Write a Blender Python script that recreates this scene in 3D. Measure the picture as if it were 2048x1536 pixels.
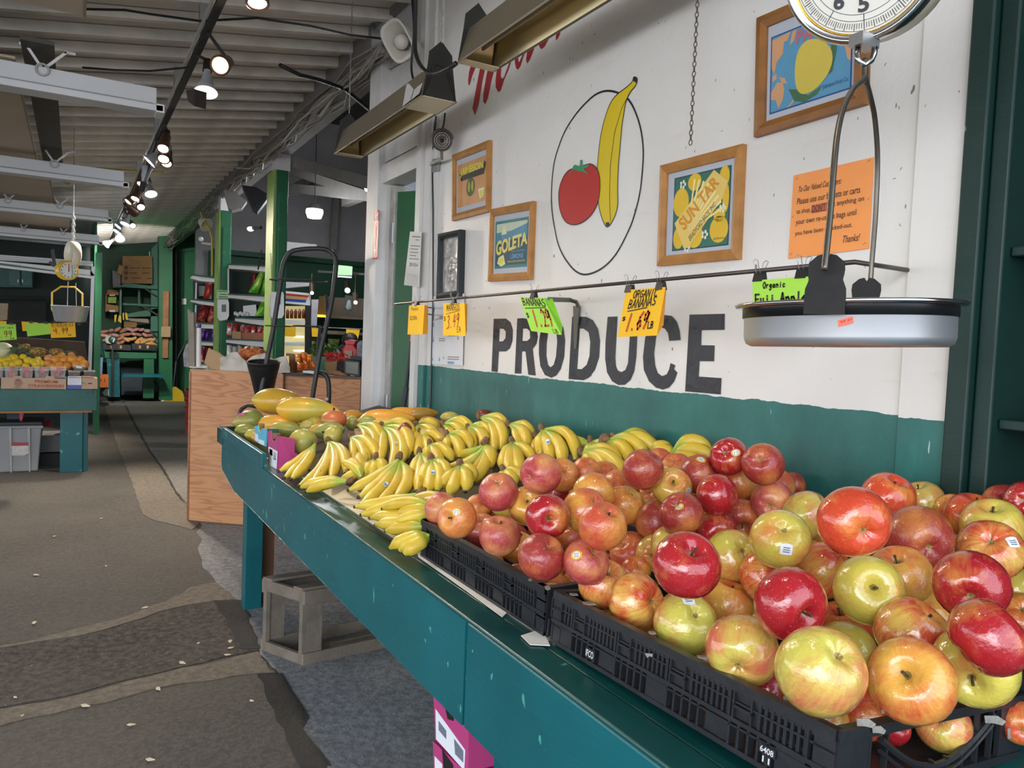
import bpy, math, random
from mathutils import Vector, Matrix, Euler, Quaternion
from mathutils.geometry import tessellate_polygon
random.seed(7)
R = random.random
for o in list(bpy.data.objects):
 bpy.data.objects.remove(o)
SC = bpy.context.scene
COL = SC.collection
# -- camera
FPX, CAMH = 1520.0, 1.40
def _n(v): return Vector(v).normalized()
_Y = _n((-874, 113, -1520)); _Z = Vector((1, -.04, 0)).cross(-_Y).normalized()
if _Z.y < 0: _Z = -_Z
_X = _Y.cross(_Z)
O = Vector((0, 0, CAMH))
cam = bpy.data.objects.new('camera', bpy.data.cameras.new('camera'))
COL.objects.link(cam)
cam.data.sensor_width = 36; cam.data.lens = 36 * FPX / 2048
cam.data.clip_start = .02; cam.data.clip_end = 300
cam.matrix_world = Matrix(((_X.x, _X.y, _X.z, 0), (_Y.x, _Y.y, _Y.z, 0), (_Z.x, _Z.y, _Z.z, CAMH), (0, 0, 0, 1)))
SC.camera = cam
def ray(px, py):
 v = Vector((px - 1024, 768 - py, -FPX)); return Vector((v.dot(_X), v.dot(_Y), v.dot(_Z)))
def at(px, py, X=None, Y=None, Z=None, d=None):
 r = ray(px, py)
 if X is not None: t = X / r.x
 elif Y is not None: t = Y / r.y
 elif Z is not None: t = (Z - CAMH) / r.z
 else: t = d / FPX
 return O + r * t
def onplane(px, py, z0, sl, x0=.76):       # display surface  z = z0 + sl*(x-x0)
 r = ray(px, py); t = (z0 - sl * x0 - CAMH) / (r.z - sl * r.x); return O + r * t
def depth(p):
 q = p - O; return -(q.x * _X.z + q.y * _Y.z + q.z * _Z.z)
# -- world, daylight, exposure
SC.view_settings.view_transform = 'Standard'; SC.view_settings.look = 'None'
SC.view_settings.exposure = 0.55; SC.view_settings.gamma = 1.0; SC.view_settings.use_curve_mapping = False
W = bpy.data.worlds.new('daylight'); SC.world = W; W.use_nodes = True
wn = W.node_tree.nodes; wl = W.node_tree.links
bg = wn['Background']; bg.inputs[1].default_value = 2.3
tc = wn.new('ShaderNodeTexCoord'); sx = wn.new('ShaderNodeSeparateXYZ'); cr = wn.new('ShaderNodeValToRGB')
wl.new(tc.outputs['Generated'], sx.inputs[0]); wl.new(sx.outputs[2], cr.inputs[0]); wl.new(cr.outputs[0], bg.inputs[0])
cr.color_ramp.elements[0].position = 0.0; cr.color_ramp.elements[0].color = (.93, .95, 1.0, 1)
cr.color_ramp.elements[1].position = .8; cr.color_ramp.elements[1].color = (.62, .78, 1.0, 1)
def area(name, loc, rot, sx_, sy_, power, col):
 l = bpy.data.lights.new(name, 'AREA'); l.shape = 'RECTANGLE'; l.size = sx_; l.size_y = sy_; l.energy = power; l.color = col
 o = bpy.data.objects.new(name, l); COL.objects.link(o); o.location = loc; o.rotation_euler = rot; return o
def spot(name, loc, target, power, angle=70, col=(1, .82, .6), blend=.6, rad=.05):
 l = bpy.data.lights.new(name, 'SPOT'); l.energy = power; l.color = col; l.spot_size = math.radians(angle); l.spot_blend = blend; l.shadow_soft_size = rad
 o = bpy.data.objects.new(name, l); COL.objects.link(o); o.location = loc
 o.rotation_euler = (Vector(target) - Vector(loc)).to_track_quat('-Z', 'Y').to_euler(); return o
# daylight through the open street side (left of and behind the viewer)
area('street_daylight', (-4.2, -1.6, 2.6), (math.radians(68), 0, math.radians(-62)), 6.0, 2.6, 230, (.93, .96, 1.0))
# the aisle track goes on over the viewer's head: its next lamps light the heap and the asphalt
spot('track_light', (.62, 1.0, 2.75), (1.0, 1.2, .9), 8, 80, (1, .80, .58), .8, .05)
spot('track_light', (.62, 2.3, 2.75), (.95, 2.6, .9), 7, 80, (1, .80, .58), .8, .05)
spot('track_light', (.5, 1.9, 2.75), (-.25, 2.5, 0), 7, 62, (1, .82, .62), .7, .05)
spot('track_light', (.5, 3.6, 2.75), (.0, 4.3, 0), 8, 60, (1, .82, .62), .7, .05)
# -- materials
def lin(c):
 if isinstance(c, str):
  c = c.lstrip('#'); c = [int(c[i:i + 2], 16) / 255 for i in (0, 2, 4)]
 return tuple(x / 12.92 if x <= .04045 else ((x + .055) / 1.055) ** 2.4 for x in c) + (1,)
MC = {}
class NT:
 def __init__(s, name):
  s.m = bpy.data.materials.new(name); s.m.use_nodes = True; s.t = s.m.node_tree; s.b = s.t.nodes['Principled BSDF']
 def n(s, k, **kw):
  x = s.t.nodes.new(k)
  for a, b in kw.items(): setattr(x, a, b)
  return x
 def l(s, a, b): s.t.links.new(a, b)
 def co(s, scale=(1, 1, 1), kind='Object', rnd=0):
  tcn = s.n('ShaderNodeTexCoord'); mp = s.n('ShaderNodeMapping'); mp.inputs['Scale'].default_value = scale
  s.l(tcn.outputs[kind], mp.inputs[0])
  if rnd:
   oi = s.n('ShaderNodeObjectInfo'); ml = s.n('ShaderNodeMath', operation='MULTIPLY'); ml.inputs[1].default_value = rnd
   s.l(oi.outputs['Random'], ml.inputs[0]); cb = s.n('ShaderNodeCombineXYZ')
   for i in range(3): s.l(ml.outputs[0], cb.inputs[i])
   s.l(cb.outputs[0], mp.inputs['Location'])
  return mp.outputs[0]
 def noise(s, vec, scale, detail=4, rough=.55):
  x = s.n('ShaderNodeTexNoise'); x.inputs['Scale'].default_value = scale; x.inputs['Detail'].default_value = detail; x.inputs['Roughness'].default_value = rough
  s.l(vec, x.inputs['Vector']); return x.outputs['Fac']
 def ramp(s, fac, stops, interp='LINEAR'):
  x = s.n('ShaderNodeValToRGB'); cr = x.color_ramp; cr.interpolation = interp
  cr.elements[0].position, cr.elements[0].color = stops[0][0], stops[0][1]
  cr.elements[1].position, cr.elements[1].color = stops[-1][0], stops[-1][1]
  for p, c in stops[1:-1]:
   e = cr.elements.new(p); e.color = c
  s.l(fac, x.inputs[0]); return x.outputs[0]
 def mix(s, f, a, b):
  x = s.n('ShaderNodeMix', data_type='RGBA')
  if isinstance(f, (int, float)): x.inputs[0].default_value = f
  else: s.l(f, x.inputs[0])
  for i, v in ((6, a), (7, b)):
   if isinstance(v, tuple): x.inputs[i].default_value = v
   else: s.l(v, x.inputs[i])
  return x.outputs[2]
 def math(s, op, a, b=None, c=None):
  x = s.n('ShaderNodeMath', operation=op)
  for i, v in enumerate((a, b, c)):
   if v is None: continue
   if isinstance(v, (int, float)): x.inputs[i].default_value = v
   else: s.l(v, x.inputs[i])
  return x.outputs[0]
 def bump(s, h, st, dist=.01):
  x = s.n('ShaderNodeBump'); x.inputs['Strength'].default_value = st; x.inputs['Distance'].default_value = dist
  s.l(h, x.inputs['Height']); s.l(x.outputs[0], s.b.inputs['Normal'])
 def col(s, c): s.l(c, s.b.inputs['Base Color'])
def shade(c, k): return tuple(min(1, x * k) for x in c[:3]) + (1,)
def P(name, col, rough=.6, metal=0, var=.12, scale=6, bump=0, bscale=40, coat=0, emit=0, spec=.5, kind='Object'):
 """plain painted / plastic surface with slight variation"""
 if name in MC: return MC[name]
 c = lin(col); t = NT(name); t.b.inputs['Roughness'].default_value = rough; t.b.inputs['Metallic'].default_value = metal
 t.b.inputs['Specular IOR Level'].default_value = spec
 if coat: t.b.inputs['Coat Weight'].default_value = coat; t.b.inputs['Coat Roughness'].default_value = .08
 if var:
  v = t.co(kind=kind); f = t.noise(v, scale, 3)
  t.col(t.ramp(f, [(.3, shade(c, 1 - var)), (.7, shade(c, 1 + var))]))
  if bump: t.bump(t.noise(v, bscale, 4), bump)
 else: t.b.inputs['Base Color'].default_value = c
 if emit:
  t.b.inputs['Emission Color'].default_value = c; t.b.inputs['Emission Strength'].default_value = emit
 MC[name] = t.m; return t.m
# -- mesh helpers
WL = {}
class MB:
 def __init__(s): s.v = []; s.f = []
 def add(s, vs, fs):
  b = len(s.v); s.v += [Vector(v) for v in vs]; s.f += [tuple(i + b for i in f) for f in fs]; return s
 def hexa(s, a, b):     # a, b: two quads (same order)
  return s.add(list(a) + list(b), [(3, 2, 1, 0), (4, 5, 6, 7), (0, 1, 5, 4), (1, 2, 6, 5), (2, 3, 7, 6), (3, 0, 4, 7)])
 def box(s, x0, x1, y0, y1, z0, z1, M=None, bev=0):
  q = [(x0, y0), (x1, y0), (x1, y1), (x0, y1)]
  A = [Vector((x, y, z0)) for x, y in q]; B = [Vector((x, y, z1)) for x, y in q]
  if M: A = [M @ v for v in A]; B = [M @ v for v in B]
  return s.hexa(A, B)
 def bar(s, p, q, w, h=None, up=(0, 0, 1)):
  p, q = Vector(p), Vector(q); h = h or w; d = (q - p).normalized(); up = Vector(up)
  if abs(d.dot(up)) > .98: up = Vector((0, 1, 0))
  r = d.cross(up).normalized(); u = r.cross(d)
  o = [r * (a * w / 2) + u * (b * h / 2) for a, b in ((-1, -1), (1, -1), (1, 1), (-1, 1))]
  return s.hexa([p + x for x in o], [q + x for x in o])
 def tube(s, pts, rad, seg=8, cap=True, closed=False, flat=1.0):
  pts = [Vector(p) for p in pts]; n = len(pts)
  if not isinstance(rad, (list, tuple)): rad = [rad] * n
  b = len(s.v); prev = None
  for i, p in enumerate(pts):
   if closed: d = pts[(i + 1) % n] - pts[i - 1]
   else: d = pts[min(i + 1, n - 1)] - pts[max(i - 1, 0)]
   if d.length < 1e-9: d = Vector((0, 0, 1))
   d.normalize()
   if prev is None:
    u = Vector((0, 0, 1)) if abs(d.z) < .9 else Vector((1, 0, 0))
   else: u = prev
   r = d.cross(u).normalized(); u = r.cross(d).normalized(); prev = u
   for k in range(seg):
    a = 2 * math.pi * k / seg; s.v.append(p + (r * math.cos(a) + u * math.sin(a) * flat) * rad[i])
  m = n if closed else n - 1
  for i in range(m):
   j = (i + 1) % n
   for k in range(seg):
    l = (k + 1) % seg; s.f.append((b + i * seg + k, b + i * seg + l, b + j * seg + l, b + j * seg + k))
  if cap and not closed:
   s.f.append(tuple(b + k for k in range(seg))[::-1]); s.f.append(tuple(b + (n - 1) * seg + k for k in range(seg)))
  return s
 def lathe(s, prof, seg=24, M=None, arc=None):   # prof: (r,z)
  b = len(s.v); n = len(prof); M = M or Matrix.Identity(4)
  for r, z in prof:
   for k in range(seg):
    a = 2 * math.pi * k / seg; s.v.append(M @ Vector((r * math.cos(a), r * math.sin(a), z)))
  for i in range(n - 1):
   for k in range(seg):
    l = (k + 1) % seg; s.f.append((b + i * seg + k, b + i * seg + l, b + (i + 1) * seg + l, b + (i + 1) * seg + k))
  return s
 def prism(s, poly, off):   # poly: 3d points, off: vector
  off = Vector(off); poly = [Vector(p) for p in poly]; b = len(s.v); n = len(poly)
  s.v += poly + [p + off for p in poly]
  tri = tessellate_polygon([poly])
  for t in tri: s.f.append(tuple(b + i for i in t)); s.f.append(tuple(b + n + i for i in reversed(t)))
  for i in range(n):
   j = (i + 1) % n; s.f.append((b + i, b + j, b + n + j, b + n + i))
  return s
 def flat(s, poly):
  poly = [Vector(p) for p in poly]; b = len(s.v); s.v += poly
  for t in tessellate_polygon([poly]): s.f.append(tuple(b + i for i in t))
  return s
 def ell(s, c, rx, ry, rz, rot=None, seg=12, rings=8):
  M = Matrix.Translation(c) @ (rot.to_matrix().to_4x4() if rot else Matrix.Identity(4)) @ Matrix.Diagonal((rx, ry, rz, 1))
  return s.lathe([(max(1e-4, math.sin(math.pi * i / rings)), -math.cos(math.pi * i / rings)) for i in range(rings + 1)], seg, M)
 def build(s, name, mat, parent=None, smooth=False, local=False, bevel=0, **props):
  me = bpy.data.meshes.new(name)
  if local: c = Vector((0, 0, 0))
  else:
   xs = [v.x for v in s.v]; ys = [v.y for v in s.v]; zs = [v.z for v in s.v]
   c = Vector(((min(xs) + max(xs)) / 2, (min(ys) + max(ys)) / 2, min(zs)))
  me.from_pydata([v - c for v in s.v], [], s.f); me.update()
  if smooth:
   me.polygons.foreach_set('use_smooth', [True] * len(me.polygons))
  if mat: me.materials.append(mat)
  o = bpy.data.objects.new(name, me); COL.objects.link(o)
  pw = WL.get(parent.name, Vector((0, 0, 0))) if parent else Vector((0, 0, 0))
  if parent: o.parent = parent
  o.location = c - pw if not local else (0, 0, 0); WL[o.name] = c.copy() if not local else pw.copy()
  if bevel:
   md = o.modifiers.new('bevel', 'BEVEL'); md.width = bevel; md.segments = 2; md.limit_method = 'ANGLE'
  if smooth == 'angle':
   pass
  for k, v in props.items(): o[k] = v
  return o
def thing(name, label, cat, loc, group=None):
 o = bpy.data.objects.new(name, None); COL.objects.link(o); o.location = loc; o.empty_display_size = .05
 WL[o.name] = Vector(loc); o['label'] = label; o['category'] = cat
 if group: o['group'] = group
 return o
def tag(o, label, cat, group=None, kind=None):
 if label: o['label'] = label
 if cat: o['category'] = cat
 if group: o['group'] = group
 if kind: o['kind'] = kind
 return o
def struct(o): o['kind'] = 'structure'; return o
def copytree(o, loc, rot=None, scale=None, parent=None):
 c = o.copy(); COL.objects.link(c); c.parent = parent
 if loc is not None: c.location = loc
 if rot is not None: c.rotation_euler = rot
 if scale is not None: c.scale = scale
 for ch in o.children: copytree(ch, None, parent=c)
 return c
# pixel-outline solids: outline given its own distance, real size and thickness
def away(px, py):
 r = ray(px, py); r.z = 0; return r.normalized()
def pq(name, pts, d, t, mat, parent=None, **kw):
 """solid whose front outline passes through the given sight lines at view depth d, t metres thick"""
 c = [at(p[0], p[1], d=(p[2] if len(p) > 2 else d)) for p in pts]
 cx = sum(p[0] for p in pts) / len(pts)
 return MB().prism(c, away(cx, 660) * t).build(name, mat, parent, **kw)
def pY(name, pts, Y, t, mat, parent=None, **kw):
 return MB().prism([at(p[0], p[1], Y=Y) for p in pts], (0, t, 0)).build(name, mat, parent, **kw)
def rect(x0, y0, x1, y1): return [(x0, y0), (x1, y0), (x1, y1), (x0, y1)]
class Quad:
 """flat sheet through four corners (tl, tr, br, bl); u right, v down"""
 def __init__(s, tl, tr, br, bl):
  s.c = [Vector(p) for p in (tl, tr, br, bl)]
  s.n = (s.c[1] - s.c[0]).cross(s.c[3] - s.c[0]).normalized()
  if s.n.dot(s.c[0] - O) > 0: s.n = -s.n
 def p(s, u, v, off=0):
  a = s.c[0].lerp(s.c[1], u); b = s.c[3].lerp(s.c[2], u); return a.lerp(b, v) + s.n * off
 def rect(s, u0, v0, u1, v1, off=.001): return [s.p(u0, v0, off), s.p(u1, v0, off), s.p(u1, v1, off), s.p(u0, v1, off)]
 def poly(s, pts, off=.001): return [s.p(u, v, off) for u, v in pts]
def wallquad(pts, X): return Quad(*[at(p[0], p[1], X=X) for p in pts])
# --- stroke lettering (hand lettering) on a 0..1 grid, v down
SF = {'A': [[(0, 1), (.5, 0), (1, 1)], [(.2, .65), (.8, .65)]], 'B': [[(0, 0), (0, 1), (.7, .95), (.9, .75), (.7, .52), (0, .5)], [(0, 0), (.65, .05), (.8, .25), (.65, .46), (0, .5)]],
 'C': [[(1, .15), (.6, 0), (.15, .2), (0, .55), (.2, .9), (.6, 1), (1, .85)]], 'D': [[(0, 0), (0, 1), (.6, .9), (1, .5), (.6, .1), (0, 0)]],
 'E': [[(1, 0), (0, 0), (0, 1), (1, 1)], [(0, .5), (.8, .5)]], 'F': [[(1, 0), (0, 0), (0, 1)], [(0, .5), (.8, .5)]],
 'G': [[(1, .15), (.6, 0), (.1, .25), (0, .6), (.3, 1), (.9, .9), (1, .55), (.55, .55)]], 'H': [[(0, 0), (0, 1)], [(1, 0), (1, 1)], [(0, .5), (1, .5)]],
 'I': [[(.5, 0), (.5, 1)]], 'L': [[(0, 0), (0, 1), (.9, 1)]], 'M': [[(0, 1), (.1, 0), (.5, .7), (.9, 0), (1, 1)]], 'N': [[(0, 1), (.05, 0), (.95, 1), (1, 0)]],
 'O': [[(.5, 0), (.1, .2), (0, .6), (.3, 1), (.7, 1), (1, .6), (.9, .2), (.5, 0)]], 'P': [[(0, 1), (0, 0), (.7, .03), (.95, .25), (.7, .5), (0, .55)]],
 'R': [[(0, 1), (0, 0), (.7, .03), (.9, .25), (.7, .5), (0, .52)], [(.4, .52), (1, 1)]], 'S': [[(.95, .1), (.5, 0), (.1, .2), (.3, .45), (.75, .55), (.95, .78), (.5, 1), (0, .9)]],
 'T': [[(0, 0), (1, 0)], [(.5, 0), (.5, 1)]], 'U': [[(0, 0), (.05, .8), (.5, 1), (.95, .8), (1, 0)]], 'W': [[(0, 0), (.25, 1), (.5, .4), (.75, 1), (1, 0)]], 'Y': [[(0, 0), (.5, .5)], [(1, 0), (.3, 1)]],
 '0': [[(.5, 0), (.1, .2), (0, .6), (.3, 1), (.7, 1), (1, .6), (.9, .2), (.5, 0)]], '1': [[(.55, 0), (.4, 1)]], '2': [[(.05, .2), (.4, 0), (.85, .15), (.8, .45), (.1, .95), (.0, 1), (1, .95)]],
 '3': [[(.05, .1), (.6, 0), (.9, .2), (.4, .45), (.9, .65), (.7, .95), (0, 1)]], '4': [[(.35, 0), (0, .6), (.9, .55)], [(.7, .1), (.55, 1)]], '5': [[(.9, 0), (.2, 0), (.1, .45), (.7, .45), (.9, .7), (.5, 1), (0, .9)]],
 '6': [[(.8, 0), (.3, .3), (.05, .7), (.4, 1), (.85, .8), (.6, .5), (.1, .65)]], '9': [[(.9, .1), (.5, 0), (.1, .2), (.2, .5), (.7, .45), (.9, .1), (.8, .6), (.5, 1)]],
 '$': [[(.9, .2), (.5, .1), (.1, .3), (.85, .65), (.5, .88), (.05, .8)], [(.5, 0), (.45, 1)]], '.': [[(.3, .92), (.4, 1)]], '/': [[(.9, 0), (.1, 1)]],
 'r': [[(.1, .45), (.15, 1)], [(.15, .65), (.5, .45), (.8, .5)]], 'g': [[(.8, .5), (.3, .45), (.1, .75), (.5, .95), (.8, .5), (.75, 1.2), (.3, 1.4), (.1, 1.2)]],
 'a': [[(.8, .5), (.3, .45), (.05, .8), (.4, 1), (.8, .55), (.9, 1)]], 'n': [[(.1, .45), (.15, 1)], [(.15, .65), (.5, .45), (.8, .6), (.85, 1)]], 'i': [[(.5, .45), (.5, 1)], [(.5, .2), (.52, .25)]],
 'c': [[(.85, .55), (.4, .45), (.1, .75), (.4, 1), (.9, .92)]], 'u': [[(.1, .45), (.15, .9), (.5, 1), (.8, .8), (.8, .45)], [(.8, .8), (.9, 1)]], 'j': [[(.5, .45), (.5, 1.2), (.1, 1.35)], [(.5, .2), (.52, .25)]],
 'p': [[(.1, .45), (.15, 1.4)], [(.13, .55), (.6, .45), (.85, .7), (.5, 1), (.15, .9)]], 'l': [[(.5, 0), (.5, 1)]], 'e': [[(.1, .75), (.8, .7), (.5, .45), (.1, .7), (.3, 1), (.85, .95)]],
 'y': [[(.1, .45), (.4, .9)], [(.85, .45), (.2, 1.4)]], 'b': [[(.1, 0), (.1, 1), (.7, .9), (.7, .55), (.1, .6)]], 's': [[(.8, .5), (.3, .5), (.7, .75), (.7, .95), (.1, 1)]], 'o': [[(.5, .45), (.1, .7), (.4, 1), (.85, .75), (.5, .45)]]}
def strokes(mb, q, s, u0, v0, u1, v1, w, slant=0, off=.0012, rise=0):
 """hand lettering in the uv box of a sheet; w = pen width in metres"""
 n = len(s); cw = (u1 - u0) / n
 for i, ch in enumerate(s):
  for st in SF.get(ch, []):
   pp = []
   for a, b in st:
    u = u0 + (i + .12 + a * .74) * cw + slant * (1 - b) * cw; v = v0 + b * (v1 - v0) + rise * (i / max(1, n - 1))
    pp.append(q.p(u, v, off))
   for a, b in zip(pp, pp[1:]):
    d = b - a
    if d.length < 1e-6: continue
    sd = d.normalized().cross(q.n) * (w / 2); e = d.normalized() * (w * .35)
    mb.add([a - sd - e, a + sd - e, b + sd + e, b - sd + e], [(0, 1, 2, 3)])
def font(mb, q, s, u0, v0, u1, v1, off=.0012, shear=0, curve=None, bold=0):
 """printed lettering with the built-in face, fitted to the uv box"""
 cu = bpy.data.curves.new('t', 'FONT'); cu.body = s; cu.size = 1; cu.shear = shear; cu.resolution_u = 3; cu.offset = bold
 ob = bpy.data.objects.new('t', cu); COL.objects.link(ob)
 me = bpy.data.meshes.new_from_object(ob)
 vs = [v.co.copy() for v in me.vertices]; fs = [tuple(p.vertices) for p in me.polygons]
 bpy.data.objects.remove(ob); bpy.data.curves.remove(cu); bpy.data.meshes.remove(me)
 if not vs: return
 x0 = min(v.x for v in vs); x1 = max(v.x for v in vs); y0 = min(v.y for v in vs); y1 = max(v.y for v in vs)
 out = []
 for v in vs:
  a = (v.x - x0) / (x1 - x0); b = 1 - (v.y - y0) / (y1 - y0)
  va, vb = v0, v1
  if curve: va, vb = curve(a, v0, v1)
  out.append(q.p(u0 + a * (u1 - u0), va + b * (vb - va), off))
 mb.add(out, fs)
def ucircle(cu, cv, ru, rv, n=24, a0=0, a1=2 * math.pi):
 return [(cu + ru * math.cos(a0 + (a1 - a0) * i / n), cv + rv * math.sin(a0 + (a1 - a0) * i / n)) for i in range(n)]
# == MATERIALS FOR THE SHELL
def m_wall():
 t = NT('wall_paint'); v = t.co(); sp = t.n('ShaderNodeSeparateXYZ'); t.l(v, sp.inputs[0])
 big = t.noise(v, 1.3, 5, .6); st = t.noise(t.co((1, 1.2, 6)), 2.2, 4, .6); fine = t.noise(v, 60, 3)
 white = t.ramp(big, [(.3, lin('#cfccc6')), (.5, lin('#dbd9d5')), (.75, lin('#e6e5e3'))])
 sm = t.ramp(st, [(.62, lin('#dedcd8')), (.8, lin('#b9b4aa'))]); white = t.mix(.35, white, sm)
 chips = t.noise(t.co((1, 1.6, .8)), 34, 2, .4); ck = t.ramp(chips, [(.745, (0, 0, 0, 1)), (.76, (1, 1, 1, 1))])
 white = t.mix(ck, white, lin('#7d776c'))
 gv = t.noise(t.co((1, 1.5, 1)), 3, 6, .65); green = t.ramp(gv, [(.3, lin('#1f5a55')), (.55, lin('#286862')), (.75, lin('#317870'))])
 gc = t.ramp(t.noise(t.co((1, 3, .5)), 22, 2, .4), [(.75, (0, 0, 0, 1)), (.765, (1, 1, 1, 1))]); green = t.mix(gc, green, lin('#9cc0b4'))
 e = t.math('MULTIPLY', t.math('SUBTRACT', t.noise(v, 9, 4), .5), .028)
 h = t.math('GREATER_THAN', t.math('ADD', sp.outputs[2], e), 1.276)
 t.col(t.mix(h, green, white)); t.b.inputs['Roughness'].default_value = .42
 t.bump(t.math('ADD', t.noise(t.co((1, 2, .7)), 14, 5, .6), t.math('MULTIPLY', fine, .25)), .35, .006); return t.m
M_WALL = m_wall()
def m_asphalt(name, a, b, speck, scale, bump):
 t = NT(name); v = t.co(); f = t.noise(v, scale, 8, .7); g = t.noise(v, 1.1, 4)
 c = t.ramp(f, [(.40, lin(a)), (.60, lin(b))]); c = t.mix(t.ramp(t.noise(v, scale * 2.2, 2), [(.66, (0, 0, 0, 1)), (.76, (1, 1, 1, 1))]), c, lin(speck))
 c = t.mix(t.ramp(g, [(.35, (0, 0, 0, 1)), (.7, (.3, .3, .3, 1))]), c, lin('#77716a'))
 t.col(c); t.b.inputs['Roughness'].default_value = .82; t.bump(f, bump, .02); return t.m
M_ASP = m_asphalt('asphalt_smooth', '#3b3937', '#55524e', '#75706a', 55, .45)
M_ROUGH = m_asphalt('asphalt_coarse', '#1c1a17', '#57504a', '#958b7e', 30, 1.0)
M_CON = m_asphalt('concrete_grey', '#66635f', '#807d79', '#96938e', 26, .35)
M_CON2 = m_asphalt('concrete_brushed', '#74777b', '#9b9ea3', '#b8bbbf', 34, .6)
M_CEM = m_asphalt('cement_strip', '#5c564d', '#787064', '#8f8678', 30, .5)
M_SEAM = m_asphalt('seam_black', '#060606', '#1f1e1e', '#454341', 40, 1.0)
M_CEIL = P('ceiling_paint', '#d8d2ca', .8, var=.12, scale=3)
M_JOIST = P('joist_paint', '#e2ddd5', .75, var=.14, scale=5)
M_WHITEW = P('white_woodwork', '#d2d1cf', .5, var=.08, scale=5, bump=.2, bscale=25)
M_TEAL = None
def m_teal(name, a, b, chip, dens=.735, rough=.38):
 t = NT(name); v = t.co(); g = t.noise(v, 2.5, 6, .6); c = t.ramp(g, [(.3, lin(a)), (.7, lin(b))])
 k = t.ramp(t.noise(t.co((1, 1.6, .9)), 17, 3, .45), [(dens, (0, 0, 0, 1)), (dens + .01, (1, 1, 1, 1))])
 c = t.mix(k, c, lin(chip)); t.col(c); t.b.inputs['Roughness'].default_value = rough
 t.bump(t.noise(t.co((1, .5, 3)), 9, 5, .6), .25, .006); return t.m
M_TEAL = m_teal('teal_paint', '#045158', '#08636b', '#4a9c8c', .695)
M_TEALD = m_teal('teal_paint_rail', '#0b3f3f', '#14524f', '#3f8378', .72, .3)
M_GREEN = m_teal('green_paint', '#1c5f3e', '#24704a', '#4c9470', .76)
M_GRNPOST = m_teal('dark_green_post_paint', '#04241f', '#07302a', '#5f8a7c', .72, .5)
M_LITSIDE = P('lit_side_yellow_green', '#8fae5c', .5, var=.15, scale=4)  # yellow light on the post sides, put into the colour
M_DGREEN = P('deep_green_wall', '#12452f', .6, var=.15, scale=2)
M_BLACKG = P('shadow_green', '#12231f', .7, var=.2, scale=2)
M_GREY = P('grey_plaster', '#a09d9f', .85, var=.12, scale=2)
M_METALW = P('white_enamel', '#d9dadb', .35, var=.04)
M_TAN = P('tan_sheet', '#b5a48f', .45, var=.08, scale=1.5)
M_BLACK = P('black_plastic', '#17181a', .45, var=.1)
M_STEEL = P('galvanised', '#a9abac', .35, metal=.8, var=.08)
M_BOARD = P('bare_wood', '#9a6a45', .65, var=.2, scale=8)
M_CABLE = P('grey_cable', '#a09b95', .6, var=.2, scale=20)
# == FLOOR
fl = struct(MB().box(-14, 14, -9, 34, -.08, 0).build('floor', M_ASP))
def jag(pts, amp, n=3, seed=1):
 rr = random.Random(seed); out = []
 for a, b in zip(pts, pts[1:] + pts[:1]):
  a, b = Vector(a), Vector(b); d = b - a; sd = Vector((-d.y, d.x, 0)).normalized()
  out.append(a)
  if amp:
   m = max(1, min(40, int(d.length / .07))) if n else 1
   for i in range(1, m): out.append(a + d * (i / m) + sd * (rr.random() - .5) * amp * 2)
 return out
def patch(name, px, mat, h, amp=.012, seed=1, extra=None):
 pts = [at(p[0], p[1], Z=0) if len(p) == 2 else Vector((p[0], p[1], 0)) for p in px]
 pts = jag(pts, amp, seed=seed)
 return MB().prism([Vector((p.x, p.y, .0005)) for p in pts], (0, 0, h)).build(name, mat, fl)
# lighter walkway slab running to the back, and the slab beside the counter
patch('concrete_slab', [(206, 803), (246, 803), (262, 835), (276, 860), (300, 905), (330, 945), (352, 985), (374, 1010), (400, 1046), (385, 1060), (345, 1050), (310, 1042), (285, 1030), (278, 1012), (272, 990), (262, 960), (250, 930), (228, 870)], M_CEM, .005, .008, 3)
patch('concrete_slab', [(250, 803), (330, 803), (430, 800), (520, 800), (640, 900), (620, 1000), (560, 1060), (402, 1048), (376, 1010), (354, 985), (332, 943), (302, 903), (278, 858), (264, 833)], M_CON, .004, .004, 4)
# slab under the display table with its broken edge
patch('concrete_slab', [(404, 1050), (560, 1060), (1.6, 5.0, 0), (1.6, -1, 0), (.3, -1, 0), (.36, .9, 0), (655, 1536), (640, 1510), (598, 1462), (612, 1440), (588, 1400), (572, 1372), (545, 1335), (520, 1310), (510, 1285), (500, 1255), (485, 1205), (440, 1172), (422, 1150), (405, 1135), (398, 1105), (405, 1080), (392, 1066)], M_CON2, .006, .012, 5)
patch('concrete_strip', [(-600, 1424), (0, 1293), (60, 1283), (150, 1260), (260, 1232), (365, 1188), (378, 1176), (440, 1164), (484, 1200), (430, 1202), (350, 1216), (250, 1247), (160, 1272), (30, 1293), (-600, 1430)], M_CEM, .0035, .014, 6)
patch('concrete_strip', [(-600, 1560), (0, 1420), (150, 1393), (250, 1365), (330, 1347), (480, 1312), (545, 1300), (575, 1345), (510, 1347), (370, 1366), (260, 1392), (110, 1427), (0, 1452), (-600, 1604)], M_CEM, .0035, .014, 7)
patch('coarse_asphalt', [(-600, 1432), (0, 1297), (160, 1274), (250, 1250), (350, 1219), (430, 1205), (490, 1203), (503, 1255), (514, 1287), (520, 1300), (480, 1309), (330, 1343), (250, 1361), (150, 1389), (0, 1416), (-600, 1556)], M_ROUGH, .004, .01, 8)
patch('dark_seam', [(428, 1204), (488, 1203), (505, 1257), (515, 1290), (524, 1300), (480, 1300), (462, 1262)], M_SEAM, .008, .012, 9)  # near black band along the broken slab edge
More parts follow.
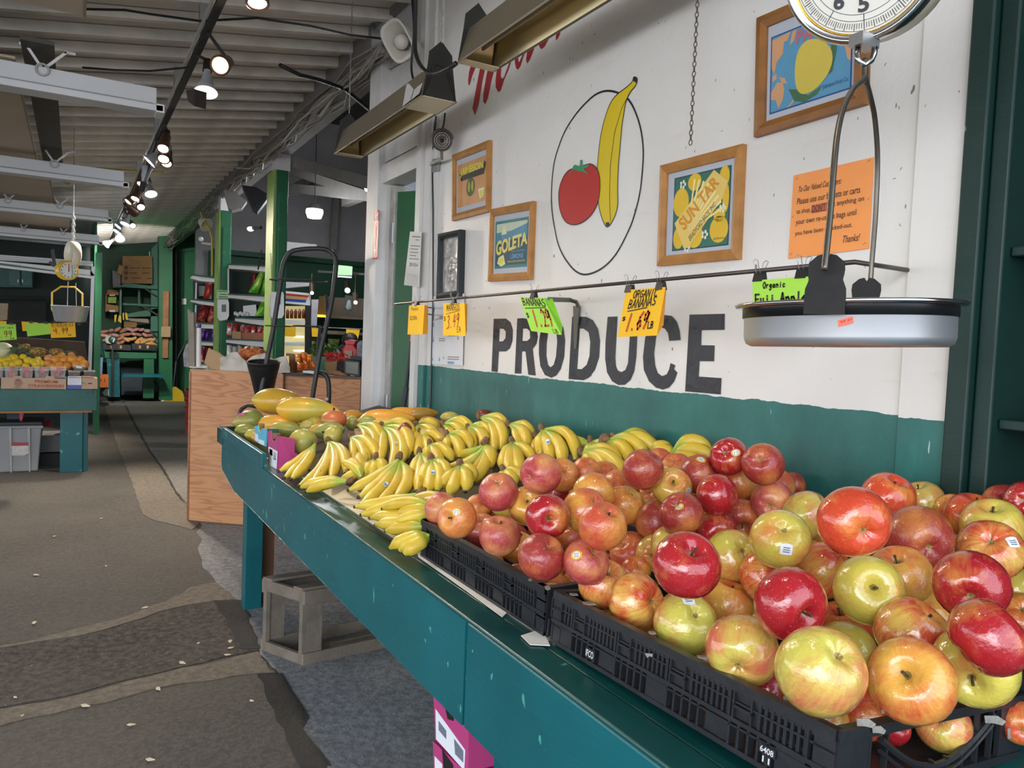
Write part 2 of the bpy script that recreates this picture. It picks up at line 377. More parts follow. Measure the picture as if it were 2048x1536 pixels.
patch('dark_seam', [(515, 1352), (565, 1350), (580, 1378), (598, 1405), (618, 1438), (606, 1462), (645, 1512), (662, 1536), (600, 1536), (572, 1480), (548, 1420)], M_SEAM, .008, .012, 10)
# cracks in the walkway
def crack(px, w, name='crack'):
 pts = [at(*p, Z=.0058) for p in px]; mb = MB(); rr = random.Random(len(px)); q = []
 for a, b in zip(pts, pts[1:]):
  for i in range(6): q.append(a.lerp(b, i / 6) + Vector(((rr.random() - .5) * .012, 0, 0)))
 for a, b in zip(q, q[1:]):
  s = Vector((w * (.5 + rr.random()), 0, 0)); mb.add([a - s, b - s, b + s, a + s], [(0, 1, 2, 3)])
 return mb.build(name, M_SEAM, fl)
crack([(246, 803), (262, 835), (276, 860), (300, 905), (330, 945), (352, 985), (374, 1010)], .008)
crack([(520, 1300), (532, 1322), (538, 1330), (557, 1350)], .004)
M_LIT = P('litter_pale', '#cfc4ac', .8, var=.1)
rr = random.Random(3)
LITP = ['on the smooth asphalt before the left table', 'on the asphalt left of the walkway slab, orange tinted', 'in the middle of the dark smooth asphalt', 'white and long at the upper cement strip', 'on the coarse asphalt near its middle, greenish', 'right of centre on the coarse asphalt', 'at the right end of the coarse asphalt, whiter one', 'yellowish on the brown asphalt near the black seam', 'on the lower cement strip near its middle', 'just under the lower cement strip', 'at the left end of the lower cement strip', 'lowest at the bottom edge of the picture', 'at the far left on the lower strip, whitest', 'on the brown asphalt below the strip end', 'on the smooth asphalt at the left picture edge', 'on the lower strip at a third of its length', 'orange tinted at the right end of the coarse asphalt', 'on the smooth asphalt above the upper strip at left']
for i, (px, py) in enumerate([(202, 1037), (108, 1073), (212, 1132), (290, 1215), (396, 1287), (462, 1296), (455, 1310), (503, 1402), (364, 1326), (316, 1378), (30, 1395), (300, 1520), (44, 1432), (262, 1450), (72, 1150), (170, 1412), (460, 1283), (68, 1246)]):
 c = at(px, py, Z=.006); a = rr.random() * 3; s = .008 + rr.random() * .012
 M = Matrix.Translation(c) @ Matrix.Rotation(a, 4, 'Z')
 tag(MB().prism([M @ Vector(p) for p in ((-s, -s * .4, 0), (s * .6, -s * .5, 0), (s, .2 * s, 0), (0, s * .5, 0))], (0, 0, .003)).build('debris_scrap', M_LIT),
  'small pale scrap of litter on the asphalt, number %d of those around' % i if False else 'pale litter scrap lying ' + LITP[i], 'litter', 'pale litter scraps scattered over the asphalt')
# == RIGHT WALL (produce wall)
D = 1.6
wall = struct(MB().box(D, D + .12, 1.03, 3.60, 0, 3.45).build('wall_right', M_WALL))
wb = struct(MB().box(D - .012, D + .12, .915, 1.03, 0, 3.45).build('wall_board_right', M_WALL)); wb.name = 'trim_1'
struct(MB().box(D - .006, D + .12, 3.605, 3.665, 0, 3.40).build('trim_2', M_WALL))
struct(MB().box(D - .02, D + .12, 3.67, 3.745, 0, 3.40).build('trim_3', M_WALL))
struct(MB().box(D - .04, D + .14, 3.75, 3.81, 0, 3.40).build('trim_4', M_WHITEW))
# door frame, lintel, outer post
struct(MB().box(D - .04, D + .14, 4.40, 4.60, 0, 3.2).build('trim_5', M_WHITEW, bevel=.004))
struct(MB().box(D + .04, D + .16, 4.33, 4.40, 0, 2.32).build('trim_6', P('grey_white', '#a9a8a2', .6, var=.2, scale=12, bump=.3), bevel=.003))  # inner jamb face, greyer than the frame front
struct(MB().box(D - .02, D + .12, 3.81, 4.42, 2.33, 2.44).build('trim_7', M_WHITEW, bevel=.004))
struct(MB().box(D, D + .10, 3.81, 4.42, 2.46, 2.68).build('trim_8', M_WHITEW, bevel=.004))
struct(MB().box(D + .02, D + .10, 3.81, 4.42, 2.70, 3.4).build('trim_9', M_WHITEW))
door = thing('door_1', 'dark green wooden door standing open in the white frame', 'door', (D + .08, 4.33, 0)); door['kind'] = 'structure'
M_DOOR = P('door_green', '#14532a', .4, var=.12, scale=3)
Mdoor = Matrix.Translation((D + .07, 4.325, 0)) @ Matrix.Rotation(math.radians(-58), 4, 'Z')
MB().box(0, .62, -.02, .02, .02, 2.28, M=Mdoor).build('door_leaf', M_DOOR, door, bevel=.003)
for z in (.95, 1.98):
 MB().box(D + .034, D + .04, 4.335, 4.385, z, z + .12).build('hinge', M_STEEL, door)
MB().tube([(D + .036, 4.335, z / 100) for z in (95, 107)], .008).build('hinge_pin', M_STEEL, door)
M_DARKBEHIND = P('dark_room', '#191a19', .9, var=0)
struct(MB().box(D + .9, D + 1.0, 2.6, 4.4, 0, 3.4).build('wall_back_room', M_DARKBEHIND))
# ---- right green post and shelved recess
post = tag(None, None, None) if False else thing('shelf_cabinet', 'dark teal green wooden shelf cabinet at the right edge of the white wall', 'cabinet', (1.6, .6, 0))
MB().box(1.565, 1.72, .87, .915, 0, 3.4).build('upright', M_GRNPOST, post, bevel=.004)
MB().box(1.585, 1.74, .832, .868, 0, 3.4).build('upright', M_GRNPOST, post, bevel=.004)
MB().box(1.80, 1.84, -.6, .915, 0, 3.4).build('back_panel', P('cabinet_back', '#041d1c', .6, var=.15, scale=3), post)
for z in (.98, at(2035, 842, X=1.61).z, at(2035, 492, X=1.61).z, at(2035, 60, X=1.61).z):
 MB().box(1.61, 1.80, -.6, .83, z - .02, z, ).build('shelf', M_GRNPOST, post, bevel=.003)
# == CEILING
def zc(x): return 3.35 + .158 * (x - 1.65)
cei = MB(); X0, X1, Y0, Y1 = -5.5, 1.72, -1.2, 18
cei.hexa([(X0, Y0, zc(X0)), (X1, Y0, zc(X1)), (X1, Y1, zc(X1)), (X0, Y1, zc(X0))], [(X0, Y0, zc(X0) + .06), (X1, Y0, zc(X1) + .06), (X1, Y1, zc(X1) + .06), (X0, Y1, zc(X0) + .06)])
cei = struct(cei.build('ceiling', M_CEIL))
y = -.9; k = 0
jm = MB(); xa, xb = -5.0, 1.6
j0 = None
while y < 17.8:
 xa = -5.0 if y > 1 else -5.0
 mb = MB(); a = Vector((xa, y, zc(xa) - .035)); b = Vector((xb, y, zc(xb) - .035)); mb.bar(a, b, .045, .06)
 if j0 is None: j0 = mb.build('joist', M_JOIST, cei)
 else:
  c = j0.copy(); COL.objects.link(c); c.location = j0.location + Vector((0, y + .9, 0)); WL[c.name] = WL[j0.name]
 y += .31
# ridge beam with cable bundle over the post line
beam = struct(MB().box(1.56, 1.70, 4.6, 18, 3.06, 3.34).build('trim_10', P('beam_paint', '#8d8985', .7, var=.12, scale=4)))
struct(MB().box(1.58, 1.70, -1.2, 4.6, 3.30, 3.48).build('trim_11', P('beam_paint', '#8d8985')))
cab = thing('cable_bundle', 'tangled bundle of grey cables running along the ceiling beam', 'cables', (1.5, 8, 3.0))
rr = random.Random(5)
for i in range(16):
 pts = []; x = 1.5 + rr.random() * .08; z = 3.02 + rr.random() * .14; yy = 3.9 + rr.random() * .4
 while yy < 16.5:
  pts.append((x + (rr.random() - .5) * .08, yy, z + (rr.random() - .6) * .09)); yy += .22 + rr.random() * .3
 MB().tube(pts, .006 + .006 * rr.random(), 5).build('cable', M_CABLE, cab, smooth=True)
# loose cables over the near joists
def cable(px, z, r, mat, label, name='cable'):
 o = MB().tube([at(p[0], p[1], Z=(p[2] if len(p) > 2 else z)) for p in px], r, 6).build(name, mat, None, smooth=True); return tag(o, label, 'cable')
cable([(168, 18), (250, 20), (300, 28), (400, 42), (515, 36), (620, 52), (700, 70), (770, 78)], 2.98, .006, M_BLACK, 'thin black cable stapled across the nearest ceiling joists')
cable([(165, 135), (230, 140), (300, 142), (375, 135)], 2.92, .006, M_BLACK, 'dark cable running from the tan panel to the lighting track')
cable([(320, 330), (365, 325), (420, 330), (500, 338)], 3.0, .006, M_CABLE, 'grey cable drooping across the middle of the ceiling')
cable([(90, 345), (118, 360), (135, 368), (155, 355), (195, 336), (250, 340), (330, 345)], 2.95, .008, P('yellow_cord', '#b7a23c', .5), 'yellow extension cord looped under the ceiling joists')
cable([(778, 60), (740, 120), (700, 170), (660, 190), (600, 240), (560, 290)], 3.0, .006, M_CABLE, 'loose grey cable sagging under the cable bundle')
cable([(560, 130), (600, 150), (640, 160), (690, 178), (745, 225)], 3.0, .012, M_BLACK, 'thick black conduit passing under the cable bundle')
# ---- green posts along the wall line
def gpost(name, label, pxl, pxm, pxr, ytop, Y, capy):
 a = at(pxm, 660, Y=Y); l = at(pxl, 660, Y=Y + .18); r = at(pxr, 660, Y=Y)
 t = thing(name, label, 'post', (a.x, Y, 0)); ztop = at(pxm, ytop, Y=Y).z
 w = r.x - a.x
 MB().box(a.x, a.x + w, Y, Y + .16, 0, ztop).build('post_body', M_GREEN, t, bevel=.006)
 MB().box(a.x - .02, a.x, Y + .01, Y + .30, 0, ztop).build('side_board', M_LITSIDE, t)
 MB().box(a.x + .02, a.x + w * .9, Y - .02, Y, 0, ztop - .2).build('facing_board', M_GREEN, t, bevel=.004)
 MB().box(a.x - .01, a.x + w + .01, Y - .01, Y + .16, ztop, capy).build('cap', M_METALW, t)
 return t
gpost('timber_post', 'green timber post nearest the checkout with its lit side coloured yellow green', 522, 546, 570, 338, 7.2, 3.06)
gpost('timber_post', 'green timber post between the two white snack shelves', 424, 438, 459, 420, 9.8, 3.06)
# ---- far end of the hall
fw = struct(MB().box(-4, 1.62, 18.0, 18.15, 0, 3.4).build('wall_far', M_DGREEN))
struct(MB().box(.24, .27, 12.9, 18.0, 0, 3.1).build('wall_kiosk_side', M_GREEN))
M_TEALW = P('teal_side_wall', '#3c7466', .6, var=.1, scale=3)
struct(pY('wall_far_right', [(303, 497), (322, 480), (322, 790), (300, 780)], 17.0, .1, M_TEALW))
struct(pY('wall_far_column', [(318, 468), (330, 458), (345, 462), (345, 800), (318, 800)], 16.5, .3, M_GREEN))
struct(pY('wall_far_panel', [(352, 470), (390, 468), (400, 560), (400, 800), (350, 800)], 17.2, .2, M_GREEN))
MB_ = pY('board_strip', [(326, 582), (338, 582), (336, 716), (325, 716)], 16.45, .04, M_BOARD); tag(MB_, 'bare brown board nailed on the green far column', 'board')
tag(pY('wood_block', [(323, 653), (341, 653), (341, 674), (322, 674)], 16.35, .05, P('pale_wood', '#a58a68', .6)), 'small square block of pale wood screwed on the far column', 'wood block')
tag(pY('switch_box', rect(364, 597, 373, 609), 17.15, .04, M_METALW), 'small white switch box on the green far panel', 'switch')
struct(pY('wall_far_gap', [(344, 500), (354, 500), (354, 800), (344, 800)], 16.7, .1, P('gap_shade', '#0a0c0b', .9, var=0)))  # black strip put in as the dark of the gap
struct(MB().box(1.5, 3.2, 18.0, 18.15, 0, 3.6).build('wall_far_end', M_DGREEN)); struct(MB().box(3.1, 3.2, 13.7, 18.0, 0, 3.6).build('wall_far_side', M_DGREEN)); struct(MB().box(1.7, 3.2, 13.7, 18.1, 3.5, 3.6).build('ceiling_far_end', M_CEIL))
# ---- interior room beyond the posts
struct(MB().box(1.72, 9, 13.6, 13.75, 0, 5.2).build('wall_room_back', M_GREY))
struct(MB().box(9, 9.15, 4.6, 13.7, 0, 5.2).build('wall_room_right', M_GREY))
struct(MB().box(1.62, 9.1, 4.8, 18, 5.2, 5.3).build('ceiling_room', P('room_ceiling', '#4a4847', .9)))
struct(MB().box(1.64, 1.70, 4.6, 18, 3.34, 5.25).build('wall_room_front_unseen', M_GREY))  # unseen, added to keep sky light out of the inner room
struct(MB().box(1.75, 9, 4.66, 4.8, 0, 5.25).build('wall_room_side_unseen', M_GREY))  # unseen, added to hide the inner room from the sky
gb = struct(MB().box(1.9, 8.9, 13.3, 13.55, 1.2, 2.75).build('wall_room_cupboards', M_DGREEN))
struct(MB().box(1.9, 8.9, 13.1, 13.3, 2.68, 2.76).build('trim_12', M_DGREEN))
# roof trusses inside
M_TRUSS = P('truss_paint', '#77736f', .8, var=.1)
for i, (a, b) in enumerate([(((570, 335), 11), ((760, 400), 9)), (((570, 375), 11), ((760, 395), 9)), (((690, 405), 10.5), ((760, 375), 9)), (((580, 383), 11), ((640, 352), 10.5)), (((665, 500), 13), ((672, 385), 13)), (((595, 325), 8.5), ((760, 372), 7.5))]):
 tag(MB().bar(at(*a[0], d=a[1]), at(*b[0], d=b[1]), .1, .12).build('roof_brace', M_TRUSS), 'grey brace in the inner room roof, ' + ['long one falling right from the first post', 'level one just under the long falling one', 'short one rising to the white post', 'short one rising right of the first post', 'upright one against the grey wall', 'nearest thick one by the white post'][i], 'beam', 'roof braces of the inner room')
# == DISPLAY TABLE
tb = thing('display_table', 'long teal green wooden produce table piled with fruit along the white wall', 'table', (1.1, 2, 0))
FX = .719
MB().prism([(FX, 1.358, .615), (FX, 3.95, .615), (FX, 4.30, .665), (FX, 4.33, .70), (FX, 4.33, .833), (FX, 1.358, .833)], (-.022, 0, 0)).build('fascia_board', M_TEAL, tb, bevel=.003)
MB().box(FX - .022, FX, -.7, 1.352, .615, .833).build('fascia_board', M_TEAL, tb, bevel=.003)
MB().box(FX - .028, FX - .006, 3.30, 4.30, .835, .897).build('raised_board', M_TEAL, tb, bevel=.003)
MB().box(FX - .03, 1.58, 4.42, 4.445, .80, .885).build('end_lip', M_TEALD, tb, bevel=.002)
MB().box(FX - .03, FX - .008, 4.30, 4.44, .80, .885).build('lip_corner', M_TEALD, tb, bevel=.002)
MB().box(FX - .02, .765, -.7, 4.30, .826, .840).build('rail_board', M_TEALD, tb, bevel=.003)
MB().box(.768, .84, -.7, 4.30, .824, .838).build('rail_board', M_TEALD, tb, bevel=.003)
MB().box(FX, 1.58, -.7, 4.40, .79, .824).build('table_top', M_TEALD, tb)
mb = MB(); mb.hexa([(.88, 1.9, .826), (1.57, 1.9, 1.0), (1.57, 4.3, 1.0), (.88, 4.3, .826)], [(.88, 1.9, .834), (1.57, 1.9, 1.01), (1.57, 4.3, 1.01), (.88, 4.3, .834)])
mb.build('sloped_board', P('riser_board', '#5b5140', .8, var=.2), tb)
for x, y in ((.755, 3.93), (.755, 1.24), (1.5, 3.93), (1.5, 1.24)):
 MB().box(x, x + .085, y, y + .085, 0, .79).build('leg', M_TEAL, tb, bevel=.004)
MB().box(.79, .92, 4.03, 4.06, 0, .79).build('inner_board', P('brown_post', '#6f4a33', .6, var=.2, scale=8), tb)
MB().box(.80, .84, -.7, 1.25, .58, .61).build('brace', M_TEALD, tb)
MB().box(.76, 1.5, 3.3, 3.38, .70, .79).build('cross_brace', M_TEALD, tb)
lin_ = MB().box(.79, 1.25, 1.17, 3.02, .8385, .8405).build('liner_sheet', P('cream_liner', '#e6ddc4', .6, var=.05), None)
MB().prism([(.766, 1.33, .8406), (.80, 1.36, .8406), (.80, 1.86, .8406), (.778, 1.80, .8406), (.772, 1.5, .8406)], (0, 0, .001)).build('liner_edge', P('paper_white', '#e8e6e0', .6, var=.03), lin_)
tag(lin_, 'cream paper liner sheet lying under the bananas and the left black crate', 'paper')
tag(MB().prism([at(1042, 1272, Z=.842), at(1060, 1290, Z=.842), at(1100, 1292, Z=.842), at(1085, 1258, Z=.842)], (0, 0, .0012)).build('paper_scrap', P('paper_white', '#e8e6e0', .6, var=.03)), 'torn white paper corner sticking out between the two black crates', 'paper')
# ---- black crates
M_CRATE = P('crate_black', '#1e2024', .42, var=.18, scale=9, bump=.15, bscale=30)
M_MARK = P('crate_mark', '#c9ccd0', .6, var=0)
M_TORN = P('torn_label', '#8f8d86', .7, var=.35, scale=60)
def crate(loc, label, L=.615, Wd=.40, Hh=.096, detail=True, marks=()):
 t = thing('produce_crate', label, 'crate', loc, None); x0, y0, z0 = loc
 def side(p, dx, n, ox):      # p origin (x,y), along dx vector, length n, ox outward
  mb = MB(); dx = Vector(dx); ox = Vector(ox); p = Vector((p[0], p[1], z0))
  def bx(a, b, za, zb, o0, o1):
   A = [p + dx * a + ox * o0, p + dx * b + ox * o0, p + dx * b + ox * o1, p + dx * a + ox * o1]
   mb.hexa([v + Vector((0, 0, za)) for v in A], [v + Vector((0, 0, zb)) for v in A])
  bx(0, n, Hh - .014, Hh, -.010, .006); bx(0, n, Hh - .020, Hh - .014, -.003, .001)
  bx(0, n, .040, .046, -.006, .005); bx(0, n, .033, .036, -.004, .003); bx(0, n, 0, .007, -.008, .004); bx(0, n, .066, .069, -.002, .003) if detail else None
  bx(0, .03, 0, Hh, -.008, .003); bx(n - .03, n, 0, Hh, -.008, .003)
  a = .04; k = 0
  while a < n - .05 and detail:
   # upper band: slotted windows between solid fins
   e = min(a + .082, n - .035)
   q = a
   while q < e: bx(q, q + .005, .046, Hh - .014, -.006, .002); q += .0105
   bx(e - .002, e + .042, .046, Hh - .018, -.006, -.001); bx(e + .004, e + .007, .046, Hh - .014, -.006, .005); bx(e + .004, e + .038, .060, .064, -.006, .005); bx(e + .036, e + .039, .046, Hh - .014, -.006, .005)
   bx(a - .004, a - .001, .046, Hh - .014, -.006, .005); bx(a, e, .047, .052, -.006, -.003)
   # lower band: solid blocks and open bays with ribs
   bx(a, a + .045, .007, .04, -.006, -.001 if k % 2 else .002)
   q = a + .055
   while q < a + .125: bx(q, q + .004, .007, .04, -.008, .003); q += .017
   a += .128; k += 1
  if not detail: bx(0, n, 0, Hh - .014, -.006, -.001)
  return mb
 side((x0, y0), (0, 1, 0), L, (-1, 0, 0)).build('long_side', M_CRATE, t)
 side((x0 + Wd, y0), (0, 1, 0), L, (1, 0, 0)).build('long_side', M_CRATE, t)
 side((x0, y0 + L), (1, 0, 0), Wd, (0, 1, 0)).build('short_side', M_CRATE, t)
 # near short side with the curved hand opening
 mb = MB(); yy = y0
 mb.box(x0, x0 + Wd, yy - .006, yy + .010, z0 + Hh - .014, z0 + Hh); mb.box(x0, x0 + Wd, yy - .004, yy + .006, z0, z0 + .012)
 mb.box(x0, x0 + .06, yy - .002, yy + .005, z0, z0 + Hh - .01); mb.box(x0 + Wd - .06, x0 + Wd, yy - .002, yy + .005, z0, z0 + Hh - .01)
 cx = x0 + Wd / 2
 mb.tube([(cx - .13 + .26 * i / 16, yy - .002, z0 + .074 - .052 * math.sin(math.pi * i / 16)) for i in range(17)], .005, 6)
 mb.tube([(cx - .13 + .26 * i / 16, yy - .002, z0 + .060 - .052 * math.sin(math.pi * i / 16)) for i in range(17)], .003, 6)
 for i in range(9):
  x = x0 + .06 + i * .035; mb.box(x, x + .004, yy - .003, yy + .004, z0 + .006, z0 + (.03 if 1 < i < 7 else .08))
 mb.build('short_side', M_CRATE, t)
 MB().box(x0 + .004, x0 + Wd - .004, y0 + .004, y0 + L - .004, z0 + .002, z0 + .006).build('base', M_CRATE, t)
 for (y, s, za, zb, wdt) in marks:
  q = Quad((x0 - .0046, y0 + y + wdt, z0 + zb), (x0 - .0046, y0 + y, z0 + zb), (x0 - .0046, y0 + y, z0 + za), (x0 - .0046, y0 + y + wdt, z0 + za))
  m2 = MB(); m2.add(q.rect(-.12, -.25, 1.12, 1.25, 0), [(0, 1, 2, 3)]); m2.build('mark_plate', M_CRATE, t)
  m2 = MB(); font(m2, q, s, 0, 0, 1, 1, .0008, bold=.02); m2.build('lettering', M_MARK, t)
 return t
CZ = .842
nc = crate((.79, .565, CZ), 'near black plastic crate heaped with big glossy striped apples', Wd=.425, marks=((.476, 'IFCO', .014, .026, .022), (.085, '6408', .024, .032, .022), (.09, '11', .012, .020, .012)))
nc.location.z += .017; nc.rotation_euler = (-math.asin(.017 / .615), math.asin(.036 / .4), 0)
fc = crate((.79, 1.205, CZ), 'black plastic crate of dusky red apples next to the bananas', L=.60)
bc1 = crate((1.236, .565, .865), 'black crate half hidden behind the near crate of big apples', L=.615, Wd=.34, detail=False)
bc2 = crate((1.215, 1.205, .865), 'black crate half hidden behind the dusky red apples beside the wall', L=.60, Wd=.36, detail=False)
rr = random.Random(11)
for i, (px, py, w, h) in enumerate([(1142, 1192, 9, 4), (1172, 1213, 14, 5), (1298, 1278, 8, 5), (1400, 1332, 13, 5), (1294, 1322, 8, 7), (1095, 1176, 6, 6), (1060, 1160, 4, 3)]):
 zz = CZ + .1035
 if i in (4,): q = [at(px + a * w, py + b * h, X=.784) for a, b in ((-1, -.6), (.9, -.3), (.8, .6), (.2, .3), (-.4, .8))]; off = (-.0008, 0, 0)
 else: q = [at(px + a * w, py + b * h, Z=zz) for a, b in ((-1, -.6), (.7, -.8), (1, .5), (0, .8), (-.8, .4))]; off = (0, 0, .0008)
 MB().prism(q, off).build('torn_label', M_TORN, nc if px > 1105 else fc)
for px, py, w, h in ((1725, 1473, 20, 10), (1752, 1482, 14, 9), (1990, 1425, 22, 10), (2028, 1445, 12, 14), (1765, 1445, 9, 5)):
 MB().prism([at(px + a * w, py + b * h, Y=.557) for a, b in ((-1, -.6), (.2, -1), (1, -.2), (.7, .7), (-.2, .6), (-.9, .8))], (0, -.0008, 0)).build('torn_label', M_TORN, nc)
# == APPLES
def m_apple(name, base, base2, blush, blush2, amt, streak, rough=.22, coat=.6, dots=.5):
 t = NT('apple_' + name); v = t.co(rnd=37.0)
 tcn = t.n('ShaderNodeTexCoord'); sp = t.n('ShaderNodeSeparateXYZ'); t.l(tcn.outputs['Object'], sp.inputs[0])
 ln = t.math('SQRT', t.math('ADD', t.math('MULTIPLY', sp.outputs[0], sp.outputs[0]), t.math('ADD', t.math('MULTIPLY', sp.outputs[1], sp.outputs[1]), .0004)))
 cb = t.n('ShaderNodeCombineXYZ'); t.l(t.math('DIVIDE', sp.outputs[0], ln), cb.inputs[0]); t.l(t.math('DIVIDE', sp.outputs[1], ln), cb.inputs[1]); t.l(t.math('MULTIPLY', sp.outputs[2], .5), cb.inputs[2])
 oi = t.n('ShaderNodeObjectInfo'); ad = t.n('ShaderNodeVectorMath', operation='ADD'); t.l(cb.outputs[0], ad.inputs[0])
 cc = t.n('ShaderNodeCombineXYZ'); t.l(t.math('MULTIPLY', oi.outputs['Random'], 50), cc.inputs[0]); t.l(cc.outputs[0], ad.inputs[1])
 st = t.noise(ad.outputs[0], 7.5, 6, .75)
 g = t.noise(v, 1.5, 3, .5)
 m = t.math('ADD', t.math('MULTIPLY', st, streak), t.math('MULTIPLY', g, 2.2))
 mask = t.ramp(m, [(0, (0, 0, 0, 1)), (1, (1, 1, 1, 1))])
 x = mask.node; x.color_ramp.elements[0].position = .0;
 lo = (1.1 + streak * .5) - amt;
 mm = t.n('ShaderNodeMapRange'); mm.inputs['From Min'].default_value = lo - .28; mm.inputs['From Max'].default_value = lo + .32; t.l(m, mm.inputs['Value'])
 b = t.mix(t.noise(v, 2.6, 2), lin(base), lin(base2)); r = t.mix(t.noise(v, 3.4, 4), lin(blush), lin(blush2))
 c = t.mix(mm.outputs[0], b, r)
 dk = t.ramp(t.noise(t.co(), 46, 1, .3), [(.70, (0, 0, 0, 1)), (.76, (dots, dots, dots, 1))])
 c = t.mix(dk, c, lin('#eec592'))
 # russet round the stem hollow and the calyx
 ru = t.math('GREATER_THAN', t.math('MULTIPLY', t.math('SUBTRACT', .085, ln), 14), t.noise(v, 9, 3))
 c = t.mix(ru, c, lin('#8f7a3c'))
 t.col(c); t.b.inputs['Roughness'].default_value = rough; t.b.inputs['Coat Weight'].default_value = coat; t.b.inputs['Coat Roughness'].default_value = .06
 t.b.inputs['Subsurface Weight'].default_value = .0
 t.bump(t.noise(v, 5, 3), .2, .02); return t.m
AP = {
 'crimson': m_apple('crimson', '#d8a848', '#cf6a3a', '#97141f', '#b0282e', .50, .65, .2, .8, .25),
 'redor': m_apple('redor', '#e0b04a', '#dc8a40', '#c23a28', '#cf5230', .26, .75, .22, .7, .3),
 'stripe': m_apple('stripe', '#e2c260', '#dcae52', '#c4382a', '#cf5535', .12, 1.2, .2, .8, .2),
 'yg': m_apple('yg', '#c2bb4c', '#cfc25e', '#cf7450', '#c85c46', -.05, .85, .2, .8, .15),
 'yel': m_apple('yel', '#c9b84a', '#d3c458', '#d38a48', '#cc6e40', -.14, .7, .2, .8, .15),
 'gold': m_apple('gold', '#dcae4c', '#d99a44', '#cc5c38', '#c24a30', -.04, .8, .25, .6, .3),
 'pink': m_apple('pink', '#d8a05c', '#cf7c54', '#a83a40', '#b5484a', .16, .6, .38, .25, .6),
 'dusk': m_apple('dusk', '#cf8a40', '#b8603a', '#8f2a2c', '#a03a30', .22, .55, .34, .3, .6),
 'ordusk': m_apple('ordusk', '#d99a48', '#d48444', '#b9442f', '#c25638', .02, .65, .34, .3, .5),
}
M_STEM = P('apple_stem', '#4a3a22', .8, var=.2, scale=50)
def ar(phi, th, kind):
 a, b, zs, lob = kind
 r = 1 - a * math.exp(-(phi / .36) ** 2) - b * math.exp(-((math.pi - phi) / .34) ** 2) + .03 * math.sin(phi) ** 2
 if phi > 1.6: r *= 1 + lob * math.cos(5 * th) * (phi - 1.6) / 1.5
 r *= 1 + .03 * math.cos(phi)
 return r
KINDS = [(.50, .32, .96, .03), (.46, .30, 1.01, .02), (.52, .34, .92, .035), (.45, .28, 1.05, .02)]
AMESH = []
for kn in KINDS:
 ph = [0.001, .08, .17, .27, .38, .5, .65, .82, 1.0, 1.2, 1.4, 1.6, 1.8, 2.0, 2.2, 2.4, 2.58, 2.72, 2.84, 2.95, 3.05, 3.14]
 mb = MB(); seg = 28; vs = []
 for p_ in ph:
  for k in range(seg):
   th = 2 * math.pi * k / seg; r = ar(p_, th, kn) * .5 * .985
   vs.append((r * math.sin(p_) * math.cos(th), r * math.sin(p_) * math.sin(th), r * math.cos(p_) * kn[2]))
 fs = [(i * seg + k, (i + 1) * seg + k, (i + 1) * seg + (k + 1) % seg, i * seg + (k + 1) % seg) for i in range(len(ph) - 1) for k in range(seg)]
 me = bpy.data.meshes.new('apple'); me.from_pydata(vs, [], fs); me.update(); me.polygons.foreach_set('use_smooth', [True] * len(me.polygons)); me.materials.append(AP['redor']); AMESH.append(me)
st_ = MB().tube([(0, 0, .20), (.01, .005, .30), (.03, .0, .40)], [.018, .014, .024], 6);
sm_ = bpy.data.meshes.new('apple_stem'); sm_.from_pydata(st_.v, [], st_.f); sm_.materials.append(M_STEM)
ca_ = MB().tube([(0, 0, -.31), (0, 0, -.36)], [.035, .018], 5); cam_ = bpy.data.meshes.new('calyx'); cam_.from_pydata(ca_.v, [], ca_.f); cam_.materials.append(M_STEM)
M_STW = P('sticker_white', '#dfe3ea', .4, var=0); M_STY = P('sticker_yellow', '#d9a028', .4, var=0); M_STB = P('sticker_ink', '#5a6274', .5, var=0)
def surf_dir(dr, kind):
 z = dr.z / kind[2]; d = Vector((dr.x, dr.y, z)).normalized(); phi = math.acos(max(-1, min(1, d.z))); th = math.atan2(d.y, d.x)
 r = ar(phi, th, kind) * .5; return Vector((r * d.x, r * d.y, r * d.z * kind[2]))
def disc_on(kind, dr, up, shape, k=1.012):
 dr = dr.normalized(); r = dr.cross(up).normalized(); u = r.cross(dr)
 vs = [surf_dir(dr, kind) * k] + [surf_dir((dr + r * a + u * b).normalized(), kind) * k for a, b in shape]; n = len(shape)
 return vs, [(0, i + 1, (i + 1) % n + 1) for i in range(n)]
def cam2world(v): return (_w2 @ Vector(v))
_w2 = cam.matrix_world.to_3x3()
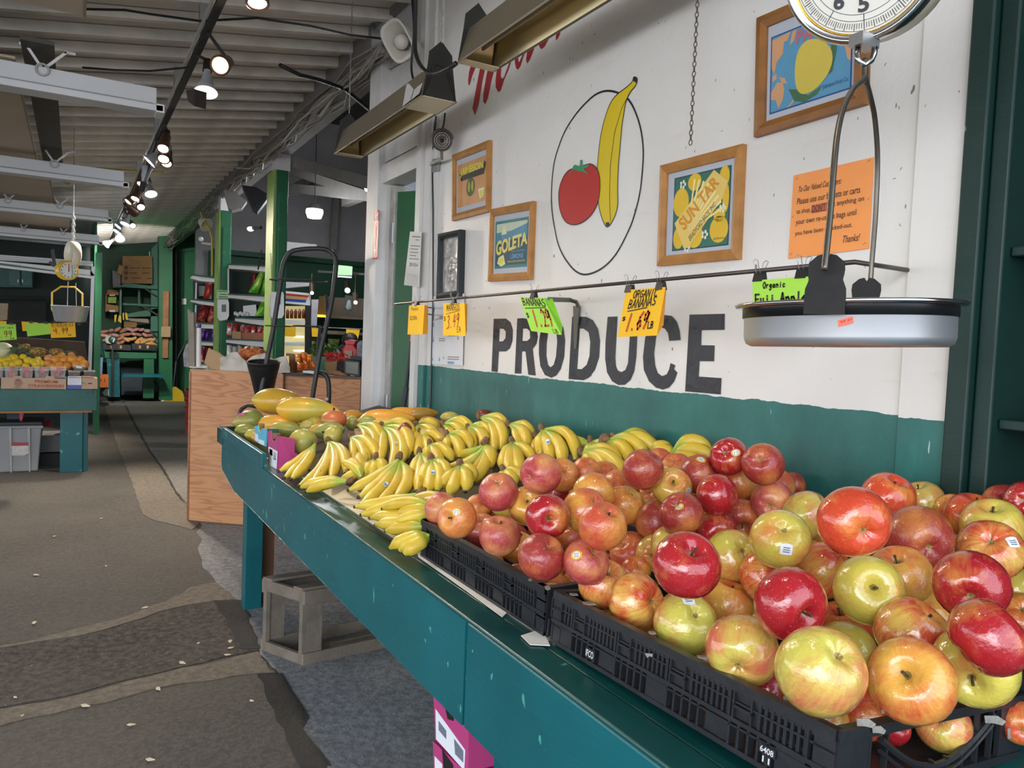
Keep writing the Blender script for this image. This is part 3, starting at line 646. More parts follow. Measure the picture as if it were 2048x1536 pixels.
# entries: px, py, diameter px, colour, stem direction (right, up, toward viewer) or None, sticker (dx,dy in radii, type) or None, label
NEAR = [
 (1207, 1170, 98, 'stripe', (.2, .8, .5), None, 'yellow and red streaked apple, stem hollow up, at the left end of the near crate'),
 (1273, 1204, 112, 'stripe', (-.6, -.2, -.6), None, 'red striped apple leaning over the near crate rim right of the streaked one'),
 (1228, 1222, 84, 'yel', None, None, 'pale yellow apple mostly hidden behind the red striped apple at the crate rim'),
 (1373, 1131, 130, 'crimson', (.15, .75, .6), None, 'large deep red glossy apple with a wide stem hollow facing up'),
 (1371, 1249, 120, 'yg', (-.2, -.5, -.6), (.0, .92, 'w'), 'yellow green apple with pink blush and a sticker on its top edge'),
 (1484, 1302, 138, 'yg', (.4, .3, -.8), None, 'wide orange and green blushed apple lying over the front rim'),
 (1642, 1341, 166, 'yg', (-.2, -.6, -.6), None, 'largest yellow green blushed apple at the near corner of the front rim'),
 (1822, 1362, 160, 'gold', (-.5, .5, .65), None, 'orange red apple with a stem hollow at upper left in the near row'),
 (1949, 1333, 152, 'yel', (-.55, -.25, .7), None, 'plain green yellow apple with a dark stem hollow on its left side'),
 (1540, 1383, 110, 'crimson', None, (.35, .05, 'w'), 'dark red apple with a white barcode sticker deep under the front rim'),
 (1637, 1442, 110, 'gold', None, (.0, .6, 'w'), 'orange apple wedged below the largest yellow green apple inside the crate'),
 (1727, 1427, 100, 'redor', None, None, 'red and yellow apple low between the two front row apples'),
 (1886, 1450, 100, 'yg', None, None, 'yellow green apple seen through the hand opening of the near crate'),
 (1786, 1456, 64, 'crimson', None, None, 'small red apple seen through the left of the crate hand opening'),
 (2040, 1446, 80, 'gold', None, None, 'orange apple at the far right inside the crate hand opening'),
 (2035, 1400, 84, 'gold', None, None, 'orange apple peeking out under the green yellow apple at the right edge'),
 (1690, 1305, 118, 'yel', None, None, 'pale yellow apple tucked behind the largest yellow green apple'),
 (1579, 1207, 140, 'crimson', (.35, -.2, .8), None, 'deep crimson apple with its brown stem hollow facing the viewer'),
 (1453, 1210, 100, 'gold', (.2, .9, .1), (.1, -.45, 'w'), 'orange apple with a white barcode sticker left of the deep crimson apple'),
 (1497, 1238, 92, 'yel', None, None, 'yellow apple hidden behind the wide orange and green one'),
 (1685, 1258, 112, 'redor', (-.2, .8, .2), None, 'red orange apple just right of the deep crimson apple'),
 (1737, 1180, 130, 'yel', (-.2, .35, .9), None, 'yellow green apple with a brown stem pit facing the viewer, middle of the heap'),
 (1540, 1152, 112, 'stripe', (0, -.4, -.7), None, 'orange striped apple directly above the deep crimson apple'),
 (1650, 1140, 106, 'stripe', None, None, 'red and yellow flamed apple between the sticker apple and the yellow green one'),
 (1800, 1153, 120, 'gold', (-.3, .8, .3), None, 'dull orange blushed apple behind the yellow green stem pit apple'),
 (1465, 1113, 104, 'yel', (-.3, -.4, -.7), None, 'plain yellow apple right of the large deep red glossy one'),
 (1561, 1078, 114, 'yel', (.1, -.4, -.6), (-.15, -.15, 'w'), 'yellow and orange apple with a white square sticker facing the viewer'),
 (1617, 1030, 94, 'yg', None, None, 'pale green apple with faint blush left of the big orange red one'),
 (1708, 1044, 136, 'redor', (0, .2, -.9), None, 'big orange red apple crowning the heap in the near crate'),
 (1775, 998, 100, 'redor', (.2, .75, .4), None, 'red apple with an open stem hollow behind the big orange red one'),
 (1842, 1003, 86, 'yg', (-.3, .9, .1), None, 'green apple with pink side at the back of the heap near the green post'),
 (1838, 1075, 120, 'dusk', (.1, .2, -.9), None, 'brownish red shiny apple right of the big orange red one'),
 (1942, 1172, 134, 'crimson', (.5, .2, -.8), None, 'pinkish red apple with yellow mottling at the right of the heap'),
 (1823, 1268, 136, 'stripe', (.4, .7, .3), None, 'orange red lobed apple in the second row behind the stem hollow apple'),
 (1975, 1275, 148, 'crimson', (.5, .4, .1), None, 'long dark red apple behind the plain green yellow apple'),
 (1862, 1232, 110, 'gold', None, None, 'shaded orange apple deep between the red apples at right'),
 (1875, 1160, 84, 'redor', None, None, 'small orange red apple deep in the gap beside the brownish red one'),
 (1980, 1100, 118, 'stripe', (.3, -.4, -.5), (.25, .45, 'w'), 'yellow apple with a red crown and a white sticker near the right edge'),
 (1985, 1055, 112, 'yel', (-.2, .8, .3), None, 'bright yellow apple with its stem hollow up near the right edge'),
 (1898, 1085, 74, 'yel', None, (.0, .6, 'w'), 'small yellow apple with a sticker squeezed behind the brownish red one'),
 (1947, 1035, 102, 'redor', (.1, .85, .2), None, 'orange red apple with a shallow hollow before the green post'),
 (1903, 1022, 66, 'gold', None, None, 'orange apple half hidden before the green post'),
 (2008, 1008, 78, 'dusk', None, None, 'brownish orange apple at the back near the right edge'),
 (2052, 1002, 76, 'crimson', None, None, 'red apple cut by the right edge of the picture at the back'),
 (2048, 1048, 66, 'gold', None, None, 'orange apple cut by the right edge in the third row from the back'),
 (2030, 1180, 92, 'yel', None, None, 'yellow apple at the right edge below the stickered yellow and red one'),
 (2042, 1236, 100, 'gold', None, None, 'orange yellow apple at the right edge beside the dark red long one'),
 (1432, 1065, 78, 'crimson', None, None, 'bright red glossy apple behind the plain yellow one'),
 (1385, 1072, 62, 'redor', None, None, 'orange apple behind the large deep red glossy one'),
 (1345, 1092, 84, 'yel', (0, .8, .2), None, 'yellow apple with a red cap peeping behind the large deep red one'),
 (1312, 1110, 80, 'yel', None, None, 'pale yellow apple left of the large deep red glossy one'),
 (1272, 1142, 58, 'redor', None, None, 'orange apple deep between the streaked apple and the large red one'),
 (1302, 1282, 62, 'redor', None, None, 'red orange apple low at the rim left of the blushed yellow green one'),
 (1397, 1325, 58, 'gold', None, None, 'orange apple low at the rim right of the blushed yellow green one'),
]
FAR = [
 (883, 1019, 66, 'pink', None, None, 'dusky pink apple at the far left corner of the left crate'),
 (915, 1036, 78, 'ordusk', (-.5, .1, .8), (.0, .45, 'y'), 'orange red apple with its blossom end and a yellow sticker at the left crate corner'),
 (997, 983, 76, 'pink', None, None, 'rose pink apple at the back left of the left crate beside the bananas'),
 (1081, 948, 79, 'pink', None, None, 'rose red apple crowning the back of the left crate before the bananas'),
 (1124, 950, 66, 'ordusk', None, None, 'orange apple right behind the rose red crowning one'),
 (1173, 943, 58, 'ordusk', None, None, 'glossy orange red apple in the back row left of a paler one'),
 (1209, 955, 64, 'ordusk', None, None, 'freckled orange apple in the back row'),
 (1014, 1004, 66, 'yel', None, None, 'yellow pink apple half hidden left of the stem hollow apple'),
 (1056, 1012, 76, 'gold', (-.05, .5, .8), None, 'yellow and pink apple with a dark stem hollow facing the viewer'),
 (1095, 1033, 86, 'crimson', (.05, -.05, 1), None, 'bright crimson apple with its star shaped blossom end facing the viewer'),
 (958, 1015, 52, 'ordusk', None, None, 'small orange apple tucked behind the blossom end apple'),
 (962, 1060, 68, 'pink', None, None, 'pink apple left of the vertically striped one at the crate rim'),
 (1000, 1072, 80, 'pink', (0, .9, .3), None, 'pink striped apple with its stem hollow up at the left crate rim'),
 (985, 1028, 52, 'ordusk', None, None, 'orange apple peeping behind the striped pink one'),
 (1035, 1095, 72, 'gold', (.3, .85, .1), (-.3, -.6, 'y'), 'yellow orange apple with a yellow sticker low at the left crate rim'),
 (1084, 1113, 92, 'dusk', None, None, 'large dull red apple at the near rim of the left crate'),
 (1147, 1073, 66, 'ordusk', None, None, 'glossy orange apple behind the yellow stickered pink red one'),
 (1170, 1020, 86, 'gold', None, None, 'golden orange apple behind the pink orange stem hollow apple'),
 (1205, 1053, 92, 'ordusk', (.35, .75, .45), None, 'pink orange apple with a deep stem hollow in the middle of the left crate'),
 (1173, 1123, 90, 'pink', None, (-.5, .45, 'y'), 'pink red apple with a yellow sticker at the near corner of the left crate'),
 (1249, 1009, 78, 'gold', None, None, 'smooth yellow orange apple right of the crate centre'),
 (1242, 975, 74, 'ordusk', None, None, 'apple with red and yellow bands behind the smooth yellow orange one'),
 (1287, 938, 78, 'dusk', None, None, 'round red apple at the back before the banana stems'),
 (1344, 975, 76, 'yel', (-.1, .45, .8), (.6, -.05, 'y'), 'yellow apple with a stem hollow and a yellow sticker in the third row'),
 (1305, 995, 64, 'ordusk', None, None, 'orange red apple under the yellow stem hollow one'),
 (1400, 948, 76, 'dusk', None, (-.1, .8, 'y'), 'orange red apple with a sticker on its crown in the back row'),
 (1352, 936, 62, 'ordusk', None, (-.8, .0, 'y'), 'orange apple in the back row with a sticker at its left side'),
 (1318, 925, 56, 'ordusk', None, None, 'orange apple mostly hidden at the very back'),
 (1362, 1027, 84, 'dusk', None, (-.3, .5, 'y'), 'dark orange apple with a yellow sticker on its upper left'),
 (1311, 1045, 80, 'dusk', (.4, .7, .1), None, 'dark red apple in the middle right of the left crate'),
 (1410, 1030, 60, 'ordusk', None, None, 'orange red apple half behind the dark orange stickered one'),
 (1260, 1103, 80, 'ordusk', None, None, 'freckled yellow orange apple at the boundary of the two crates'),
 (1187, 987, 80, 'gold', None, None, 'yellow and red apple behind the golden orange one'),
 (1112, 985, 52, 'crimson', None, None, 'dark red apple behind the bright crimson one'),
 (1458, 913, 74, 'crimson', None, (.1, .3, 'y'), 'red apple with a yellow sticker topmost of the back heap'),
 (1526, 928, 80, 'dusk', None, None, 'round orange red apple topmost right of the back heap'),
 (1481, 964, 74, 'ordusk', None, None, 'orange red apple below the two topmost ones'),
 (1435, 990, 80, 'crimson', None, None, 'crimson apple at the left of the back heap'),
 (1544, 1003, 80, 'pink', None, None, 'rosy apple with a pale patch at the right of the back heap'),
 (1551, 974, 72, 'ordusk', None, (-.5, .3, 'y'), 'orange apple with a yellow sticker behind the rosy one'),
 (1583, 972, 54, 'dusk', None, None, 'dark red apple at the far right of the back heap against the wainscot'),
 (1482, 1037, 78, 'dusk', (-.1, -.4, .8), (0, -.85, 'y'), 'dark orange red apple with its blossom end low before the back heap'),
]
apples = []
for L_, sz, g in ((NEAR, .100, 0), (FAR, .086, 1)):
 for e in L_:
  s = sz * (.97 if e[3] in ('crimson',) else 1)
  d = FPX * s / e[2]
  lo, hi = (.80, 1.62) if g == 0 else (1.0, 2.02)
  d = max(lo, min(hi, d))
  apples.append([e, d, d, g])
def A_pos(a): return at(a[0][0], a[0][1], d=a[1])
def A_r(a): return a[0][2] * a[1] / FPX / 2
for it in range(160):
 ps = [A_pos(a) for a in apples]; rs = [A_r(a) for a in apples]; mv = [0.0] * len(apples)
 for i in range(len(apples)):
  for j in range(i):
   dd = (ps[i] - ps[j]).length; ov = (rs[i] + rs[j]) * .93 - dd
   if ov > 0:
    s = ov * .35 + .0005
    if apples[i][1] < apples[j][1]: mv[i] -= s; mv[j] += s
    else: mv[i] += s; mv[j] -= s
 for i, a in enumerate(apples):
  a[1] += max(-.02, min(.02, mv[i])) + (a[2] - a[1]) * .02
  p = A_pos(a); r = A_r(a)
  if p.x + r * .95 > 1.585: a[1] -= .01
  if p.z - r * .95 < CZ + .012: a[1] -= .008
  a[1] = max(a[2] * .84, min(a[2] * 1.22, a[1]))
for a in apples:                                  # nothing sinks through the crate floor
 for k in range(400):
  p = A_pos(a)
  if p.z - A_r(a) * .9 >= CZ + .010: break
  a[1] -= .002
placed = [(A_pos(a), A_r(a)) for a in apples]
def put_apple(p, size, colr, stem, rr, label, group=None, parts=True, sticker=None, px=None):
 ki = rr.randrange(4); kind = KINDS[ki]
 me = AMESH[ki]; o = bpy.data.objects.new('apple', me); COL.objects.link(o); o.location = p; o.scale = (size / 1.02,) * 3
 o.material_slots[0].link = 'OBJECT'; o.material_slots[0].material = AP[colr]
 vis_stem = stem is not None
 if stem is None: stem = (rr.uniform(-.8, .8), rr.uniform(-1, .1), rr.uniform(-.9, -.35))
 w = cam2world(stem).normalized(); qt = w.to_track_quat('Z', 'Y') @ Quaternion((0, 0, 1), rr.random() * 6.28)
 o.rotation_mode = 'QUATERNION'; o.rotation_quaternion = qt
 tag(o, label, 'apple', group)
 if vis_stem and parts:
  s = bpy.data.objects.new('stem', sm_ if rr.random() < .7 else cam_)
  if s.data is cam_: s.data = sm_
  COL.objects.link(s); s.parent = o
 if sticker:
  dx, dy, ty = sticker
  v = cam2world((dx, dy, math.sqrt(max(.04, 1 - dx * dx - dy * dy)))); toc = (O - p).normalized()
  v = qt.inverted() @ v; up = qt.inverted() @ Vector((rr.uniform(-.3, .3), rr.uniform(-.3, .3), 1))
  if ty == 'y':
   vs, fs = disc_on(kind, v, up, [(.27 * math.cos(a * .5236) * (1.05 if a % 2 else .95), .21 * math.sin(a * .5236)) for a in range(12)], 1.008); m = M_STY
   vs2, fs2 = disc_on(kind, v, up, [(.17 * math.cos(a * .5236), .15 * math.sin(a * .5236)) for a in range(12)], 1.014)
  else:
   vs, fs = disc_on(kind, v, up, [(-.20, -.17), (0, -.18), (.20, -.17), (.2, 0), (.20, .17), (.1, .2), (0, .21), (-.1, .2), (-.20, .17), (-.2, 0)], 1.008); m = M_STW; vs2 = None
  mm = bpy.data.meshes.new('sticker'); mm.from_pydata(vs, [], fs); mm.materials.append(m); s = bpy.data.objects.new('sticker', mm); COL.objects.link(s); s.parent = o
  if vs2:
   mm = bpy.data.meshes.new('sticker_centre'); mm.from_pydata(vs2, [], fs2); mm.materials.append(M_STW); s2 = bpy.data.objects.new('sticker_centre', mm); COL.objects.link(s2); s2.parent = o
  vs3 = []; fs3 = []
  for i in range(3):
   a, b = disc_on(kind, v, up, [(-.11, -.09 + i * .07), (.11, -.09 + i * .07), (.11, -.06 + i * .07), (-.11, -.06 + i * .07)], 1.02)
   a = a[1:]; k = len(vs3); vs3 += a; fs3.append((k, k + 1, k + 2, k + 3))
  mm = bpy.data.meshes.new('print'); mm.from_pydata(vs3, [], fs3); mm.materials.append(M_STB); s3 = bpy.data.objects.new('print', mm); COL.objects.link(s3); s3.parent = o
 return o
rr = random.Random(21)
for a in apples:
 e = a[0]; p = A_pos(a)
 put_apple(p, 2.12 * A_r(a), e[3], e[4], rr, e[6], 'big glossy apples in the near crate' if a[3] == 0 else 'dusky red apples in the left crate', sticker=e[5])
# filler apples under the visible layer
SIL = [(845, 1010), (900, 990), (1000, 950), (1080, 918), (1200, 925), (1290, 905), (1340, 930), (1420, 905), (1530, 898), (1600, 960), (1700, 990), (1850, 975), (1900, 1000), (2300, 985)]
def proj(p):
 q = p - O; x = q.x * _X.x + q.y * _Y.x + q.z * _Z.x; y = q.x * _X.y + q.y * _Y.y + q.z * _Z.y; d = depth(p); return 1024 + FPX * x / d, 768 - FPX * y / d
def occl(p, r):
 """would this filler hide or cut a placed apple?"""
 for q, s in placed:
  if (p - q).length < (r + s) * .90: return True
 dp = depth(p); ax = (p - O) / dp
 u, v = proj(p); lim = next((a[1] + (b[1] - a[1]) * (u - a[0]) / (b[0] - a[0]) for a, b in zip(SIL, SIL[1:]) if a[0] <= u <= b[0]), 1000)
 if v - r * FPX / dp < lim + 6: return True
 for q, s in placed:
  dq = depth(q); bx = (q - O) / dq
  if dp < dq + .02 and (ax - bx).length < r / dp + s / dq * .9: return True
 return False
cnt = 0
for g, (xa, xb, ya, yb) in enumerate(((.80, 1.56, .575, 1.17), (.80, 1.56, 1.215, 1.80))):
 r0 = .043 if g == 0 else .037
 for layer in range(5):
  z = CZ + .012 + r0 + layer * r0 * 1.62
  n = 0; y = ya + r0 + (layer % 2) * r0
  while y < yb - r0 * .8:
   x = xa + r0 + ((n + layer) % 2) * r0 * .9
   while x < xb - r0 * .8:
    top = .955 + (x - .79) * .42
    p = Vector((x + rr.uniform(-.006, .006), y + rr.uniform(-.006, .006), z + (x > 1.2) * .02))
    if p.z + r0 * .6 < top and not occl(p, r0):
     put_apple(p, r0 * 2, rr.choice(['redor', 'gold', 'crimson', 'yel', 'stripe'] if g == 0 else ['ordusk', 'dusk', 'pink', 'gold']), None, rr,
                              'apple buried under the top layer of the near crate heap' if g == 0 else 'apple buried under the top layer of the left crate heap',
                              'buried apples in the near crate' if g == 0 else 'buried apples in the left crate', parts=False); placed.append((p, r0)); cnt += 1
    x += r0 * 2.02
   y += r0 * 1.78; n += 1
print('apples', len(apples), 'fillers', cnt)
# == PAINTED WALL: lettering, mural
M_LET = P('black_sign_paint', '#23242a', .4, var=.3, scale=40, bump=.3, bscale=30)
M_RED = P('red_sign_paint', '#a31a22', .5, var=.08)
XW = D - .0015
def wp(x, y): return at(x, y, X=XW)
def flatloops(mb, loops):
 allp = [p for l in loops for p in l]; b = len(mb.v); mb.v += allp
 for t in tessellate_polygon(loops): mb.f.append(tuple(b + i for i in t))
def ltr(loops, sx_=3.938, ox=960, oy=600, name='painted_letter', mat=None):
 mb = MB(); flatloops(mb, [[wp(ox + x / sx_, oy + y / sx_) for x, y in l] for l in loops]); return mb.build(name, mat or M_LET, wall)
ltr([[(108, 148), (205, 146), (240, 175), (258, 235), (255, 320), (235, 380), (205, 405), (148, 405), (138, 567), (90, 562)], [(155, 225), (185, 227), (203, 250), (200, 300), (180, 325), (150, 327)]])
ltr([[(293, 145), (345, 143), (400, 155), (440, 195), (455, 290), (445, 345), (415, 385), (438, 595), (380, 588), (358, 405), (330, 405), (325, 580), (273, 578)], [(338, 225), (370, 225), (392, 245), (395, 300), (372, 322), (333, 322)]])
ltr([[(480, 230), (510, 170), (565, 150), (620, 165), (655, 215), (670, 320), (662, 450), (635, 545), (600, 595), (560, 612), (510, 590), (475, 520), (463, 420), (465, 320)], [(535, 260), (565, 225), (600, 245), (608, 330), (597, 450), (580, 510), (555, 530), (535, 510), (522, 440), (524, 340)]])
ltr([[(725, 130), (835, 132), (890, 160), (930, 230), (945, 320), (938, 450), (905, 550), (860, 610), (815, 632), (697, 622)], [(785, 225), (815, 225), (855, 255), (868, 330), (862, 440), (840, 510), (800, 545), (765, 543)]])
ltr([[(1005, 132), (1083, 130), (1065, 450), (1070, 520), (1085, 555), (1115, 568), (1145, 550), (1165, 500), (1180, 280), (1188, 128), (1245, 128), (1230, 450), (1215, 560), (1185, 630), (1140, 668), (1090, 670), (1040, 640), (1000, 570), (985, 460), (988, 330)]])
ltr([[(1580, 315), (1490, 322), (1480, 260), (1455, 225), (1430, 218), (1400, 240), (1385, 300), (1370, 420), (1380, 520), (1400, 575), (1435, 600), (1470, 585), (1490, 545), (1500, 497), (1538, 513), (1528, 545), (1555, 572), (1530, 640), (1490, 690), (1440, 706), (1385, 690), (1330, 640), (1290, 550), (1283, 450), (1300, 300), (1335, 190), (1380, 140), (1450, 118), (1510, 125), (1550, 170), (1572, 240)]])
ltr([[(1650, 115), (1928, 108), (1925, 235), (1745, 238), (1742, 355), (1848, 358), (1843, 483), (1730, 482), (1722, 603), (1902, 615), (1895, 744), (1615, 720)]])
for l in ([(290, 660), (350, 670), (320, 785), (270, 900), (235, 1020), (222, 1030), (218, 960), (230, 860)], [(395, 650), (455, 650), (425, 800), (385, 1000), (345, 1250), (300, 1390), (270, 1310), (290, 1200), (330, 980)],
          [(490, 650), (565, 670), (535, 820), (490, 1000), (460, 1160), (425, 1255), (398, 1220), (400, 1130), (430, 960)],
          [(660, 700), (590, 720), (565, 830), (548, 960), (550, 1050), (580, 1110), (610, 1090), (650, 960), (700, 850), (745, 710), (770, 600), (755, 600), (730, 705), (690, 820), (650, 930), (625, 950), (610, 920), (615, 820)],
          [(800, 540), (780, 660), (780, 750), (795, 820), (820, 840), (850, 790), (880, 690), (920, 590), (940, 500), (925, 500), (900, 580), (860, 690), (835, 745), (822, 740), (818, 660), (835, 540)],
          [(945, 480), (935, 580), (915, 720), (930, 765), (960, 720), (1000, 620), (1050, 470), (1020, 500), (975, 600), (960, 600), (955, 560), (975, 480)],
          [(1060, 440), (1065, 530), (1085, 580), (1105, 590), (1140, 560), (1190, 460), (1250, 330), (1280, 250), (1240, 320), (1180, 420), (1150, 470), (1120, 475), (1095, 440), (1085, 380)],
          [(1310, 250), (1340, 150), (1400, 130), (1362, 270), (1320, 420), (1285, 485), (1272, 470), (1280, 390)],
          [(1745, -60), (1830, -60), (1765, 88), (1750, 60)], [(1875, -60), (1955, -60), (1900, 32), (1885, 20)]):
 ltr([l], 6.023, 900, 0, 'painted_script_stroke', M_RED)
# oval mural with a plain tomato and a plain banana
def strip(mb, pts, w, closed=True, x=None):
 n = len(pts)
 for i in range(n if closed else n - 1):
  a, b = pts[i], pts[(i + 1) % n]; d = (b - a)
  if d.length < 1e-6: continue
  d.normalize(); s = Vector((0, -d.z, d.y)) * w / 2; e = d * w * .3
  mb.add([a - s - e, a + s - e, b + s + e, b - s + e], [(0, 1, 2, 3)])
def smooth(pts, n=4, closed=True):
 out = []; m = len(pts)
 for i in range(m if closed else m - 1):
  p0, p1, p2, p3 = [Vector(pts[j % m] if closed else pts[max(0, min(m - 1, j))]) for j in (i - 1, i, i + 1, i + 2)]
  for k in range(n):
   t = k / n; out.append(.5 * ((2 * p1) + (p2 - p0) * t + (2 * p0 - 5 * p1 + 4 * p2 - p3) * t * t + (3 * p1 - p0 - 3 * p2 + p3) * t ** 3))
 return out
def mz(l, off=0): return [at(1060 + x / 3.49, 130 + y / 3.49, X=XW - off) for x, y in l]
oval = smooth(mz([(545, 180), (620, 197), (690, 245), (740, 340), (775, 460), (790, 600), (783, 750), (765, 900), (730, 1040), (690, 1150), (600, 1320), (500, 1420), (395, 1462), (320, 1440), (250, 1360), (200, 1260), (170, 1130), (152, 1000), (150, 870), (165, 700), (200, 570), (250, 450), (330, 330), (420, 235), (480, 195)]))
mb = MB(); strip(mb, oval, .007); mb.build('painted_oval', M_LET, wall)
ban = smooth(mz([(725, 85), (748, 95), (740, 140), (700, 190), (672, 250), (655, 340), (640, 440), (630, 560), (618, 700), (612, 850), (612, 980), (590, 1060), (555, 1120), (530, 1125), (500, 1060), (478, 960), (470, 820), (472, 700), (485, 560), (505, 440), (530, 350), (565, 260), (610, 205), (680, 150), (715, 115)], .0004))
mb = MB(); mb.flat(ban); mb.build('painted_banana', P('mural_yellow', '#d6bd17', .5, var=.05), wall)
mb = MB(); strip(mb, [p + Vector((-.0008, 0, 0)) for p in ban], .0035); strip(mb, [p for p in mz([(700, 190), (640, 300), (590, 470), (560, 700), (555, 900), (560, 1090)], .0014)], .0025, False)
flatloops(mb, [mz([(725, 82), (750, 92), (744, 125), (718, 110)], .0014)]); flatloops(mb, [mz([(530, 1128), (558, 1120), (550, 1095), (528, 1100)], .0014)]); mb.build('painted_outline', M_LET, wall)
tom = smooth(mz([(340, 715), (420, 690), (470, 730), (488, 810), (480, 930), (445, 1020), (385, 1085), (315, 1115), (250, 1095), (212, 1020), (200, 920), (210, 840), (240, 770), (280, 730)], .0018))
mb = MB(); mb.flat(tom); mb.build('painted_tomato', P('mural_red', '#b3211f', .5, var=.06), wall)
mb = MB(); strip(mb, [p + Vector((-.0006, 0, 0)) for p in tom], .0035); mb.build('painted_outline', M_LET, wall)
mb = MB(); mb.flat(smooth(mz([(345, 745), (300, 730), (268, 800), (290, 735), (310, 695), (345, 705), (350, 665), (365, 665), (365, 705), (410, 690), (400, 715), (375, 725), (410, 765), (360, 740)], .003), 2)); mb.build('painted_leaf', P('mural_green', '#2f8a5c', .5, var=.06), wall)
# == PICTURES ON THE WALL
M_OAK = P('oak_frame', '#a8753c', .45, var=.22, scale=14); M_OAKD = P('dark_oak_frame', '#8a5a2a', .45, var=.25, scale=14)
M_MAT = P('mat_board', '#b4bac4', .7, var=.03)
M_GLASS = NT('picture_glass')
_t = M_GLASS; _g = _t.n('ShaderNodeBsdfGlossy'); _g.inputs['Roughness'].default_value = .04; _tr = _t.n('ShaderNodeBsdfTransparent'); _mx = _t.n('ShaderNodeMixShader'); _lw = _t.n('ShaderNodeLayerWeight'); _lw.inputs[0].default_value = .25
_t.l(_t.math('MULTIPLY', _lw.outputs['Facing'], .12), _mx.inputs[0]); _t.l(_tr.outputs[0], _mx.inputs[1]); _t.l(_g.outputs[0], _mx.inputs[2]); _t.l(_mx.outputs[0], _t.t.nodes['Material Output'].inputs[0]); M_GLASS = _t.m
def frame(px, label, fw=.032, matc=M_MAT, fm=None, thick=.018, glass=True, name='picture_frame'):
 c = [at(x, y, X=D - thick) for x, y in px]; q = Quad(*c); ctr = sum(c, Vector()) / 4
 t = thing(name, label, 'picture', (D, ctr.y, min(p.z for p in c)))
 W_ = (c[1] - c[0]).length; H_ = (c[3] - c[0]).length; u, v = fw / W_, fw / H_
 o_ = [(0, 0), (1, 0), (1, 1), (0, 1)]; i_ = [(u, v), (1 - u, v), (1 - u, 1 - v), (u, 1 - v)]
 for k in range(4):
  a, b = o_[k], o_[(k + 1) % 4]; d_, e = i_[k], i_[(k + 1) % 4]
  mb = MB(); fr = [q.p(*a, 0), q.p(*b, 0), q.p(*e, -.003), q.p(*d_, -.003)]; bk = [Vector((D - .0005, p.y, p.z)) for p in fr]
  mid = [q.p((a[0] + d_[0]) / 2, (a[1] + d_[1]) / 2, .004), q.p((b[0] + e[0]) / 2, (b[1] + e[1]) / 2, .004)]
  vs = fr + bk + mid; mb.add(vs, [(0, 1, 9, 8), (8, 9, 2, 3), (7, 6, 5, 4), (0, 4, 5, 1), (1, 5, 6, 2, 9), (2, 6, 7, 3), (3, 7, 4, 0, 8)])
  mb.build('frame_rail', fm or M_OAK, t)
 qi = Quad(*[Vector((D - .007, q.p(a, b).y, q.p(a, b).z)) for a, b in i_])
 mb = MB(); mb.add([Vector((D - .007, p.y, p.z)) for p in qi.c], [(0, 1, 2, 3)]); mb.build('mat_board', matc, t)
 if glass: mb = MB(); mb.add([p + qi.n * .004 for p in qi.c], [(0, 1, 2, 3)]); mb.build('glass_pane', M_GLASS, t)
 return t, qi
def pol(t, q, name, pts, mat, off): mb = MB(); mb.flat(q.poly(pts, off)); return mb.build(name, mat, t)
def fnt(t, q, s, u0, v0, u1, v1, mat, off=.0016, **k):
 mb = MB(); font(mb, q, s, u0, v0, u1, v1, off, **k); return mb.build('lettering', mat, t)
C_ = lambda n, h, r=.55, **k: P(n, h, r, var=k.get('var', .04))
# Jameson label
t, q = frame([(904, 310), (978, 279.5), (976, 423), (903, 442)], 'oak framed crate label reading JAMESON at the upper left of the wall')
pol(t, q, 'label_print', [(.04, .1), (.97, .1), (.97, .9), (.04, .9)], C_('lab_peach', '#c8935f', var=.12), .0006)
pol(t, q, 'label_shadow', [(.1, .27), (.16, .42), (.9, .42), (.98, .24), (.9, .18), (.86, .3), (.2, .32)], C_('lab_black', '#2a2d2b'), .001)
fnt(t, q, 'JAMESON', .13, .18, .88, .35, C_('lab_yellow', '#d6d23e'), bold=.03)
pol(t, q, 'ornament', ucircle(.48, .58, .14, .17), C_('lab_olive', '#4c5a2c', var=.3), .001); pol(t, q, 'ornament', ucircle(.43, .57, .04, .1), C_('lab_lime', '#a3a843'), .0014); pol(t, q, 'ornament', ucircle(.54, .57, .04, .1), C_('lab_lime', '#a3a843'), .0014)
pol(t, q, 'glass_drawing', [(.72, .66), (.92, .66), (.88, .82), (.78, .84)], C_('lab_pale', '#dcdcb8'), .001); pol(t, q, 'glass_drawing', [(.77, .7), (.87, .7), (.86, .8), (.79, .8)], C_('lab_yellow', '#d6d23e'), .0014)
# Goleta label
t, q = frame([(978.5, 419), (1066, 401.6), (1060, 559), (975, 563)], 'oak framed crate label reading GOLETA LEMONS with a sailing boat')
pol(t, q, 'label_print', [(.04, .10), (.97, .10), (.97, .91), (.04, .91)], C_('lab_teal', '#3c7b7c'), .0006)
pol(t, q, 'sky_print', [(.08, .15), (.93, .15), (.93, .40), (.08, .40)], C_('lab_sky', '#bcc8b0', var=.1), .001)
pol(t, q, 'sea_print', [(.08, .30), (.5, .29), (.93, .2), (.93, .44), (.08, .44)], C_('lab_sea', '#4a86a0', var=.25), .0013)
pol(t, q, 'sail_print', [(.22, .34), (.3, .18), (.38, .33)], C_('lab_sail', '#d9d6ae'), .0017)
pol(t, q, 'field_print', [(.08, .46), (.93, .42), (.93, .86), (.08, .86)], C_('lab_navy', '#2c4c58'), .0013)
fnt(t, q, 'GOLETA', .08, .36, .95, .62, C_('lab_cream', '#dccf6d'), .002, curve=lambda a, x, y: (.44 - .10 * a, .70 - .16 * a), bold=.04)
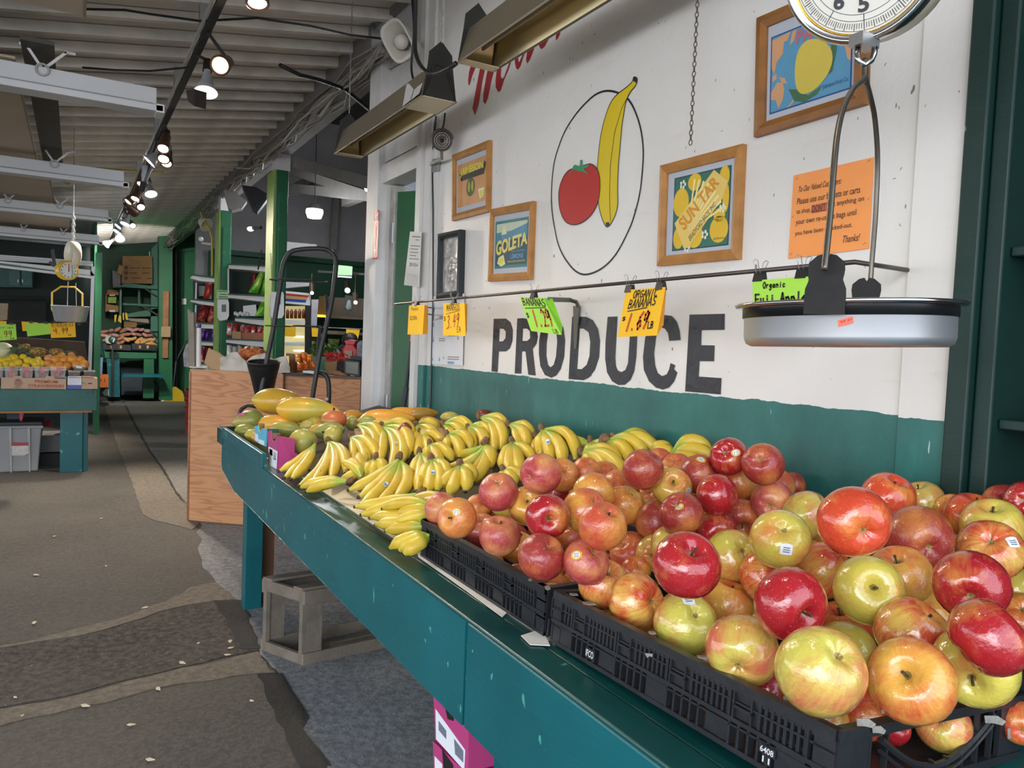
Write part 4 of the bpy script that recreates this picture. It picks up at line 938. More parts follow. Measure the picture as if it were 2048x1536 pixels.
fnt(t, q, 'Fancy', .62, .56, .78, .60, C_('lab_blue', '#5aa0cc'), .002); fnt(t, q, 'Santa Barbara', .52, .61, .88, .65, C_('lab_blue', '#5aa0cc'), .002)
fnt(t, q, 'LEMONS', .50, .68, .85, .76, C_('lab_blue', '#5aa0cc'), .002, bold=.02); fnt(t, q, 'GOLETA LEMON ASSOCIATION', .42, .79, .9, .82, C_('lab_cream', '#dccf6d'), .002)
pol(t, q, 'wrapper_print', [(.16, .72), (.3, .68), (.36, .84), (.24, .88), (.12, .82)], C_('lab_sail', '#d9d6ae'), .0018); pol(t, q, 'lemon_print', ucircle(.24, .78, .07, .05), C_('lab_yellow', '#d6d23e'), .0022)
# Sun-tag label
t, q = frame([(1320, 331), (1485, 287), (1475, 518), (1313, 532)], 'oak framed crate label with yellow lemons and a slanted SUN TAR banner', fw=.03)
pol(t, q, 'label_print', [(.10, .07), (.94, .07), (.94, .95), (.10, .95)], C_('lab_navy2', '#1f3f4d'), .0006); pol(t, q, 'label_field', [(.115, .085), (.925, .085), (.925, .935), (.115, .935)], C_('lab_dkgreen', '#2e6a5a', var=.15), .0009)
ly = C_('lab_lemon', '#dcb62a', var=.1)
for cu_, cv_, a, b in ((.22, .38, .12, .17), (.42, .17, .1, .1), (.85, .18, .07, .12), (.2, .80, .085, .13), (.45, .80, .12, .14), (.80, .76, .13, .15), (.80, .60, .08, .08), (.88, .42, .045, .16)):
 pol(t, q, 'lemon_print', ucircle(cu_, cv_, a, b), ly, .0012)
wf = C_('lab_white', '#e2e3cf')
for cu_, cv_ in ((.24, .17), (.84, .53), (.60, .80), (.34, .93)):
 mb = MB()
 for a in range(5): mb.flat(q.poly(ucircle(cu_ + .035 * math.cos(a * 1.26), cv_ + .035 * math.sin(a * 1.26), .016, .022, 8), .0015))
 mb.build('blossom_print', wf, t)
ban_pts = [(.13, .62), (.70, .08), (.90, .24), (.84, .42), (.36, .93), (.29, .93)]
pol(t, q, 'banner_print', ban_pts, C_('lab_banner', '#e0c368', var=.05), .0018)
mb = MB()
for i in range(9):
 a = -.35 - i * .13; mb.flat(q.poly([(.34, .75), (.34 + .55 * math.cos(a), .75 + .62 * math.sin(a)), (.34 + .55 * math.cos(a - .055), .75 + .62 * math.sin(a - .055))], .0021))
mb.build('ray_print', C_('lab_ray', '#ecdc98'), t)
sq = Quad(q.p(.13, .60), q.p(.74, .07), q.p(.87, .24), q.p(.30, .80))
fnt(t, sq, 'SUN TAR', .05, .12, .92, .78, C_('lab_orange', '#d08f26'), .0026, bold=.03); sq2 = Quad(q.p(.36, .80), q.p(.82, .34), q.p(.85, .39), q.p(.39, .86)); fnt(t, sq2, 'BRADFORD BROS. INC.', 0, 0, .8, 1, C_('lab_brown', '#5a4a2a'), .0026)
fnt(t, q, 'GROWN IN U.S.A.', .73, .85, .90, .875, C_('lab_brown', '#5a4a2a'), .0016)
# Pacific label
t, q = frame([(1512.7, 36), (1737, -61), (1729, 207), (1507, 274)], 'dark oak framed crate label with one big lemon on a blue map', fw=.033, fm=M_OAKD)
pol(t, q, 'label_print', [(.04, .12), (.96, .12), (.96, .93), (.04, .93)], C_('lab_navy3', '#1d4c86'), .0006); pol(t, q, 'sea_print', [(.055, .135), (.945, .135), (.945, .915), (.055, .915)], C_('lab_mapblue', '#5793b4', var=.07), .0009)
la = C_('lab_land', '#cf9c72', var=.12)
for p in ([(.055, .16), (.28, .14), (.24, .22), (.2, .22), (.19, .34), (.12, .4), (.09, .52), (.055, .45)], [(.055, .70), (.1, .66), (.13, .62), (.2, .64), (.22, .72), (.2, .82), (.15, .9), (.12, .80), (.055, .78)], [(.15, .57), (.22, .6), (.25, .67), (.18, .63)], [(.07, .54), (.12, .52), (.12, .58), (.07, .6)], [(.86, .45), (.945, .4), (.945, .66), (.91, .62), (.89, .52)], [(.26, .92), (.34, .84), (.33, .88), (.28, .915)], [(.3, .15), (.35, .14), (.32, .25), (.27, .28)]):
 pol(t, q, 'land_print', p, la, .0013)
lg = C_('lab_leaf', '#3f6a4a', var=.2)
pol(t, q, 'leaf_print', [(.74, .30), (.80, .35), (.80, .50), (.76, .70), (.72, .72), (.74, .5)], lg, .0015); pol(t, q, 'leaf_print', [(.27, .73), (.36, .76), (.5, .86), (.66, .80), (.6, .88), (.46, .92), (.34, .87)], lg, .0015)
pol(t, q, 'lemon_print', [(.52 + .21 * math.cos(a) + .03 * math.cos(2 * a), .57 + .27 * math.sin(a)) for a in [i * .2244 for i in range(28)]], C_('lab_biglemon', '#cdb94e', var=.06), .002)
fnt(t, q, 'PACIFIC', .35, .16, .90, .30, C_('lab_coral', '#c75f66'), .002, bold=.02); fnt(t, q, 'Johnston Fruit Co.', .66, .80, .93, .86, C_('lab_navy3', '#1d4c86'), .002)
# black framed picture, its bright reflection modelled in silver
t, q = frame([(875, 468), (920, 458.6), (917, 592), (872, 598)], 'narrow black framed picture with its silver reflections modelled in', fw=.028, fm=P('black_frame', '#1f272a', .35), thick=.03, glass=False, matc=P('silver_reflection', '#c9c4be', .3, metal=.45, var=.4, scale=22, bump=.6, bscale=22))
mb = MB(); rr = random.Random(4)
for i in range(16):
 c = q.p(.35 + rr.random() * .5, .3 + rr.random() * .6, .001); mb.ell(c, .004, .012 + rr.random() * .01, .01 + rr.random() * .014, seg=10, rings=6)
mb.build('reflection_shapes', P('silver_reflection', '#8f8984'), t, smooth=True)
# == PAPERS
def sheet(px, X, col, label, cat='sign', name='paper_sheet', seg=1):
 q = Quad(*[at(x, y, X=X) for x, y in px]); mb = MB(); mb.hexa([p for p in q.c], [p + Vector((.0012, 0, 0)) for p in q.c])
 o = mb.build(name, col, None); tag(o, label, cat); return o, q
M_INK = P('print_ink', '#2a2622', .7, var=0)
o, q = sheet([(1587.5, 351), (1747.6, 314), (1737.5, 497), (1576, 517.5)], D - .004, P('orange_paper', '#f09a55', .7, var=.04, scale=10), 'orange paper notice asking customers to use baskets or carts', name='notice_sheet')
for s, u0, v0, u1, v1, sh in (('To Our Valued Customers:', .09, .15, .64, .22, .35), ('Please use our baskets or carts', .08, .29, .87, .365, 0), ('to shop.', .08, .42, .27, .495, 0), ("DON'T", .29, .41, .46, .485, 0), ('put anything on', .49, .405, .92, .48, 0), ('your own re-usable bags until', .08, .54, .84, .625, 0), ('you have been checked-out.', .08, .68, .80, .75, 0), ('Thanks!', .70, .82, .90, .90, .35)):
 mb = MB(); font(mb, q, s, u0, v0, u1, v1, .002, shear=sh, bold=.001); mb.build('lettering', M_INK, o)
mb = MB(); mb.add(q.rect(.275, .40, .475, .50, .0012), [(0, 1, 2, 3)]); mb.build('highlight_bar', P('notice_highlight', '#b8644a', .7, var=0), o)
mb = MB(); mb.add(q.rect(.29, .487, .46, .492, .002), [(0, 1, 2, 3)]); mb.build('underline', M_INK, o)
mb = MB()
for u, v in ((.05, .05), (.52, .03), (.95, .03), (.03, .5), (.97, .45), (.04, .95), (.48, .96), (.95, .94)): a = q.p(u - .015, v + .01, .0015); b = q.p(u + .015, v - .01, .0015); mb.bar(a, b, .001)
mb.build('staple', M_STEEL, o)
o, q = sheet([(820, 463), (843, 464), (838, 574), (808, 570)], D - .046, P('white_paper', '#dcdbd6', .7, var=.03), 'white tear-off flyer pinned on the door jamb above the papaya sign', name='flyer_sheet')
for v, u0, u1, h in ((.08, .25, .95, .025), (.14, .55, .85, .02), (.25, .2, .95, .02), (.31, .2, .8, .02), (.37, .2, .85, .02), (.43, .2, .7, .02), (.49, .2, .9, .02)):
 mb = MB(); mb.add(q.rect(u0, v, u1, v + h * .8, .0012), [(0, 1, 2, 3)]); mb.build('print_line', P('grey_ink', '#7c7c7c', .7, var=0), o)
mb = MB(); font(mb, q, '201-715-4417'[:9], .25, .57, .85, .64, .0014); mb.build('lettering', M_INK, o)
mb = MB()
for i in range(8): mb.add(q.rect(.1 + i * .11, .78, .105 + i * .11 + .008, 1.0, .0012), [(0, 1, 2, 3)])
mb.build('tear_line', P('grey_ink', '#7c7c7c'), o)
o, q = sheet([(749, 421), (758, 420), (754, 518), (745, 518)], D - .044, P('fire_red', '#b3202b', .4, var=0), 'narrow red and white fire arrow sign on the white door post', name='fire_sign')
fw_ = P('sign_white', '#e4e2df', .5, var=0)
mb = MB(); mb.flat(q.poly([(.45, .26), (.55, .26), (.55, .80), (.72, .80), (.5, .93), (.28, .80), (.45, .80)], .0014)); mb.build('arrow', fw_, o)
mb = MB(); mb.add(q.rect(.1, .1, .9, .22, .0012), [(0, 1, 2, 3)]); mb.flat(q.poly([(.1, .0), (.9, .0), (.5, .05)], .0014)); mb.build('white_panel', fw_, o)
mb = MB(); font(mb, q, 'FIRE', .14, .12, .86, .2, .002, bold=.02); mb.build('lettering', P('fire_red', '#b3202b'), o)
o, q = sheet([(865, 593), (929, 587), (925, 731), (862, 728)], D - .009, P('white_paper2', '#d3d6da', .6, var=.03), 'faded white poster with blue water drops behind the mango sign', name='drop_poster')
bl = P('drop_blue', '#6f9fc4', .6, var=.1)
for u, v, s in ((.06, .15, .05), (.06, .42, .05), (.06, .65, .05), (.06, .93, .035), (.28, .93, .04), (.42, .9, .03), (.85, .62, .04)):
 pol(o, q, 'drop_print', [(u, v - s * 1.2), (u + s * .5, v + s * .3), (u, v + s * .7), (u - s * .5, v + s * .3)], bl, .0012)
for u0, u1, v in ((.25, .45, .3), (.25, .45, .33), (.25, .45, .62), (.25, .45, .65), (.55, .85, .55), (.55, .85, .58), (.55, .9, .88), (.55, .9, .91)):
 mb = MB(); mb.add(q.rect(u0, v, u1, v + .012, .0012), [(0, 1, 2, 3)]); mb.build('print_line', P('grey_ink', '#7c7c7c'), o)
pol(o, q, 'logo_print', [(.55, .95), (.75, .95), (.75, .985), (.55, .985)], bl, .0012)
# == SIGN ROD AND PRICE SIGNS
XR = 1.36
rod = thing('sign_rod', 'thin dark metal rod on brackets holding the clipped price signs', 'rod', (XR, 2.2, 1.6))
M_ROD = P('rod_metal', '#4b4441', .4, metal=.5, var=.15)
r0, r1 = at(790, 608, X=XR), at(1710, 524, X=XR)
r0.z -= 0
MB().tube([r0, r0.lerp(r1, .5), r1, at(1820, 541, X=D)], .0052, 10).build('rod', M_ROD, rod, smooth=True)
mb = MB(); hp = [at(1096, 599, X=XR + .004), at(1140, 600, X=D - .045), at(1153, 604, X=D - .018), at(1157, 615, X=D - .008), at(1154, 650, X=D - .006)]
for a, b in zip(hp, hp[1:]): mb.bar(a, b, .016, .006, up=(1, 0, 0))
mb.prism([at(1146, 612, X=D - .006), at(1158, 612, X=D - .006), at(1152, 697, X=D - .006), at(1148, 697, X=D - .006)], (.006, 0, 0)); mb.build('bracket', P('bracket_metal', '#65665f', .5, metal=.4), rod)
mb = MB()
for a, b in (((850, 614), (868, 616)), ((868, 616), (866, 640)), ((850, 627), (866, 630))): mb.bar(at(*a, X=XR + .1), at(*b, X=D - .02), .006)
mb.build('bracket', M_ROD, rod)
def clip(px, py, i):
 c = at(px, py, X=XR)
 mb = MB(); y, z = c.y, c.z
 mb.prism([(XR - .010, y - .014, z - .012), (XR + .010, y - .014, z - .012), (XR + .004, y - .014, z + .010), (XR - .004, y - .014, z + .010)], (0, .028, 0))
 o = mb.build('binder_clip', M_BLACK)
 tag(o, 'small black binder clip on the sign rod, %s' % i, 'clip')
 for s in (-1, 1):
  MB().tube([(XR + s * .006, y - .006, z + .008), (XR + s * .012, y - .005, z + .022), (XR + s * .017, y - .007, z + .034), (XR + s * .018, y, z + .038), (XR + s * .017, y + .007, z + .034), (XR + s * .012, y + .005, z + .022), (XR + s * .006, y + .006, z + .008)], .0009, 5).build('wire_handle', M_STEEL, o)
for a in ((834, 607, 'above the papaya sign'), (908, 604, 'above the mango sign'), (1068, 591, 'above the lime green banana sign'), (1260, 577, 'at the left of the organic banana sign'), (1322, 571, 'at the right of the organic banana sign'), (1520, 553, 'at the left of the organic Fuji sign'), (1606, 546, 'at the right of the organic Fuji sign')): clip(*a)
def price(front, flap, col, colb, label):
 xf = XR - .008; f = [at(x, y, X=xf) for x, y in front]; q = Quad(*f)
 mb = MB(); n = 6; vs = []
 top = [at(front[0][0], front[0][1], X=XR), at(front[1][0], front[1][1], X=XR)]
 mb.add(f + [p + Vector((.0008, 0, 0)) for p in f], [(0, 1, 2, 3), (7, 6, 5, 4), (0, 4, 5, 1), (1, 5, 6, 2), (2, 6, 7, 3), (3, 7, 4, 0)])
 o = mb.build('price_sign', col, None); tag(o, label, 'sign')
 # back leaf folded over the rod, standing a little off the front one
 a, b, c, d = f; w = Vector((.035, -.012, 0))
 ft = [at(x, y, X=XR + .022) for x, y in flap]
 mb = MB(); mb.add([b, ft[1], ft[2], c], [(0, 1, 2, 3)]); mb.add([ft[1], a + Vector((.03, 0, 0)), d + Vector((.036, 0, .004)), ft[2]], [(0, 1, 2, 3)])
 mb.build('back_leaf', colb, o)
 return o, q
YP = P('yellow_paper', '#f2bd18', .65, var=.03); OP = P('yellow_paper_shade', '#f0a012', .65, var=.03); GP = P('lime_paper', '#a2dc4a', .65, var=.03); GP2 = P('lime_paper_shade', '#83cf2c', .65, var=.03)  # back leaf papers: the same sheets with shade put into the colour
MK = P('marker_black', '#2a2a1e', .6, var=0); MR = P('marker_red', '#b8451f', .6, var=0)
def wr(o, q, s, u0, v0, u1, v1, w=.003, m=None, **k): mb = MB(); strokes(mb, q, s, u0, v0, u1, v1, w, **k); mb.build('hand_lettering', m or MK, o)
def ul(o, q, u0, v0, u1, v1, w=.002, m=None):
 mb = MB(); a, b = q.p(u0, v0, .0012), q.p(u1, v1, .0012); s = (b - a).normalized().cross(q.n) * w / 2; mb.add([a - s, a + s, b + s, b - s], [(0, 1, 2, 3)]); mb.build('underline', m or MK, o)
o, q = price([(818, 611), (849, 609.6), (845, 669), (815, 669)], [(849, 609.6), (856, 612), (855, 667), (845, 669)], YP, OP, 'yellow folded card reading Papaya at the left end of the rod')
mb = MB(); font(mb, q, 'Papaya', .16, .06, .62, .2, .0012); font(mb, q, '$2.29/lb', .12, .36, .58, .52, .0012); mb.build('lettering', P('ink_olive', '#7a5f1a', .6, var=0), o)
o, q = price([(887, 607), (929, 606), (931, 672), (886, 671)], [(929, 606), (935, 608), (934, 660), (931, 672)], YP, OP, 'yellow folded card reading MANGOS 3.49 on the rod')
wr(o, q, 'MANGOS', .14, .04, .78, .24, .0028, slant=.2, rise=-.04); ul(o, q, .14, .33, .8, .22); wr(o, q, '3.49', .16, .38, .74, .78, .005, MR, slant=.3, rise=-.08); wr(o, q, '$', .03, .40, .14, .55, .0025); wr(o, q, 'EA', .64, .72, .82, .88, .0022)
o, q = price([(1039, 594), (1087, 596), (1123, 670), (1062, 662)], [(1087, 596), (1105, 597), (1125, 652), (1123, 670)], GP, GP2, 'lime green folded card reading BANANA 1.29 swinging on the rod')
wr(o, q, 'BANANAS', .05, .03, .97, .24, .0035, slant=.2); ul(o, q, .08, .33, .9, .27, .003); wr(o, q, '1.29', .22, .38, .92, .84, .007, MR, slant=.25, rise=-.06); wr(o, q, '$', .02, .46, .16, .62, .003); wr(o, q, 'LB', .78, .86, .95, .97, .002)
o, q = price([(1252, 580), (1330.6, 574), (1313.6, 671), (1235, 674)], [(1330.6, 574), (1333, 575), (1327, 650), (1313.6, 671)], YP, OP, 'big yellow folded card reading ORGANIC BANANAS 1.69 LB')
wr(o, q, 'ORGANIC', .22, .03, .84, .18, .0032, slant=.25); wr(o, q, 'BANANAS', .14, .22, .84, .40, .0034, slant=.25, rise=-.04); ul(o, q, .15, .46, .65, .40, .003); wr(o, q, '1.69', .16, .52, .72, .88, .0065, MR, slant=.3, rise=-.04); wr(o, q, '$', .04, .57, .15, .66, .003); wr(o, q, 'LB', .74, .70, .88, .84, .0035)
o, q = price([(1505, 561), (1616, 553), (1612, 640), (1506, 646)], [(1616, 553), (1618, 554), (1616, 630), (1612, 640)], GP, GP2, 'lime green card reading Organic Fuji Apple behind the hanging scale pan')
wr(o, q, 'Organic', .2, .06, .62, .2, .0028, slant=.1); wr(o, q, 'Fuji Apple', .05, .34, 1.0, .56, .0045)
# == CHAIN
ch = MB(); p0 = at(1397, -40, X=1.5); p1 = at(1381, 285, X=1.5); n = 34
for i in range(n):
 c = p0.lerp(p1, i / (n - 1)); hl = (p1 - p0).length / n * .62; a = (i % 2) * 1.57 + .5
 ax = Vector((math.cos(a), math.sin(a), 0)); pts = [c + ax * (.0048 * math.cos(t_)) + Vector((0, 0, hl * math.sin(t_))) for t_ in [k * math.pi / 4 for k in range(8)]]
 ch.tube(pts, .0014, 5, closed=True)
ch = ch.build('hanging_chain', P('rusty_chain', '#5d5047', .6, metal=.4, var=.3, scale=60)); tag(ch, 'thin rusty chain hanging down in front of the white wall', 'chain')
# == HANGING SCALE
M_CHROME = P('scale_chrome', '#c9c9c8', .16, metal=1, var=.03); M_CREAM = P('scale_cream', '#cfc6ae', .35, var=.05); M_ALU = P('brushed_aluminium', '#d8dbdf', .38, metal=.9, var=.04)
sc = thing('hanging_scale', 'hanging produce scale with a round dial and a shallow steel pan', 'scale', at(1705, 700, d=1.15))
Cd = at(1725, -81, d=1.13); N = ((O - Cd).normalized() + Vector((-.20, .22, .12))).normalized()
upv = Vector((0, 0, 1)); Rr = upv.cross(N).normalized(); Uu = N.cross(Rr)
Md = Matrix((( Rr.x, Uu.x, N.x, Cd.x), (Rr.y, Uu.y, N.y, Cd.y), (Rr.z, Uu.z, N.z, Cd.z), (0, 0, 0, 1)))
k = 1.13 / 1520
R0 = 153 * k
MB().lathe([(.001, -.075), (R0 * .9, -.075), (R0 * 1.02, -.068), (R0 * 1.04, -.02), (R0 * 1.03, -.006)], 48, Md).build('dial_body', M_CREAM, sc, smooth=True)
MB().lathe([(R0 * 1.03, -.012), (R0 * 1.035, 0), (R0, .010), (R0 * .955, .012), (R0 * .93, .004), (R0 * .915, .006), (R0 * .90, 0)], 64, Md).build('dial_rim', M_CHROME, sc, smooth=True)
MB().lathe([(R0 * .905, .002), (R0 * .895, .004), (R0 * .885, .0005)], 64, Md).build('brass_ring', P('brass', '#c9a13a', .25, metal=1, var=0), sc, smooth=True)
MB().lathe([(.0001, 0), (R0 * .90, 0)], 64, Md).build('dial_face', P('dial_face', '#dcd9cf', .5, var=.02), sc)
mb = MB(); DI = P('dial_ink', '#33343a', .5, var=0)
def rad(a0, r1, r2, w):
 a = math.radians(a0); d_ = Vector((math.cos(a), math.sin(a), 0)); s = Vector((-d_.y, d_.x, 0)) * w / 2
 mb.add([Md @ (d_ * r1 - s + Vector((0, 0, .0008))), Md @ (d_ * r2 - s + Vector((0, 0, .0008))), Md @ (d_ * r2 + s + Vector((0, 0, .0008))), Md @ (d_ * r1 + s + Vector((0, 0, .0008)))], [(0, 1, 2, 3)])
for i in range(160):
 a = -90 + i * 2.25
 rad(a, R0 * (.76 if i % 16 else .65), R0 * (.83 if i % 4 else .85), .0009 if i % 4 else .0012) if i % 4 or True else None
for r_ in (.65, .73, .855):
 for i in range(120):
  a = math.radians(i * 3); b = math.radians(i * 3 + 3)
  mb.add([Md @ Vector((math.cos(x) * R0 * y, math.sin(x) * R0 * y, .0007)) for x, y in ((a, r_), (b, r_), (b, r_ + .006), (a, r_ + .006))], [(0, 1, 2, 3)])
mb.build('dial_graduations', DI, sc)
for i in range(10):
 a = math.radians(-90 - 36 * (i - 5) - 0); cc = Vector((math.cos(a), math.sin(a), 0)) * R0 * .53
 w_, h_ = .008, .0115
 q = Quad(Md @ (cc + Vector((-w_, h_, .001))), Md @ (cc + Vector((w_, h_, .001))), Md @ (cc + Vector((w_, -h_, .001))), Md @ (cc + Vector((-w_, -h_, .001))))
 mb = MB(); font(mb, q, str(i), 0, 0, 1, 1, .0002, bold=.03); mb.build('numeral', DI, sc)
mb = MB(); mb.bar(Md @ Vector((0, -.02, .004)), Md @ Vector((.02, R0 * .7, .004)), .004, .001); mb.build('pointer', P('pointer_red', '#a02020', .5, var=0), sc)
MB().tube([Cd + Vector((0, 0, R0)), Cd + Vector((0, 0, R0 + .5))], .004).build('hanger', M_STEEL, sc)
# yoke
def dd(px, py, d): return at(px, py, d=d)
mb = MB(); A = dd(1728, 88, 1.15); mb.box(A.x - .02, A.x + .02, A.y - .012, A.y + .012, A.z - .006, A.z + .012); mb.build('hook_block', M_STEEL, sc)
mb = MB(); mb.tube([dd(1716, 96, 1.15), dd(1714, 110, 1.14), dd(1716, 122, 1.14), dd(1728, 130, 1.14), dd(1742, 122, 1.15), dd(1748, 108, 1.15), dd(1750, 94, 1.15)], .0045, 8); mb.build('hook', M_CHROME, sc, smooth=True)
M_BAIL = P('bail_steel', '#6e6960', .35, metal=.8, var=.15)
MB().tube(smooth([dd(1730, 118, 1.145), dd(1729, 145, 1.142), dd(1727, 160, 1.135), dd(1708, 175, 1.10), dd(1689, 210, 1.07), dd(1676, 260, 1.045), dd(1668, 330, 1.02), dd(1660, 430, 1.0), dd(1652, 510, .985), dd(1648, 545, .98)], 4, False), .0042, 8).build('bail_rod', M_BAIL, sc, smooth=True)
MB().tube(smooth([dd(1730, 118, 1.15), dd(1731, 150, 1.16), dd(1733, 165, 1.17), dd(1741, 195, 1.21), dd(1750, 240, 1.25), dd(1755, 320, 1.285), dd(1751, 430, 1.305), dd(1744, 520, 1.32), dd(1739, 590, 1.325)], 4, False), .0042, 8).build('bail_rod', M_BAIL, sc, smooth=True)
Cp = dd(1692, 609, 1.15); PR = .160
Mp = Matrix.Translation(Cp) @ Matrix.Rotation(math.radians(2.0), 4, Vector((_X.z, _Y.z, _Z.z)))
MB().lathe([(PR - .012, -.001), (PR - .002, .001), (PR + .002, -.001), (PR, -.005), (PR - .010, -.006)], 64, Mp).build('pan_rim', M_CHROME, sc, smooth=True)
MB().lathe([(PR - .010, -.005), (PR - .010, -.020), (PR - .0115, -.021)], 64, Mp).build('pan_band', P('pan_band', '#1b1d20', .3, metal=.4, var=0), sc, smooth=True)
MB().lathe([(PR - .010, 0), (PR - .0125, -.004), (PR - .0125, -.050), (PR - .016, -.060), (PR - .024, -.064), (.0001, -.065), (.0001, -.063), (PR - .026, -.062), (PR - .018, -.056), (PR - .0145, -.050), (PR - .0145, -.002)], 72, Mp).build('pan', M_ALU, sc, smooth=True)
for (px, py, dpt, sgn, sc_) in ((1645, 560, .992, 1, 1.0), (1738, 583, 1.308, -1, 1.0)):
 c = Vector((at(px, py, d=dpt).x, at(px, py, d=dpt).y, Cp.z)); rdir = (c - Cp); rdir.z = 0; rdir.normalize(); tg = Vector((0, 0, 1)).cross(rdir); base = Cp + rdir * (PR + .003)
 prof = [(-.026, -.024), (.026, -.024), (.026, .0), (.0255, .010), (.021, .022), (.023, .035), (.022, .045), (.012, .054), (.004, .056), (0, .050), (-.004, .056), (-.012, .054), (-.022, .045), (-.023, .035), (-.021, .022), (-.0255, .010), (-.026, 0)]
 mb = MB(); mb.prism([base + tg * a + Vector((0, 0, b)) for a, b in prof], rdir * .003)
 mb.build('lug', P('lug_black', '#0f0d0c', .5, spec=.25, var=.5, scale=40), sc)
vd = (at(1690, 652, d=1.0) - Cp); vd.z = 0; vd.normalize(); tg = Vector((0, 0, 1)).cross(vd); b0 = Cp + vd * (PR - .0118) + Vector((0, 0, -.034))
qs = Quad(*[b0 + tg * a * (1 if tg.dot(_Z) or True else 1) + Vector((0, 0, b)) for a, b in ((.009, .003), (-.009, .009), (-.010, 0), (.008, -.006))])
if (qs.c[1] - qs.c[0]).dot(Vector((_X.x, _Y.x, _Z.x))) < 0: qs = Quad(*[b0 - tg * a + Vector((0, 0, b)) for a, b in ((.009, .003), (-.009, .009), (-.010, 0), (.008, -.006))])
mb = MB(); mb.add(qs.rect(0, 0, 1, 1, .0008), [(0, 1, 2, 3)]); mb.build('price_tag', P('tag_orange', '#ee5a3c', .5, var=0), sc)
mb = MB(); font(mb, qs, '50 21', .15, .2, .9, .5, .0014); mb.build('lettering', M_INK, sc)
# == HEATERS
M_HEAT = P('heater_metal', '#9d9480', .33, metal=.75, var=.06, scale=2); M_HIN = P('heater_reflector', '#cdbd92', .3, metal=.8, var=.06, scale=2)
M_DKM = P('heater_endcap', '#22221f', .5, var=.05)
def heater(xl, xr, y0, y1, z, label, cap_near):
 t = thing('infrared_heater', label, 'heater', ((xl + xr) / 2, (y0 + y1) / 2, z)); xc = (xl + xr) / 2; h = .13; tw = .035
 def sd(x0_, x1_, nm, m):
  mb = MB(); s = .002 if x0_ < xc else -.002
  mb.hexa([(x0_, y0, z), (x1_, y0, z + h), (x1_, y1, z + h), (x0_, y1, z)], [(x0_ + s, y0, z), (x1_ + s, y0, z + h), (x1_ + s, y1, z + h), (x0_ + s, y1, z)]); mb.build(nm, m, t)
 sd(xl, xc - tw, 'outer_shell', M_HEAT); sd(xr, xc + tw, 'outer_shell', M_HEAT)
 MB().box(xc - tw, xc + tw, y0, y1, z + h - .002, z + h).build('top_shell', M_HEAT, t)
 sd(xl + .004, xc - .02, 'reflector', M_HIN); sd(xr - .004, xc + .02, 'reflector', M_HIN)
 MB().box(xc - .02, xc + .02, y0, y1, z + .10, z + .102).build('reflector', M_HIN, t)
 MB().tube([(xc, y0 + .02, z + .05), (xc, y1 - .02, z + .05)], .008, 10).build('heating_tube', P('tube_element', '#8a8378', .4, metal=.3), t)
 MB().tube([(xl, y0, z), (xl, y1, z)], .004, 6).build('edge_bead', M_HEAT, t); MB().tube([(xr, y0, z), (xr, y1, z)], .004, 6).build('edge_bead', P('edge_dark', '#5c574c', .4, metal=.5), t)
 for yy, big in ((y0, cap_near), (y1, not cap_near)):
  e = .004 if yy == y0 else -.004
  MB().prism([(xl, yy, z), (xr, yy, z), (xc + .055, yy, z + h), (xc + .05, yy, z + h + .05), (xc, yy, z + h + .10), (xc - .05, yy, z + h + .05), (xc - .055, yy, z + h)], (0, e, 0)).build('end_cap', M_DKM, t)
  L_ = .20 if big else .05
  ya, yb = (yy, yy + L_) if yy == y0 else (yy - L_, yy)
  MB().box(xl, xr, ya, yb, z - .003, z).build('bottom_plate', P('heater_plate', '#d2c6ab', .4, metal=.3, var=.04), t)
  mb = MB()
  for a in (xl + .012, xr - .012):
   for b in (ya + .012, yb - .012): mb.ell(Vector((a, b, z - .004)), .004, .004, .003, seg=8, rings=4)
  mb.build('screw', M_STEEL, t)
  if not big:
   mb = MB(); mb.add([(xl + .01, yy, z), (xr - .01, yy, z), (xc + .015, yy + (.12 if yy == y0 else -.12), z + .10), (xc - .015, yy + (.12 if yy == y0 else -.12), z + .10)], [(0, 1, 2, 3)]); mb.build('reflector', M_HIN, t)
  mb = MB(); zz = z + h + .09
  while zz < 3.2: mb.tube([(xc + .004 * math.cos(q_), yy, zz + .014 + .014 * math.sin(q_)) if int(zz * 50) % 2 else (xc, yy + .004 * math.cos(q_), zz + .014 + .014 * math.sin(q_)) for q_ in [k_ * math.pi / 3 for k_ in range(6)]], .0014, 4, closed=True); zz += .022
  mb.build('chain', M_STEEL, t)
 return t
A = at(845, 190, X=1.2); B_ = at(918, 201, Z=A.z); yf = at(669, 302, X=1.2).y
heater(1.2, B_.x, A.y, yf, A.z, 'long beige metal infrared heater hanging over the doorway end of the table', True)
t_ = [o for o in bpy.data.objects if o.name == 'infrared_heater'][0]
qh = Quad(*[Vector((1.2 + f * (.03 if i > 1 else .06) - .003, y, z)) for i, (f, y, z) in enumerate(((1, A.y + .17, A.z + .11), (1, A.y + .03, A.z + .11), (.0, A.y + .03, A.z + .01), (.0, A.y + .17, A.z + .01)))])
for pq_ in (((813, 168), (831, 165), (820, 201), (805, 213)), ((833, 165), (849, 153), (838, 187), (822, 200))):
 MB().prism([at(pq_[0][0], pq_[0][1], X=1.236), at(pq_[1][0], pq_[1][1], X=1.236), at(pq_[2][0], pq_[2][1], X=1.194), at(pq_[3][0], pq_[3][1], X=1.194)], (.001, 0, 0)).build('warning_label', P('label_silver', '#c9c9c4', .4, var=.06, scale=40), t_)
A2 = at(915, 125, X=1.2); B2 = at(1043, 99, Z=A2.z)
heater(1.2, 1.2 + (B_.x - 1.2) * 1.0, A2.y - 1.5, A2.y, A2.z, 'long beige metal infrared heater hanging above the red lettering', True)
